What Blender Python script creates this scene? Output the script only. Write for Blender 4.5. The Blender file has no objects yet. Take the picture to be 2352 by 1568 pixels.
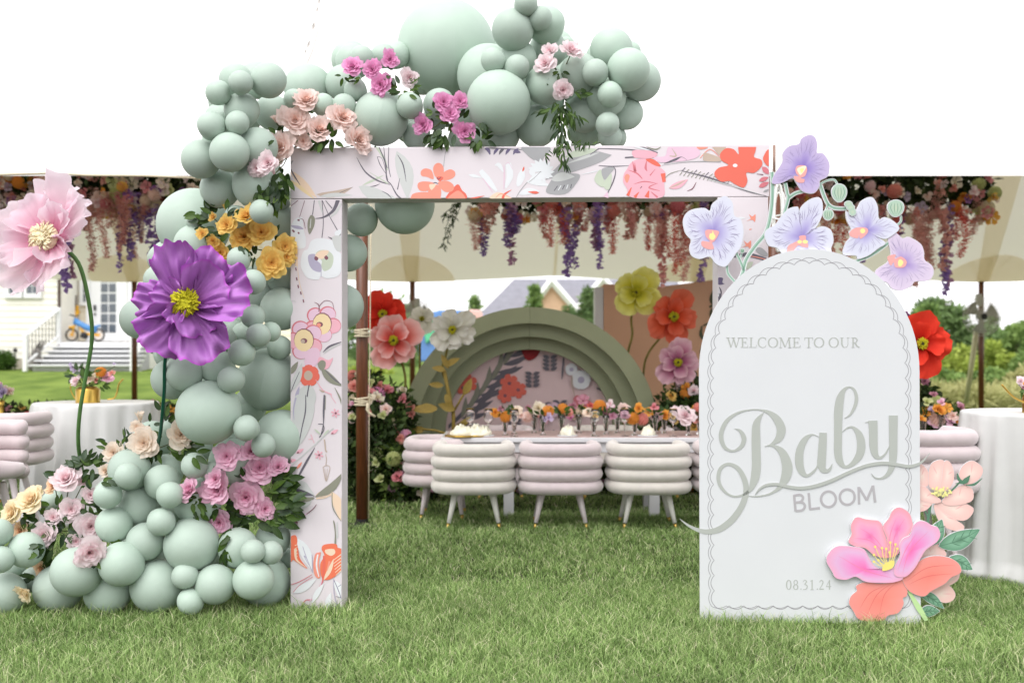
import bpy, math, random
import numpy as np
from mathutils import Vector, Matrix, Euler, noise
from mathutils.geometry import tessellate_polygon
random.seed(7); np.random.seed(7)
PI = math.pi
S = bpy.context.scene
C = S.collection
# ------------------------------------------------------------------ camera, sky, sun, exposure
FPX = 2400.0; HZ = 815.0; CAMH = 1.4          # focal length and horizon on a 2352 x 1568 picture
cd = bpy.data.cameras.new('camera'); cam = bpy.data.objects.new('camera', cd); C.objects.link(cam)
cd.sensor_width = 36.0; cd.lens = 36.0 * FPX / 2352.0
cam.location = (0, 0, CAMH); cam.rotation_euler = (math.radians(90), 0, 0)
cd.shift_y = (HZ - 784.0) / 2352.0
cd.clip_end = 2000; cd.dof.use_dof = True; cd.dof.focus_distance = 5.5; cd.dof.aperture_fstop = 1.9
S.camera = cam
w = bpy.data.worlds.new('World'); S.world = w; w.use_nodes = True
nt = w.node_tree; bg = nt.nodes['Background']
sky = nt.nodes.new('ShaderNodeTexSky'); sky.sky_type = 'NISHITA'; sky.sun_disc = False
SUN_EL, SUN_AZ = 54.0, 208.0
sky.sun_elevation = math.radians(SUN_EL); sky.sun_rotation = math.radians(SUN_AZ)
sky.air_density = 1.0; sky.dust_density = 1.0; sky.ozone_density = 1.0
hs = nt.nodes.new('ShaderNodeHueSaturation'); hs.inputs['Saturation'].default_value = 0.12
ov = nt.nodes.new('ShaderNodeMixRGB'); ov.inputs['Fac'].default_value = 0.6; ov.inputs['Color2'].default_value = (8.1, 7.95, 8.25, 1)   # even overcast
nt.links.new(sky.outputs[0], hs.inputs['Color']); nt.links.new(hs.outputs[0], ov.inputs['Color1']); nt.links.new(ov.outputs[0], bg.inputs['Color'])
bg.inputs['Strength'].default_value = 0.15
sl = bpy.data.lights.new('sun', 'SUN'); sl.energy = 1.5; sl.angle = math.radians(50); sl.color = (1.0, 0.98, 0.955)
so = bpy.data.objects.new('sun', sl); C.objects.link(so)
az = math.radians(SUN_AZ)
sd = Vector((math.sin(az) * math.cos(math.radians(SUN_EL)), math.cos(az) * math.cos(math.radians(SUN_EL)), math.sin(math.radians(SUN_EL))))
so.rotation_euler = sd.to_track_quat('Z', 'Y').to_euler()
S.view_settings.view_transform = 'Standard'; S.view_settings.look = 'None'
S.view_settings.exposure = 0.72; S.view_settings.gamma = 1.0; S.view_settings.use_curve_mapping = False
S.render.engine = 'CYCLES'
S.cycles.max_bounces = 8; S.cycles.transparent_max_bounces = 16; S.cycles.diffuse_bounces = 4

# ------------------------------------------------------------------ helpers
def P(x, y, Y):                                # a direction measured on the photograph, at a distance Y
    return Vector(((x - 1176.0) / FPX * Y, Y, CAMH + (HZ - y) / FPX * Y))
def px(n, Y): return n / FPX * Y
def lin(r, g, b, k=1.0):
    o = []
    for c in (r, g, b):
        c = c / 255.0
        o.append(min(1.0, k * (c / 12.92 if c <= 0.04045 else ((c + 0.055) / 1.055) ** 2.4)))
    return tuple(o)
MATS = {}
def mat(name, col, rough=0.6, spec=0.3, metal=0.0, var=0.06, vscale=8.0, bump=0.0, bscale=60.0, trans=0.0, alpha=1.0, orand=0,
        attr=None, tcol=None, sheen=0.0, glass=False, coat=0.0, stretch=None):
    """attr: list of (position, colour) read along the per-vertex number 'tone'"""
    if name in MATS: return MATS[name]
    m = bpy.data.materials.new(name); m.use_nodes = True; n = m.node_tree.nodes; l = m.node_tree.links
    b = n['Principled BSDF']
    b.inputs['Roughness'].default_value = rough; b.inputs['Metallic'].default_value = metal
    b.inputs['Specular IOR Level'].default_value = spec
    if sheen: b.inputs['Sheen Weight'].default_value = sheen
    if coat: b.inputs['Coat Weight'].default_value = coat; b.inputs['Coat Roughness'].default_value = 0.3
    if alpha < 1: b.inputs['Alpha'].default_value = alpha
    if glass:
        b.inputs['Transmission Weight'].default_value = 1.0; b.inputs['IOR'].default_value = 1.45
        b.inputs['Base Color'].default_value = (*col, 1); b.inputs['Roughness'].default_value = 0.02
        MATS[name] = m; return m
    tc = n.new('ShaderNodeTexCoord'); nz = n.new('ShaderNodeTexNoise'); nz.inputs['Scale'].default_value = vscale
    nz.inputs['Detail'].default_value = 4.0
    src = tc.outputs['Object']
    if stretch:
        mp = n.new('ShaderNodeMapping'); mp.inputs['Scale'].default_value = stretch
        l.new(src, mp.inputs['Vector']); src = mp.outputs[0]
    l.new(src, nz.inputs['Vector'])
    mx = n.new('ShaderNodeMixRGB'); mx.blend_type = 'MULTIPLY'; mx.inputs['Fac'].default_value = 1.0
    rp = n.new('ShaderNodeValToRGB'); rp.color_ramp.elements[0].position = 0.3; rp.color_ramp.elements[1].position = 0.7
    rp.color_ramp.elements[0].color = (1 - 2 * var,) * 3 + (1,); rp.color_ramp.elements[1].color = (1, 1, 1, 1)
    l.new(nz.outputs['Fac'], rp.inputs['Fac']); l.new(rp.outputs['Color'], mx.inputs['Color2'])
    if attr:
        at = n.new('ShaderNodeAttribute'); at.attribute_name = 'tone'
        ar = n.new('ShaderNodeValToRGB'); el = ar.color_ramp.elements
        while len(el) < len(attr): el.new(0.5)
        for e, (p_, c_) in zip(el, attr): e.position = p_; e.color = (*c_, 1)
        l.new(at.outputs['Fac'], ar.inputs['Fac']); l.new(ar.outputs['Color'], mx.inputs['Color1'])
    else:
        mx.inputs['Color1'].default_value = (*col, 1)
    if orand:
        oi = n.new('ShaderNodeObjectInfo'); hv = n.new('ShaderNodeHueSaturation'); mr = n.new('ShaderNodeMapRange')
        mr.inputs['To Min'].default_value = 1 - orand; mr.inputs['To Max'].default_value = 1 + orand
        l.new(oi.outputs['Random'], mr.inputs['Value']); l.new(mr.outputs[0], hv.inputs['Value']); l.new(mr.outputs[0], hv.inputs['Saturation']); l.new(mx.outputs['Color'], hv.inputs['Color'])
        mx = hv
    l.new(mx.outputs['Color'], b.inputs['Base Color'])
    if bump:
        n2 = n.new('ShaderNodeTexNoise'); n2.inputs['Scale'].default_value = bscale; n2.inputs['Detail'].default_value = 3.0
        l.new(src, n2.inputs['Vector'])
        bp = n.new('ShaderNodeBump'); bp.inputs['Strength'].default_value = bump; bp.inputs['Distance'].default_value = 0.01
        l.new(n2.outputs['Fac'], bp.inputs['Height']); l.new(bp.outputs[0], b.inputs['Normal'])
    if trans:
        tr = n.new('ShaderNodeBsdfTranslucent'); ms = n.new('ShaderNodeMixShader'); ms.inputs[0].default_value = trans
        if tcol: tr.inputs['Color'].default_value = (*tcol, 1)
        else: l.new(mx.outputs['Color'], tr.inputs['Color'])
        out = n['Material Output']; l.new(b.outputs[0], ms.inputs[1]); l.new(tr.outputs[0], ms.inputs[2]); l.new(ms.outputs[0], out.inputs['Surface'])
    MATS[name] = m; return m

WPOS = {}
def thing(name, label, cat, loc=(0, 0, 0), group=None):
    o = bpy.data.objects.new(name, None); C.objects.link(o); o.location = loc; o.empty_display_size = 0.1
    o['label'] = label; o['category'] = cat
    if group: o['group'] = group
    WPOS[o.name] = Vector(loc); return o
def tag(o, label=None, cat=None, group=None, kind=None):
    if label: o['label'] = label
    if cat: o['category'] = cat
    if group: o['group'] = group
    if kind: o['kind'] = kind
    return o
def put(o, world, parent=None):
    C.objects.link(o); o.location = Vector(world)
    if parent is not None:
        o.parent = parent; o.location = Vector(world) - WPOS[parent.name]
    WPOS[o.name] = Vector(world); return o

class MB:
    def __init__(s): s.v = []; s.f = []; s.m = []; s.t = []
    def add(s, vs, fs, mi=0, tone=None):
        k = len(s.v); s.v += [tuple(v) for v in vs]
        s.f += [tuple(i + k for i in f) for f in fs]; s.m += [mi] * len(fs)
        s.t += list(tone) if tone is not None else [0.5] * len(vs)
        return s
    def box(s, c, d, mi=0, rz=0.0, rot=None):
        R = rot.to_matrix() if rot is not None else Matrix.Rotation(rz, 3, 'Z')
        vs = [Vector(c) + R @ Vector((x * d[0] / 2, y * d[1] / 2, z * d[2] / 2)) for x in (-1, 1) for y in (-1, 1) for z in (-1, 1)]
        return s.add(vs, [(0, 1, 3, 2), (4, 6, 7, 5), (0, 4, 5, 1), (2, 3, 7, 6), (0, 2, 6, 4), (1, 5, 7, 3)], mi)
    def tube(s, pts, rad, n=8, mi=0, cap=True, tone=None):
        pts = [Vector(p) for p in pts]; N = len(pts)
        if not hasattr(rad, '__len__'): rad = [rad] * N
        vs = []; fs = []; tn = []
        up = Vector((0, 0, 1))
        d0 = (pts[1] - pts[0]).normalized()
        if abs(d0.dot(up)) > 0.9: up = Vector((1, 0, 0))
        a = d0.cross(up).normalized()
        for i in range(N):
            d = (pts[min(i + 1, N - 1)] - pts[max(i - 1, 0)]).normalized()
            a = (a - d * a.dot(d)).normalized(); b = d.cross(a)
            for j in range(n):
                t = 2 * PI * j / n
                vs.append(pts[i] + (a * math.cos(t) + b * math.sin(t)) * rad[i]); tn.append(tone[i] if tone else 0.5)
        for i in range(N - 1):
            for j in range(n):
                k = (j + 1) % n
                fs.append((i * n + j, i * n + k, (i + 1) * n + k, (i + 1) * n + j))
        if cap: fs.append(tuple(range(n - 1, -1, -1))); fs.append(tuple((N - 1) * n + j for j in range(n)))
        return s.add(vs, fs, mi, tn)
    def lathe(s, prof, n=24, c=(0, 0, 0), mi=0, fn=None, closed=False):
        vs = []; fs = []
        for i, (r, z) in enumerate(prof):
            for j in range(n):
                t = 2 * PI * j / n
                rr = fn(t, i, r, z) if fn else r
                vs.append((c[0] + rr * math.cos(t), c[1] + rr * math.sin(t), c[2] + z))
        for i in range(len(prof) - 1):
            for j in range(n):
                k = (j + 1) % n
                fs.append((i * n + j, i * n + k, (i + 1) * n + k, (i + 1) * n + j))
        if prof[0][0] > 1e-4: fs.append(tuple(range(n - 1, -1, -1)))
        if prof[-1][0] > 1e-4: fs.append(tuple((len(prof) - 1) * n + j for j in range(n)))
        return s.add(vs, fs, mi)
    def grid(s, fn, nu, nv, mi=0, tone=None, closed=False):
        vs = []; tn = []
        for i in range(nu + 1):
            for j in range(nv + 1):
                u, v = i / nu, j / nv; vs.append(fn(u, v)); tn.append(tone(u, v) if tone else 0.5)
        W_ = nv + 1
        fs = [(i * W_ + j, i * W_ + j + 1, (i + 1) * W_ + j + 1, (i + 1) * W_ + j) for i in range(nu) for j in range(nv)]
        return s.add(vs, fs, mi, tn)
    def mesh(s, name, mats, smooth=True, off=None):
        me = bpy.data.meshes.new(name); o = off or Vector((0, 0, 0))
        me.from_pydata([(v[0] - o[0], v[1] - o[1], v[2] - o[2]) for v in s.v], [], s.f)
        for m in (mats if isinstance(mats, (list, tuple)) else [mats]): me.materials.append(m)
        me.polygons.foreach_set('material_index', s.m)
        if smooth: me.polygons.foreach_set('use_smooth', [True] * len(s.f))
        a = me.attributes.new('tone', 'FLOAT', 'POINT'); a.data.foreach_set('value', s.t)
        me.update(); return me
    def build(s, name, mats, parent=None, smooth=False, bevel=0.0, origin=None, sharp=None):
        A = np.array(s.v); c = Vector(((A[:, 0].min() + A[:, 0].max()) / 2, (A[:, 1].min() + A[:, 1].max()) / 2, A[:, 2].min())) if origin is None else Vector(origin)
        me = s.mesh(name, mats, smooth, c)
        o = bpy.data.objects.new(name, me); put(o, c, parent)
        if bevel:
            b = o.modifiers.new('b', 'BEVEL'); b.width = bevel; b.segments = 2; b.limit_method = 'ANGLE'
        if sharp and smooth:
            me.set_sharp_from_angle(angle=math.radians(sharp))
        return o
def inst(me, world, rot, sc, parent, name, m=None):
    o = bpy.data.objects.new(name, me); put(o, world, parent)
    o.rotation_mode = 'QUATERNION'; o.rotation_quaternion = rot if not isinstance(rot, Euler) else rot.to_quaternion()
    o.scale = sc if hasattr(sc, '__len__') else (sc,) * 3
    if m is not None:
        o.material_slots[0].link = 'OBJECT'; o.material_slots[0].material = m
    return o
def aim(d, roll=0.0):                           # local +Z to direction d
    return Vector(d).to_track_quat('Z', 'Y') @ Euler((0, 0, roll)).to_quaternion()
def np_mesh(name, V, F, m, tone=None):          # V (n,3), F (m,k) arrays
    me = bpy.data.meshes.new(name); k = F.shape[1]
    me.vertices.add(len(V)); me.vertices.foreach_set('co', V.astype(np.float32).ravel())
    me.loops.add(F.size); me.loops.foreach_set('vertex_index', F.astype(np.int32).ravel())
    me.polygons.add(len(F)); me.polygons.foreach_set('loop_start', np.arange(0, F.size, k, dtype=np.int32))
    me.update(calc_edges=True)
    if tone is not None:
        a = me.attributes.new('tone', 'FLOAT', 'POINT'); a.data.foreach_set('value', tone.astype(np.float32))
    me.materials.append(m); return me
def leafcloud(name, blobs, n, size, m, parent=None, tone_lo=0.0, aspect=0.5, shell=0.55, seed=1):
    """leaf-sized faces spread through ellipsoids blobs = [(c, (rx,ry,rz))]"""
    rs = np.random.RandomState(seed)
    B = np.array([[*c, *r] for c, r in blobs]); vol = (B[:, 3] * B[:, 4] * B[:, 5]) ** 0.67
    idx = rs.choice(len(B), n, p=vol / vol.sum())
    d = rs.normal(size=(n, 3)); d /= np.linalg.norm(d, axis=1)[:, None]
    rad = (shell + (1 - shell) * rs.rand(n)) * (0.8 + 0.35 * rs.rand(n))
    cen = B[idx, :3] + d * rad[:, None] * B[idx, 3:]
    a = d * 0.6 + rs.normal(size=(n, 3)) * 0.7; a /= np.linalg.norm(a, axis=1)[:, None]
    b = np.cross(a, rs.normal(size=(n, 3))); b /= np.linalg.norm(b, axis=1)[:, None]
    sz = size * (0.6 + 0.8 * rs.rand(n))[:, None]
    V = np.stack([cen, cen + a * sz * .5 + b * sz * aspect * .5, cen + a * sz, cen + a * sz * .5 - b * sz * aspect * .5], 1).reshape(-1, 3)
    F = np.arange(4 * n).reshape(n, 4)
    bt = rs.rand(len(B))[idx]
    tone = np.repeat(np.clip(tone_lo + (1 - tone_lo) * (0.55 * rs.rand(n) + 0.45 * bt), 0, 1), 4)
    c = Vector(B[:, :3].mean(0)); V = V - np.array(c)
    me = np_mesh(name, V, F, m, tone); o = bpy.data.objects.new(name, me); put(o, c, parent); return o

class Plane:                                    # an upright plane; px -> 3D on it, off = metres towards the viewer
    def __init__(s, x0, Y0, x1, Y1):
        a = P(x0, HZ, Y0); b = P(x1, HZ, Y1); s.o = a; s.d = (b - a).normalized()
        s.n = Vector((s.d.y, -s.d.x, 0)).normalized()
        if s.n.y > 0: s.n = -s.n
    def at(s, x, y, off=0.0):
        r = P(x, y, 1.0) - Vector((0, 0, CAMH)); o = s.o + s.n * off
        t = (o - Vector((0, 0, CAMH))).dot(s.n) / r.dot(s.n)
        return Vector((0, 0, CAMH)) + r * t
    def flat(s, x, y, off=0.0):                 # same place on the plane, moved straight out from it
        return s.at(x, y, 0.0) + s.n * off
def catmull(pts, k=6, closed=False):
    n = len(pts); out = []
    rng = range(n) if closed else range(n - 1)
    g = (lambda i: pts[i % n]) if closed else (lambda i: pts[max(0, min(n - 1, i))])
    for i in rng:
        p0, p1, p2, p3 = g(i - 1), g(i), g(i + 1), g(i + 2)
        for j in range(k):
            t = j / k
            out.append(tuple(0.5 * (2 * b + (c - a) * t + (2 * a - 5 * b + 4 * c - d) * t * t + (3 * b - a - 3 * c + d) * t ** 3) for a, b, c, d in zip(p0, p1, p2, p3)))
    if not closed: out.append(tuple(pts[-1]))
    return out
def stroke_poly(pts, k=6, smooth=True):         # pts (x,y,w)
    q = catmull(pts, k) if smooth and len(pts) > 2 else [tuple(p) for p in pts]
    L = []; R = []
    for i, (x, y, w_) in enumerate(q):
        a = q[max(0, i - 1)]; b = q[min(len(q) - 1, i + 1)]
        dx, dy = b[0] - a[0], b[1] - a[1]; l = math.hypot(dx, dy) or 1
        nx, ny = -dy / l * max(w_, 0.05) / 2, dx / l * max(w_, 0.05) / 2
        L.append((x + nx, y + ny)); R.append((x - nx, y - ny))
    return L, R
def leaf_poly(a, b, w, bend=0.0, k=7):
    ax, ay = a; bx, by = b; dx, dy = bx - ax, by - ay; l = math.hypot(dx, dy) or 1; nx, ny = -dy / l, dx / l
    L = []; R = []
    for i in range(k + 1):
        t = i / k; c = math.sin(PI * t) * bend; h = w / 2 * math.sin(PI * t ** 0.85) ** 0.9
        x, y = ax + dx * t + nx * c, ay + dy * t + ny * c
        L.append((x + nx * h, y + ny * h)); R.append((x - nx * h, y - ny * h))
    return L + R[::-1][1:-1]
def clip(poly, r):
    def cut(ps, ins, ix):
        o = []
        for i in range(len(ps)):
            a, b = ps[i - 1], ps[i]
            if ins(b):
                if not ins(a): o.append(ix(a, b))
                o.append(b)
            elif ins(a): o.append(ix(a, b))
        return o
    def ixx(X): return lambda a, b: (X, a[1] + (b[1] - a[1]) * (X - a[0]) / (b[0] - a[0]))
    def iyy(Y): return lambda a, b: (a[0] + (b[0] - a[0]) * (Y - a[1]) / (b[1] - a[1]), Y)
    for ins, ix in ((lambda p: p[0] >= r[0], ixx(r[0])), (lambda p: p[0] <= r[2], ixx(r[2])), (lambda p: p[1] >= r[1], iyy(r[1])), (lambda p: p[1] <= r[3], iyy(r[3]))):
        if not poly: return poly
        poly = cut(poly, ins, ix)
    return poly
class Art:                                      # flat print on a plane, each shape a hair above the last
    def __init__(s, plane, base=0.0012, step=0.000015, rect=None, T=None):
        s.p = plane; s.off = base; s.step = step; s.rect = rect; s.mb = MB(); s.mats = []; s.T = T or (lambda x, y: (x, y)); s.k = 1.0
    def tf(s, ox, oy, k): s.T = lambda x, y: (ox + x * k, oy + y * k); s.k = k
    def mi(s, m):
        if m not in s.mats: s.mats.append(m)
        return s.mats.index(m)
    def poly(s, pts, m, raw=False):
        q = list(pts) if raw else [s.T(*p[:2]) for p in pts]
        if s.rect: q = clip(q, s.rect)
        if len(q) < 3: return
        tri = tessellate_polygon([[Vector((a, b, 0)) for a, b in q]])
        s.off += s.step
        s.mb.add([s.p.flat(a, b, s.off) for a, b in q], [t for t in tri], s.mi(m))
    def blob(s, pts, m, k=4): s.poly(catmull([p[:2] for p in pts], k, True), m)
    def leaf(s, a, b, w_, m, bend=0.0): s.poly(leaf_poly(a, b, w_, bend), m)
    def line(s, pts, m, k=5, smooth=True):
        L, R = stroke_poly(pts, k, smooth); s.off += s.step
        for i in range(len(L) - 1):
            q = [s.T(*L[i]), s.T(*L[i + 1]), s.T(*R[i + 1]), s.T(*R[i])]
            if s.rect: q = clip(q, s.rect)
            if len(q) >= 3: s.mb.add([s.p.flat(a, b, s.off) for a, b in q], [tuple(range(len(q)))], s.mi(m))
    def build(s, name, parent):
        return s.mb.build(name, s.mats, parent)
def board(mb, plane, poly, o0, o1, mi_face=0, mi_side=1):
    """thick cut-out: face at o1, back at o0"""
    n = len(poly); tri = tessellate_polygon([[Vector((a, b, 0)) for a, b in poly]])
    F = [plane.flat(a, b, o1) for a, b in poly]; B = [plane.flat(a, b, o0) for a, b in poly]
    mb.add(F, list(tri), mi_face); mb.add(B, [t[::-1] for t in tri], mi_side)
    mb.add(F + B, [(i, (i + 1) % n, n + (i + 1) % n, n + i) for i in range(n)], mi_side)

# ------------------------------------------------------------------ materials
M_white = mat('white_paint', lin(214, 214, 214), 0.5, var=0.02)
M_sign = mat('sign_board', lin(202, 204, 206), 0.45, 0.3, var=0.015, vscale=3)
M_arch = mat('arch_vinyl', lin(213, 205, 209), 0.5, 0.25, var=0.015, vscale=3)
M_balloon = mat('balloon_latex', lin(171, 188, 175), 0.5, 0.3, var=0.02, vscale=3, orand=.07)
M_stemg = mat('stem_green', lin(95, 135, 75), 0.6, var=0.15, vscale=40, stretch=(1, 1, .2))
M_stemd = mat('stem_dark_green', lin(10, 80, 60), 0.3, 0.5, var=0.1)
M_leaf = mat('rose_leaf', (0.05, 0.1, 0.035), 0.45, 0.25, var=0.25, vscale=14, attr=[(0, lin(38, 62, 34)), (0.6, lin(62, 92, 40)), (1, lin(110, 140, 50))], trans=0.15)
M_leafdull = mat('dull_leaf', (0.05, 0.08, 0.05), 0.6, 0.3, var=0.25, vscale=14, attr=[(0, lin(40, 52, 44)), (0.6, lin(66, 84, 66)), (1, lin(120, 150, 60))], trans=0.1)
M_twig = mat('twig', lin(88, 92, 50), 0.7, var=0.2, vscale=60)
M_gold = mat('brushed_gold', lin(205, 170, 85), 0.28, 0.5, metal=1.0, var=0.08, vscale=30, stretch=(1, 1, 14))
M_wood = mat('pole_wood', lin(112, 62, 34), 0.4, 0.4, var=0.25, vscale=14, stretch=(6, 6, .5), coat=0.3)
M_rope = mat('cotton_rope', lin(205, 192, 165), 0.9, var=0.1, vscale=90)
M_dark = mat('dark_plastic', (0.02, 0.02, 0.022), 0.5, var=0.05)
M_cloth = mat('white_tablecloth', lin(216, 216, 214), 0.75, 0.15, var=0.02, bump=0.05, bscale=200, trans=0.12)
M_pinkvel = mat('blush_velvet', lin(204, 190, 191), 0.85, 0.1, var=0.05, vscale=12, sheen=0.6)
M_creamvel = mat('cream_velvet', lin(208, 202, 194), 0.85, 0.1, var=0.05, vscale=12, sheen=0.6)
M_glass = mat('clear_glass', (1, 1, 1), glass=True)
M_greenwall = mat('sage_paint', lin(150, 156, 126), 0.6, 0.2, var=0.03, vscale=5)
M_peachwall = mat('peach_backdrop', lin(216, 172, 142), 0.7, 0.2, var=0.03, vscale=2)
def rosem(name, core, body, edge, tr=0.45):
    core = tuple(.6 * a + .4 * b for a, b in zip(core, body)); core, body, edge = [tuple(min(.95, c ** .62) for c in k) for k in (core, body, edge)]
    return mat(name, body, 0.6, 0.2, var=0.05, vscale=9, attr=[(0.0, core), (0.35, core), (0.62, body), (0.86, body), (1.0, edge)], trans=tr)
R_MAG = rosem('magenta_rose', lin(212, 92, 160), lin(236, 140, 196), lin(214, 70, 150))
R_PALE = rosem('blush_rose', lin(236, 170, 180), lin(246, 222, 226), lin(240, 190, 205))
R_PEACHP = rosem('peach_pink_rose', lin(248, 186, 158), lin(251, 214, 204), lin(248, 188, 184))
R_YEL = rosem('yellow_rose', lin(250, 166, 62), lin(253, 196, 84), lin(250, 160, 72))
R_PEACH = rosem('pale_peach_rose', lin(246, 205, 165), lin(248, 226, 204), lin(246, 205, 180))
R_YPEACH = rosem('cream_yellow_rose', lin(246, 200, 140), lin(248, 226, 178), lin(244, 200, 160))
R_ORP = rosem('apricot_rose', lin(240, 160, 95), lin(246, 204, 158), lin(240, 165, 120))
R_PINK = rosem('pink_rose', lin(226, 120, 165), lin(243, 182, 210), lin(232, 110, 170))
R_DPINK = rosem('deep_pink_rose', lin(200, 70, 90), lin(226, 120, 130), lin(215, 90, 110))
R_ORANGE = rosem('orange_ranunculus', lin(205, 95, 20), lin(236, 145, 40), lin(240, 150, 50))
R_CORAL = rosem('coral_rose', lin(215, 95, 85), lin(228, 135, 120), lin(225, 110, 100))
R_CREAM = rosem('cream_rose', lin(225, 205, 150), lin(232, 218, 190), lin(235, 220, 195))
R_LIME = rosem('lime_carnation', lin(160, 170, 80), lin(190, 200, 120), lin(200, 210, 140))
R_PURP = rosem('purple_bloom', lin(90, 40, 120), lin(120, 70, 150), lin(130, 80, 160))
R_LILAC = rosem('lilac_bloom', lin(150, 125, 180), lin(190, 170, 210), lin(200, 180, 215))
R_RED = rosem('red_bloom', lin(150, 25, 30), lin(190, 60, 55), lin(180, 50, 50))
R_MAUVE = rosem('mauve_bloom', lin(120, 50, 70), lin(160, 90, 110), lin(180, 110, 125))
# ------------------------------------------------------------------ flower kit
def rose_mesh(seed, n=22, nu=6, nv=8, open_=1.0, flat=0.0):
    rs = random.Random(seed); mb = MB()
    for i in range(n):
        t = i / (n - 1); ang = i * 2.39996 + rs.uniform(-.25, .25)
        L = 0.36 + 0.60 * t ** 0.8 * rs.uniform(.85, 1.12)
        r0 = 0.02 + 0.16 * t
        th0 = math.radians(-14 + 58 * t ** 1.3 * open_); th1 = math.radians(10 + 84 * t ** 1.1 * open_ + flat * 20)
        hw = math.radians(120 - 76 * t ** 0.6) * rs.uniform(.9, 1.12)
        zb = 0.18 - 0.30 * t
        ph = rs.uniform(0, 6.28); k = rs.uniform(1.5, 3.0); ruf = (0.03 + 0.17 * t) * rs.uniform(.6, 1.4); pt = rs.uniform(0.0, .14)
        prof = []; r, z = r0, zb; N = nu
        for a in range(N + 1):
            u = a / N; prof.append((r, z)); th = th0 + (th1 - th0) * u + math.radians(60) * t * max(0, u - .7)
            r += L / N * math.sin(th) + L / N * .12; z += L / N * math.cos(th)
        def fn(u, v, prof=prof, ang=ang, hw=hw, ph=ph, k=k, ruf=ruf, t=t, pt=pt, N=N):
            vv = 2 * v - 1; e = abs(vv)
            uu = u * (1 - (0.30 + .1 * t) * e ** 2.6 * u + pt * (1 - e) * u ** 3 * .5)
            f = min(uu, .999) * N; a = int(f); f -= a
            r = prof[a][0] * (1 - f) + prof[a + 1][0] * f; z = prof[a][1] * (1 - f) + prof[a + 1][1] * f
            wid = hw * (0.45 + 0.75 * math.sin(min(1, u * 1.15) * PI * .5)) * (1 - .12 * u)
            if t > .35: wid = hw * (0.5 + .7 * u) * (1 - .18 * u * u)
            a_ = ang + vv * wid
            d = ruf * u * u * (math.sin(k * vv * 2 + ph) * .7 + .6 * math.sin(k * vv * 4.3 + ph * 2)) + .05 * t * e * e * u
            rr = r + .02 * vv * (1 - t) + d * .35
            return (rr * math.cos(a_), rr * math.sin(a_), z + d * (0.8 if t > .4 else .2) + .10 * t * e * u)
        mb.grid(fn, nu, nv, 0, tone=lambda u, v, t=t: min(1.0, max(0.0, .22 + .5 * t * (.5 + .5 * u) + (.22 * u ** 6 if t > .2 else 0) + (.14 * abs(2 * v - 1) ** 4 * u * t))))
    nv0 = len(mb.v); mb.lathe([(0, .30 + zb * 0), (.05, .27), (.085, .15), (.10, .0), (.08, -.1)], 10)
    for i in range(nv0, len(mb.v)): mb.t[i] = .45
    return mb
def scaled(mb, k=1.0, dz=0.0):
    mb.v = [(x * k, y * k, (z + dz) * k) for x, y, z in mb.v]; return mb
ROSES = [scaled(rose_mesh(i, 30, 6, 8, o, f), .84).mesh('rose_petals', R_PALE) for i, (o, f) in enumerate([(1, 0), (.92, .2), (1.06, .3), (.85, 0), (1.1, 0)])]
BUD = scaled(rose_mesh(31, 14, 5, 6, .32, 0), .8, -.1).mesh('rose_bud', R_PALE)
ROSES_LO = [scaled(rose_mesh(50 + i, 11, 3, 4, 1.0), .85).mesh('small_bloom', R_PALE) for i in range(3)]
def ball_mesh(seed, rows=7):                    # ball dahlia / ranunculus: rings of short scoops
    mb = MB(); rs = random.Random(seed)
    for r in range(rows):
        th = math.radians(8 + 98 * r / (rows - 1)); n = max(4, int(4 + 14 * math.sin(th)))
        for j in range(n):
            a = 2 * PI * (j + .5 * (r % 2)) / n + rs.uniform(-.05, .05)
            c = Vector((math.sin(th) * math.cos(a), math.sin(th) * math.sin(a), math.cos(th) * .8))
            out = c.normalized(); tan = Vector((-math.sin(a), math.cos(a), 0)); up = out.cross(tan)
            w_ = 2.3 * max(.25, math.sin(th)) / n * 1.3; h = .26
            vs = [c * .78 - tan * w_ * .5, c * .78 + tan * w_ * .5, c * 1.0 + tan * w_ * .55 - up * h * .1, c * 1.05 - up * h, c * 1.0 - tan * w_ * .55 - up * h * .1]
            mb.add(vs, [(0, 1, 2, 3, 4)], 0, [.3, .3, .6, 1, .6])
    nv0 = len(mb.v); mb.lathe([(0, .66), (.3, .6), (.6, .42), (.78, .1), (.7, -.3), (.4, -.6)], 14)
    for i in range(nv0, len(mb.v)): mb.t[i] = .2
    return mb.mesh('ball_bloom', R_ORANGE, False)
BALLS = [ball_mesh(1), ball_mesh(2, 6)]
def daisy_mesh(seed, n=5):                      # open flower of n petals with a small eye
    mb = MB(); rs = random.Random(seed)
    for j in range(n):
        a = 2 * PI * j / n + rs.uniform(-.1, .1); W_ = 1.15 * PI / n
        def fn(u, v, a=a):
            vv = 2 * v - 1; L = u * (1 - .25 * vv * vv) ; aa = a + vv * W_ * (.6 + .4 * u) * .85
            return (L * math.cos(aa), L * math.sin(aa), .25 * u * u + .08 * abs(vv) * u)
        mb.grid(fn, 3, 3, 0, tone=lambda u, v: .3 + .6 * u)
    mb.lathe([(0.0, .16), (.14, .12), (.16, 0)], 8, (0, 0, 0.02))
    for i in range(len(mb.v) - 24, len(mb.v)): mb.t[i] = 0.05
    return mb.mesh('open_bloom', R_CORAL)
DAISIES = [daisy_mesh(1), daisy_mesh(2, 6)]
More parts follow.
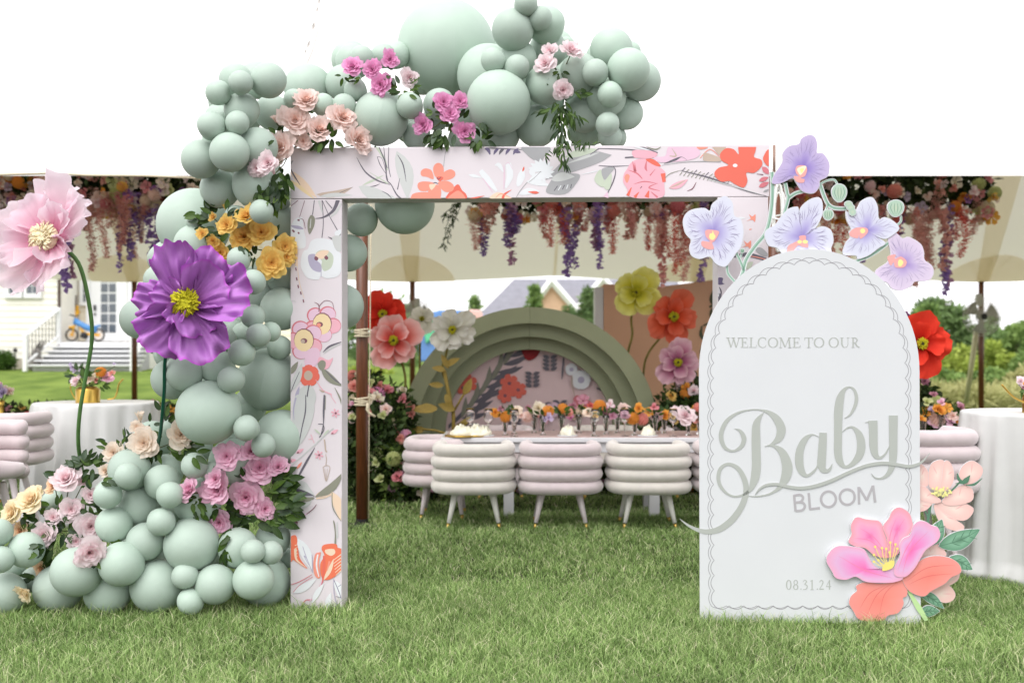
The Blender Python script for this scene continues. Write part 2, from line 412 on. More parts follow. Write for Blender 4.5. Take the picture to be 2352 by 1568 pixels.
def leaf_mesh(seed, wd=.42, curl=.25, fold=.18):
    mb = MB(); rs = random.Random(seed)
    def fn(u, v):
        vv = 2 * v - 1; w_ = wd * math.sin(PI * min(1, u * .97 + .03) ** .8) ** .8 * .5
        return (vv * w_, u, -curl * u * u + fold * abs(vv) * w_ * 1.6 + .015 * math.sin(14 * u + seed) * abs(vv))
    base = rs.random()
    mb.grid(fn, 5, 2, 0, tone=lambda u, v: .35 + .12 * (v == .5))
    return mb.mesh('leaf_blade', M_leaf)
LEAVES = [leaf_mesh(i, w_, c) for i, (w_, c) in enumerate([(.46, .2), (.5, .35), (.4, .1), (.44, -.1)])]
LEAVES_N = [leaf_mesh(10 + i, .24, c) for i, c in enumerate([.2, .4, -.1])]
M_leafv = [mat('leaf_dark', (0.03, 0.06, 0.02), 0.45, 0.25, var=.25, vscale=20, trans=.1, attr=[(0, lin(38, 60, 26)), (1, lin(66, 94, 36))]),
           mat('leaf_mid', (0.05, 0.09, 0.03), 0.45, 0.28, var=.25, vscale=20, trans=.16, attr=[(0, lin(62, 92, 32)), (1, lin(96, 126, 48))]),
           mat('leaf_light', (0.1, 0.16, 0.04), 0.4, 0.4, var=.2, vscale=20, trans=.2, attr=[(0, lin(100, 134, 50)), (1, lin(128, 158, 66))]),
           mat('leaf_grey', (0.06, 0.09, 0.06), 0.45, 0.4, var=.25, vscale=20, trans=.1, attr=[(0, lin(48, 70, 44)), (1, lin(80, 104, 72))])]
def put_leaf(world, direction, length, parent, face=None, m=None, narrow=False, rs=random):
    d = Vector(direction).normalized(); f = Vector(face or (rs.uniform(-.5, .5), -1, rs.uniform(-.1, .7)))
    z = (f - d * f.dot(d)); z = z.normalized() if z.length > 1e-3 else d.orthogonal().normalized()
    x = d.cross(z); R = Matrix((x, d, z)).transposed()
    return inst(rs.choice(LEAVES_N if narrow else LEAVES), world, R.to_quaternion(), length, parent, 'leaf', m or rs.choice(M_leafv[:2] + [M_leafv[1], M_leafv[0], M_leafv[3]]))

def poppy(root, c, axis, roll, petals, m_petal, m_mid, R, seed, folds=.12, cup=.35, mid_r=.16, stamen='tuft', nseg=(12, 26), m_mid2=None, A=38):
    """petals: list of (angle deg, length factor, half fan deg, layer)  -- R metres; each petal its own mesh part"""
    q = aim(axis, roll); rs = random.Random(seed)
    for (ad, lf, hf, lay) in petals:
        a0 = math.radians(ad); L = R * lf; hw = math.radians(hf); s0 = rs.uniform(0, 100); ph = rs.uniform(0, 6)
        cp = cup * (.62, 1.15, 1.9)[lay] * rs.uniform(.75, 1.25); tw = rs.uniform(-.35, .35); crl = rs.uniform(-.5, .55)
        mb = MB(); N3 = lambda a, b, c_: noise.noise(Vector((a, b, c_)))
        def fn(u, v):
            vv = 2 * v - 1; e = abs(vv)
            rim = (1 - e ** 3.2 * .55) * (1 + .10 * N3(vv * 1.6 + s0, 1.3, 0) + .05 * N3(vv * 5 + s0, 4.3, 0) + .03 * N3(vv * 13 + s0, 8.3, 0))
            uu = .04 + .96 * u; l = uu * L * rim
            a = a0 + vv * hw * (1.12 - .22 * u) + .10 * u * N3(u * 2, s0, vv)
            z = L * cp * (u ** 1.25) + L * tw * vv * u * .6 - L * .16 * e * e * u * (1 if lay == 0 else -.8)
            z += L * folds * u * (1.3 * N3(vv * 1.5 + s0, u * .8, 2.0) + .55 * N3(vv * 4.2 + s0, u * 1.1, 7.0) + .22 * N3(vv * 11 + s0, u * 2.0, 3.0))
            z += L * folds * 1.3 * u ** 5 * N3(vv * 4.5 + s0, u * 3, 9.0) + L * folds * crl * u ** 6
            z += L * folds * .05 * math.sin(vv * hw * 26 + ph + 2 * N3(vv * 3, u * 2, s0)) * (1 - u * .5)
            l += L * .07 * u * u * N3(vv * 5 + s0, u * 2, 5.0)
            return q @ Vector((l * math.cos(a), l * math.sin(a), z + .03 * R * lay)) + Vector(c)
        mb.grid(fn, nseg[0], nseg[1], 0, tone=lambda u, v: u)
        mb.build('petal', m_petal, root, smooth=True)
    # centre
    mb = MB(); r = R * mid_r
    base = Vector(c) + q @ Vector((0, 0, R * .10))
    vs = []
    def dome(u, v):
        th = u * PI * .5; a = 2 * PI * v
        rr = r * .8 * math.sin(th); return base + q @ Vector((rr * math.cos(a), rr * math.sin(a), r * .6 * math.cos(th) * (1 + .25 * noise.noise(Vector((a * 2, th * 5, 3))))))
    mb.grid(dome, 6, 14)
    mb.build('flower_eye', m_mid2 or m_mid, root, smooth=True)
    mb = MB()
    nst = 170 if R > .2 else 70
    for i in range(nst):
        a = rs.uniform(0, 2 * PI); t = rs.uniform(.35, 1)
        p0 = base + q @ Vector((r * t * .6 * math.cos(a), r * t * .6 * math.sin(a), r * .3))
        tip = base + q @ Vector((r * t * 1.05 * math.cos(a + .2), r * t * 1.05 * math.sin(a + .2), r * (.85 - .45 * t) * rs.uniform(.8, 1.25)))
        mb.tube([p0, (p0 + tip) / 2 + q @ Vector((0, 0, r * .15)), tip], [r * .045, r * .05, r * .055], 4)
    mb.build('stamens', m_mid, root, smooth=True)

# ------------------------------------------------------------------ ground
def gz(x, y):                                   # the lawn climbs to the houses on the left, stays level on the right
    t = max(0.0, min(1.0, (y - 17.0) / 15.0)); k = max(0.0, min(1.0, (9.0 - x) / 7.0)); k = k * k * (3 - 2 * k)
    return k * 1.0 * t * t * (3 - 2 * t) + (max(0, y - 34) * .004) * k
m = bpy.data.materials.new('lawn_soil'); m.use_nodes = True; n_ = m.node_tree.nodes; l_ = m.node_tree.links
b_ = n_['Principled BSDF']; b_.inputs['Roughness'].default_value = .9; b_.inputs['Specular IOR Level'].default_value = .1
tc = n_.new('ShaderNodeTexCoord'); na = n_.new('ShaderNodeTexNoise'); na.inputs['Scale'].default_value = 1.2; na.inputs['Detail'].default_value = 8
nb = n_.new('ShaderNodeTexNoise'); nb.inputs['Scale'].default_value = 26; nb.inputs['Detail'].default_value = 8
l_.new(tc.outputs['Object'], na.inputs['Vector']); l_.new(tc.outputs['Object'], nb.inputs['Vector'])
ra = n_.new('ShaderNodeValToRGB'); ra.color_ramp.elements[0].color = (*lin(98, 122, 52), 1); ra.color_ramp.elements[1].color = (*lin(134, 156, 74), 1)
ra.color_ramp.elements[0].position = .35; ra.color_ramp.elements[1].position = .65
rb = n_.new('ShaderNodeValToRGB'); rb.color_ramp.elements[0].color = (.5, .5, .5, 1); rb.color_ramp.elements[1].color = (1, 1, 1, 1)
mm = n_.new('ShaderNodeMixRGB'); mm.blend_type = 'MULTIPLY'; mm.inputs[0].default_value = 1
l_.new(na.outputs['Fac'], ra.inputs['Fac']); l_.new(nb.outputs['Fac'], rb.inputs['Fac'])
l_.new(ra.outputs[0], mm.inputs[1]); l_.new(rb.outputs[0], mm.inputs[2])
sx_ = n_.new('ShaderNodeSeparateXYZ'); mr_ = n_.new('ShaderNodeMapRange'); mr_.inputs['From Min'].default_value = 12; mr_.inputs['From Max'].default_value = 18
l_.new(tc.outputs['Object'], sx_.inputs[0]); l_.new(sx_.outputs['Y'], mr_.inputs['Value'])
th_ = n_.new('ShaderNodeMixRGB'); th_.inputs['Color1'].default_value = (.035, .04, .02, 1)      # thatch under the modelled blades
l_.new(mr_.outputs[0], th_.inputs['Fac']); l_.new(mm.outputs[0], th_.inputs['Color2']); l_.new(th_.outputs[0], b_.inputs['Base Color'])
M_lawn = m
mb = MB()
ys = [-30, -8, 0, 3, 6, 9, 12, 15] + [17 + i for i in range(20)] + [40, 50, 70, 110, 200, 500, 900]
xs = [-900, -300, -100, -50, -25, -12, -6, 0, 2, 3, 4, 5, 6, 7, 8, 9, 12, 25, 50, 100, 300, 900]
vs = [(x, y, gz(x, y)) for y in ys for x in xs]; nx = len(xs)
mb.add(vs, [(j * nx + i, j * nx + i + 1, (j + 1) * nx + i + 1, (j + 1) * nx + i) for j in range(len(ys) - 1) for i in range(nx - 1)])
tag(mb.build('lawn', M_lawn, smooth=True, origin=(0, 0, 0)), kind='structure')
# grass blades, one object
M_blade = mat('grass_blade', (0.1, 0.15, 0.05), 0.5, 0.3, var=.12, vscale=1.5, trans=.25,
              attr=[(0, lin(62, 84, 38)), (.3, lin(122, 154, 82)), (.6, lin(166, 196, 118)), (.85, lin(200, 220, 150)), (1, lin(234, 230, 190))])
def blades(y0, y1, dens, h0, h1, wd, rs):
    out = []
    a = (y1 - y0) * (y1 + y0) / 2 * 1.12; n = int(a * dens)
    u = rs.rand(n); y = np.sqrt(y0 * y0 + u * (y1 * y1 - y0 * y0)); x = (rs.rand(n) - .5) * 1.12 * y
    g = .5 * np.sin(x * 3.1 + np.sin(y * 2.3) * 1.7) * np.sin(y * 3.7 + np.sin(x * 1.9) * 2.1) + .5 * np.sin(x * 9.7 + 2 * np.sin(y * 7.3)) * np.sin(y * 11.1 + 2 * np.sin(x * 8.9)) + .35 * np.sin(x * 27 + 3 * np.sin(y * 23)) * np.sin(y * 31 + 3 * np.sin(x * 19))
    h = (h0 + (h1 - h0) * rs.rand(n) ** 1.7) * (1 + .26 * g)
    az_ = rs.rand(n) * 2 * PI; ln = (0.2 + 1.5 * rs.rand(n) ** 1.3) * h; fx = rs.rand(n) * 2 * PI
    wv = wd * (.7 + .6 * rs.rand(n))
    bx, by = np.cos(fx) * wv / 2, np.sin(fx) * wv / 2
    dx, dy = np.cos(az_) * ln, np.sin(az_) * ln
    z0 = np.zeros(n) - .003
    V = np.stack([np.stack([x - bx, y - by, z0], 1), np.stack([x + bx, y + by, z0], 1),
                  np.stack([x - bx * .75 + dx * .3, y - by * .75 + dy * .3, h * .6], 1), np.stack([x + bx * .75 + dx * .3, y + by * .75 + dy * .3, h * .6], 1),
                  np.stack([x + dx, y + dy, h], 1)], 1).reshape(-1, 3)
    k = np.arange(n)[:, None] * 5
    F = np.concatenate([k + np.array([[0, 1, 3]]), k + np.array([[0, 3, 2]]), k + np.array([[2, 3, 4]])], 1).reshape(-1, 3)
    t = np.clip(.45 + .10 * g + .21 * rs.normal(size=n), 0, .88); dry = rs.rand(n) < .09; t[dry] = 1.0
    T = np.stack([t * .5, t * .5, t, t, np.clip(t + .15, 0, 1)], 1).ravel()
    return V, F, T
rs = np.random.RandomState(3); VV = []; FF = []; TT = []; o_ = 0
for a in ((4.1, 6.4, 17500, .016, .062, .0031), (6.4, 9.2, 6000, .018, .062, .005), (9.2, 14, 1700, .025, .06, .009), (14, 19, 500, .03, .06, .018)):
    V_, F_, T_ = blades(*a, rs); VV.append(V_); FF.append(F_ + o_); TT.append(T_); o_ += len(V_)
for (xa, xb, ya, yb) in ((-2.8, -1.0, 5.25, 5.62), (-1.25, -.85, 5.55, 5.74), (.85, 2.35, 5.25, 5.50), (-2.8, 2.6, 4.3, 5.4)):      # longer tufts where the mower missed
    V_, F_, T_ = blades(ya, yb, 2600 if ya > 5 else 160, .045, .105, .0038, rs); bx_ = V_[::5, 0]; keep = (bx_ > xa) & (bx_ < xb); n0 = int(keep.sum())
    V2 = V_.reshape(-1, 5, 3)[keep].reshape(-1, 3); T2 = T_.reshape(-1, 5)[keep].ravel(); k_ = np.arange(n0)[:, None] * 5
    F2 = np.concatenate([k_ + np.array([[0, 1, 3]]), k_ + np.array([[0, 3, 2]]), k_ + np.array([[2, 3, 4]])], 1).reshape(-1, 3)
    VV.append(V2); FF.append(F2 + o_); TT.append(T2); o_ += len(V2)
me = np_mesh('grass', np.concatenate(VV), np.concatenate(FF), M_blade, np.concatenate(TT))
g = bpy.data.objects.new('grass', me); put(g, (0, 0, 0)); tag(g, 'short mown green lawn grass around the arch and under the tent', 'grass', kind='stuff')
# ------------------------------------------------------------------ the printed arch
AP = Plane(667, 5.74, 1767, 5.66)
def slab(plane, x0, y0, x1, y1, depth, name, parent, m, off=0.0, y0b=None, y1b=None, bevel=.004):
    """box whose front is on the plane; y0/y1 at left end, y0b/y1b at right end"""
    y0b = y0 if y0b is None else y0b; y1b = y1 if y1b is None else y1b
    F = [plane.flat(x0, y0, off), plane.flat(x1, y0b, off), plane.flat(x1, y1b, off), plane.flat(x0, y1, off)]
    B = [p - plane.n * depth for p in F]
    mb = MB(); mb.add(F + B, [(0, 3, 2, 1), (4, 5, 6, 7), (0, 1, 5, 4), (1, 2, 6, 5), (2, 3, 7, 6), (3, 0, 4, 7)])
    return mb.build(name, m, parent, bevel=bevel)
arch = thing('entrance_arch', 'square pink arch frame printed with flowers, standing on the lawn behind the balloons', 'arch', (0.09, 5.7, 0))
zb = 1404
post_l = slab(AP, 667, 457.5, 785.5, zb, .17, 'post', arch, M_arch)
post_r = slab(AP, 1648, 452.5, 1765, zb + 8, .17, 'post', arch, M_arch)
beam = slab(AP, 667, 340, 1767, 457, .174, 'beam', arch, M_arch, off=.002, y0b=332, y1b=452)
def art(nm, r, g, b): return mat('print_' + nm, lin(r, g, b, .80), .5, .25, var=.02)
a_sal = art('salmon', 250, 160, 140); a_cor = art('coral', 240, 118, 100); a_pk = art('pink', 246, 186, 200); a_dpk = art('rose', 222, 130, 140)
a_lil = art('lilac_pink', 240, 205, 224); a_gry = art('grey', 176, 176, 178); a_dg = art('dark_grey', 112, 108, 118); a_lg = art('pale_grey', 214, 216, 214)
a_sage = art('sage', 206, 216, 196); a_tan = art('tan', 204, 184, 168); a_wh = art('white', 240, 243, 246); a_plum = art('plum', 140, 92, 104)
a_per = art('periwinkle', 188, 182, 205); a_pea = art('peach', 250, 222, 195); a_yel = art('straw', 250, 225, 178); a_olv = art('olive_grey', 150, 150, 134); a_vio = art('violet_grey', 118, 108, 140)
a_org = art('vermilion', 246, 128, 96)
def fl(A, cx, cy, r, n, m, rot=0, w_=.62, eye=None, em=None, inner=.1):
    for i in range(n):
        a = rot + 2 * PI * i / n
        pts = []
        for j in range(12):
            t = 2 * PI * j / 12; u = .5 + .5 * math.cos(t); v = math.sin(t)
            x = r * (inner + (1 - inner) * u); y = r * w_ * v * (.35 + .65 * u) * .8
            pts.append((cx + x * math.cos(a) - y * math.sin(a), cy + x * math.sin(a) + y * math.cos(a)))
        A.poly(pts, m)
    if eye: fl_disc(A, cx, cy, eye, em)
def fl_disc(A, cx, cy, r, m, ry=None):
    A.poly([(cx + r * math.cos(2 * PI * i / 14), cy + (ry or r) * math.sin(2 * PI * i / 14)) for i in range(14)], m)
# beam print
A = Art(AP, base=.0023, rect=(668.5, 338, 1765.5, 456.2)); A.tf(658.6, 329.3, .25)
A.leaf((30, 250), (280, 505), 70, a_pea); A.leaf((28, 330), (260, 515), 34, a_yel); A.leaf((270, 470), (610, 402), 60, a_tan, 30)
A.line([(330, 476, 4), (450, 468, 7), (610, 403, 2)], a_dg); A.leaf((300, 490), (610, 478), 40, a_lg, -10); A.line([(40, 240, 10), (70, 300, 14), (125, 385, 4)], a_dg)
A.line([(28, 190, 30), (60, 160, 8)], a_gry)
A.leaf((660, 395), (1010, 510), 120, a_lg, 26); A.leaf((690, 390), (900, 290), 22, a_sage)
A.line([(642, 128, 3), (720, 260, 12), (830, 340, 14), (950, 380, 5)], a_dg); A.line([(760, 265, 3), (930, 370, 14)], a_sage)
A.leaf((1010, 70), (1110, 515), 150, a_lg, -34); A.line([(1018, 105, 4), (1070, 200, 12), (1098, 355, 3)], a_dg); A.line([(1040, 320, 3), (1018, 425, 10)], a_dg)
A.line([(825, 35, 22), (900, 150, 20), (925, 250, 10)], a_sage); A.line([(848, 35, 8), (905, 180, 12), (920, 330, 10), (960, 380, 8), (1010, 470, 12), (1060, 515, 12)], a_dg)
A.line([(892, 35, 5), (905, 160, 7), (925, 230, 6)], a_dg); A.line([(938, 35, 5), (935, 200, 8), (955, 310, 5)], a_dg); A.line([(832, 125, 5), (860, 200, 7), (915, 285, 3)], a_dg); A.line([(832, 125, 4), (880, 150, 4), (930, 340, 4)], a_dg)
A.line([(765, 398, 2), (810, 392, 9), (858, 372, 2)], a_dg); A.line([(875, 440, 3), (930, 470, 8), (970, 515, 4)], a_dg)
A.line([(1470, 35, 4), (1452, 120, 5), (1442, 215, 6)], a_gry)
A.blob([(1140, 500), (1160, 465), (1230, 450), (1330, 455), (1420, 520), (1140, 520)], a_sal); A.blob([(1460, 515), (1540, 400), (1580, 380), (1610, 430), (1650, 470), (1640, 515)], a_cor); A.blob([(1480, 515), (1540, 450), (1590, 440), (1640, 515)], a_sal)
for p in ([(1350, 330), (1290, 310), (1240, 300), (1232, 260), (1270, 232), (1330, 250)], [(1360, 300), (1345, 230), (1370, 188), (1410, 184), (1440, 220), (1440, 290), (1400, 320)], [(1400, 330), (1440, 270), (1500, 240), (1545, 262), (1540, 310), (1470, 340)], [(1390, 360), (1470, 345), (1530, 380), (1530, 430), (1480, 450), (1430, 430)], [(1360, 370), (1310, 430), (1240, 440), (1205, 410), (1210, 365), (1270, 350)]): A.blob(p, a_sal)
A.blob([(1330, 390), (1400, 385), (1420, 450), (1400, 510), (1310, 510), (1300, 440)], a_sal); A.blob([(1310, 380), (1370, 380), (1330, 430)], a_pea)
A.blob([(1375, 320), (1400, 305), (1440, 315), (1410, 350)], a_cor); A.line([(1380, 310, 4), (1395, 330, 9), (1420, 310, 4)], a_plum); A.line([(1340, 372, 3), (1365, 362, 9), (1395, 375, 3)], a_dg)
for q in ([(1670, 290, 3), (1720, 300, 30), (1790, 315, 6)], [(1780, 250, 40), (1850, 340, 60), (1930, 440, 20)], [(1800, 320, 5), (1860, 400, 10), (1890, 450, 5)]): A.line(q, a_wh if q[0][2] != 5 else a_lil)
A.line([(2035, 185, 50), (2050, 300, 62), (2010, 410, 20)], a_wh); A.line([(1995, 200, 4), (1998, 300, 9), (1995, 420, 6)], a_lil); A.line([(1910, 205, 4), (1950, 200, 40), (1990, 265, 10)], a_wh); A.line([(2010, 195, 5), (2040, 180, 5), (2075, 240, 4)], a_lil)
A.blob([(1870, 510), (1910, 460), (1980, 455), (2060, 500), (2060, 515)], a_pea); A.line([(1985, 515, 24), (2000, 470, 20), (2065, 428, 3)], a_cor); A.line([(1640, 515, 3), (1740, 500, 14), (1815, 483, 3)], a_cor); A.line([(1920, 500, 4), (1970, 465, 8), (2060, 500, 3)], a_sal)
A.blob([(2110, 370), (2125, 290), (2170, 230), (2190, 300), (2160, 370), (2125, 398)], a_wh); A.blob([(2165, 240), (2180, 215), (2183, 240), (2168, 262)], a_cor)
A.line([(2110, 495, 5), (2150, 430, 7), (2230, 340, 6), (2330, 280, 8)], a_gry); A.leaf((2200, 350), (2420, 390), 60, a_wh, -10); A.leaf((2130, 470), (2330, 440), 60, a_wh, -16); A.blob([(2255, 452), (2290, 440), (2315, 455), (2285, 466)], a_cor)
A.line([(1820, 50, 10), (1850, 60, 34), (1868, 105, 8)], a_vio); A.line([(1850, 45, 6), (1990, 50, 9), (2160, 60, 5)], a_dg)
for x in (1900, 1950, 2010, 2080): A.leaf((x + 50, 48), (x, 108), 26, a_vio if x != 1950 else a_dg, 8)
A.blob([(2080, 75), (2115, 60), (2150, 85), (2110, 92)], a_vio)
A.blob([(2160, 35), (2360, 35), (2350, 160), (2280, 160), (2200, 100)], a_gry)
A.tf(1215.2, 313.6, .25)
A.blob([(0, 90), (140, 90), (200, 120), (120, 200), (30, 190)], a_gry); A.leaf((760, 170), (150, 400), 150, a_gry, 50); A.blob([(165, 520), (180, 440), (260, 350), (400, 340), (470, 360), (420, 450), (330, 530)], a_gry)
A.leaf((330, 190), (640, 120), 70, a_sage, -10); A.leaf((200, 400), (420, 370), 80, a_lg, -16); A.line([(350, 250, 3), (520, 190, 26), (640, 150, 4)], a_lg); A.line([(480, 350, 4), (590, 325, 10), (650, 310, 3)], a_wh)
for i in range(5): A.line([(230 + 38 * i, 500 - 6 * i, 8), (262 + 32 * i, 455 - 4 * i, 8)], a_wh if i % 2 else a_dg, smooth=False)
for (a, b, r) in ((60, 300, 0), (150, 250, 0), (200, 330, 0)): pass
for i in range(9):
    a = -2.9 + i * .42; A.leaf((110, 320), (110 + 125 * math.cos(a), 320 + 125 * math.sin(a) * .95), 48, a_wh, 6)
for i in range(5):
    a = .4 + i * .5; A.leaf((110, 330), (110 + 120 * math.cos(a) - 30, 350 + 100 * math.sin(a)), 34, a_wh, 5)
A.leaf((20, 290), (40, 370), 60, a_wh); A.line([(-10, 510, 3), (50, 515, 26), (90, 515, 3)], a_cor); A.line([(0, 420, 4), (60, 370, 5), (110, 320, 4)], a_gry)
A.line([(640, 112, 6), (900, 120, 9), (1180, 150, 14)], a_dg); A.line([(560, 170, 4), (640, 112, 9)], a_dg); A.line([(640, 268, 5), (760, 275, 8), (920, 268, 3)], a_dg)
A.line([(775, 280, 8), (795, 320, 8), (770, 420, 10), (700, 560, 8)], a_dg); A.blob([(600, 400), (620, 340), (655, 305), (680, 350), (690, 460), (640, 450)], a_sage); A.blob([(690, 470), (700, 390), (755, 340), (755, 430), (730, 490)], a_sage); A.blob([(668, 300), (780, 285), (740, 350), (690, 400)], a_gry)
A.line([(720, 510, 4), (705, 560, 50)], a_lil); A.line([(880, 195, 12), (970, 190, 12)], a_dg)
A.blob([(900, 300), (940, 240), (1020, 205), (1120, 215), (1180, 270), (1250, 330), (1240, 430), (1220, 560), (940, 560), (900, 480), (865, 420), (870, 350)], a_pk)
A.blob([(870, 380), (890, 345), (925, 365), (905, 420), (872, 440)], a_dpk) if False else A.blob([(875, 380), (895, 345), (925, 365), (900, 430)], a_sal)
for q in ([(950, 230, 4), (975, 330, 26), (970, 240, 3)], [(910, 310, 3), (990, 340, 14), (1040, 390, 8)], [(960, 440, 3), (1060, 415, 12), (1180, 435, 3)], [(1080, 225, 6), (1070, 290, 22), (1085, 320, 3)], [(1160, 300, 3), (1110, 360, 12)], [(1180, 430, 3), (1100, 470, 14), (1200, 500, 5)], [(905, 545, 30), (940, 470, 8)], [(970, 560, 30), (1010, 510, 5)], [(1080, 560, 44), (1100, 500, 10)], [(1230, 340, 44), (1240, 420, 30)], [(1180, 560, 20), (1120, 510, 6)]): A.line(q, a_cor if q[0][2] > 20 else a_dpk)
A.line([(1020, 480, 4), (1035, 460, 10)], a_plum, smooth=False)
A.blob([(1150, 190), (1250, 180), (1290, 90), (1480, 90), (1560, 120), (1560, 180), (1460, 220), (1250, 240), (1170, 230)], a_lil); A.blob([(955, 130), (1090, 130), (1180, 160), (1130, 200), (1020, 200), (960, 190)], a_pk)
A.blob([(1540, 85), (1640, 80), (1630, 110), (1560, 120)], a_sal); A.line([(940, 88, 6), (1030, 110, 16), (1120, 130, 6)], a_wh); A.line([(1060, 90, 4), (1160, 120, 12), (1220, 90, 4)], a_olv); A.line([(950, 85, 4), (1050, 102, 9), (1180, 150, 8)], a_dg)
A.blob([(1070, 215), (1140, 210), (1210, 270), (1160, 270)], a_cor); A.line([(1240, 250, 3), (1340, 215, 22), (1400, 190, 5), (1450, 218, 3)], a_dg); A.line([(1310, 110, 3), (1350, 180, 14), (1290, 180, 8)], a_tan)
A.line([(1220, 265, 4), (1400, 240, 5), (1580, 230, 8), (1760, 235, 6)], a_gry); A.line([(1570, 200, 6), (1660, 120, 8), (1750, 190, 5)], a_sal); A.blob([(1600, 180), (1620, 150), (1760, 200), (1750, 230), (1610, 225)], a_tan); A.blob([(1680, 80), (1800, 80), (1800, 120), (1760, 180), (1700, 120)], a_tan)
A.leaf((1285, 475), (1460, 395), 60, a_pk, 10); A.line([(1285, 476, 3), (1370, 440, 16), (1440, 400, 3)], a_tan)
for i in range(13):
    x = 1400 + i * 36; y = 322 + i * 7; A.line([(x, y, 5), (x + 34, y - 34 + 8 * (i % 3), 7)], a_olv if i % 3 else a_dg, smooth=False); A.line([(x + 5, y + 6, 4), (x - 18, y + 34, 7)], a_olv, smooth=False)
A.line([(1400, 315, 5), (1640, 375, 12), (1800, 430, 10), (2000, 500, 12), (2180, 548, 4)], a_dg); A.line([(1640, 395, 6), (1900, 465, 8), (2150, 540, 3)], a_lg); A.line([(1450, 500, 3), (1500, 480, 9), (1535, 420, 4)], a_plum); A.line([(1250, 380, 4), (1300, 340, 6), (1400, 310, 3)], a_olv)
A.blob([(1930, 75), (2070, 75), (2080, 130), (2065, 190), (2130, 215), (2138, 270), (2070, 335), (1995, 335), (2005, 410), (1970, 470), (1890, 440), (1840, 410), (1760, 415), (1700, 350), (1740, 290), (1830, 265), (1765, 220), (1755, 160), (1810, 110), (1880, 120), (1925, 165)], a_cor)
fl_disc(A, 1892, 268, 22, a_wh, 16); A.blob([(2150, 190), (2200, 120), (2205, 270), (2160, 240)], a_cor); A.leaf((2140, 280), (2210, 350), 50, a_dpk); A.leaf((2110, 410), (2200, 375), 40, a_dpk); A.leaf((2110, 465), (2205, 420), 44, a_dpk); A.line([(2090, 345, 4), (2150, 352, 10)], a_plum, smooth=False); A.leaf((2150, 510), (2205, 485), 18, a_gry)
A.build('floral_print', beam)
# left post print
A = Art(AP, base=.0012, rect=(668.5, 460, 784, 1402)); A.tf(642.9, 454.7, .3)
for q in ([(76, 70, 3), (140, 18, 5)], [(190, 20, 4), (150, 150, 4)], [(265, 15, 5), (250, 130, 6)], [(322, 15, 5), (333, 180, 5), (322, 305, 6)], [(325, 20, 5), (375, 130, 5), (440, 245, 6)], [(350, 20, 5), (400, 80, 8)]): A.line([(q[i][0], q[i][1], q[i][2]) for i in range(len(q))], a_plum if q[0][0] < 200 else a_dg)
A.line([(300, 20, 20), (325, 110, 10)], a_lg); A.blob([(240, 130), (268, 155), (262, 215), (228, 278), (212, 230), (216, 170)], a_olv); A.line([(238, 160, 5), (232, 230, 8)], a_lg)
A.line([(272, 158, 4), (340, 145, 12), (410, 95, 22), (445, 15, 30)], a_dg); A.line([(380, 150, 4), (430, 110, 20), (470, 40, 10)], a_lg)
A.blob([(85, 220), (120, 160), (170, 150), (180, 230), (200, 320), (190, 380), (130, 385), (85, 330)], a_wh); A.blob([(80, 210), (150, 215), (180, 240), (120, 235)], a_per); A.line([(135, 168, 12), (152, 172, 14)], a_plum); A.line([(95, 245, 12), (112, 262, 14)], a_plum); A.line([(140, 262, 12), (148, 275, 12)], a_plum); A.line([(145, 155, 3), (180, 170, 5), (195, 235, 3)], a_plum)
A.line([(125, 375, 24), (128, 520, 20)], a_pea, smooth=False); A.line([(118, 380, 7), (120, 500, 9)], a_tan, smooth=False); A.line([(135, 520, 4), (150, 650, 5), (188, 770, 3)], a_pea)
for (x, y) in ((123, 545), (129, 620), (140, 677), (160, 728), (180, 788)): A.line([(x - 2, y - 12, 9), (x + 3, y + 12, 9)], a_plum, smooth=False)
A.blob([(160, 480), (180, 410), (215, 390), (240, 330), (300, 308), (380, 320), (425, 345), (440, 400), (475, 440), (475, 540), (440, 600), (360, 615), (315, 600), (290, 625), (210, 610), (165, 540)], a_wh)
A.blob([(218, 440), (270, 430), (275, 470), (315, 510), (315, 565), (260, 555), (225, 510)], a_per); A.blob([(275, 430), (310, 400), (370, 405), (410, 450), (395, 530), (340, 560), (318, 520), (320, 480)], a_sage); A.blob([(270, 440), (310, 405), (375, 405), (340, 460), (300, 465)], a_pea); A.blob([(265, 470), (270, 445), (295, 460), (285, 480)], a_plum); A.blob([(340, 455), (355, 440), (372, 460), (355, 475)], a_plum); A.line([(316, 520, 4), (316, 600, 6)], a_per, smooth=False)
A.blob([(418, 270), (440, 248), (475, 245), (475, 300), (440, 305)], a_wh); A.line([(370, 297, 3), (430, 330, 16), (480, 360, 6)], a_dg); A.line([(445, 300, 4), (478, 270, 16)], a_gry); A.blob([(400, 300), (475, 300), (475, 400), (430, 400)], a_lg)
A.line([(80, 795, 3), (105, 785, 4), (122, 798, 3)], a_lg)
# two pink blossoms
for (cx, cy, s, rr) in ((325, 960, 1.0, 0), (185, 1085, 1.05, .4)):
    for i, m_ in zip(range(5), (a_lil, a_lil, a_pk, a_lil, a_pk)):
        a = -2.3 + rr + i * 1.25; x, y = cx + 82 * s * math.cos(a), cy + 84 * s * math.sin(a)
        A.blob([(x + 64 * s * math.cos(t), y + 60 * s * math.sin(t)) for t in [k_ * PI / 4 for k_ in range(8)]], a_dpk)
        A.blob([(x + 4 + 57 * s * math.cos(t), y + 4 + 54 * s * math.sin(t)) for t in [k_ * PI / 4 for k_ in range(8)]], m_)
    fl_disc(A, cx, cy, 74 * s, a_plum, 84 * s); fl_disc(A, cx - 2, cy + 5, 70 * s, a_yel, 80 * s)
    fl_disc(A, cx + (-20 if cx > 300 else 0), cy + 8, 26, a_plum, 20); fl_disc(A, cx + (-26 if cx > 300 else -8), cy + 12, 16, a_sal if cx > 300 else a_tan)
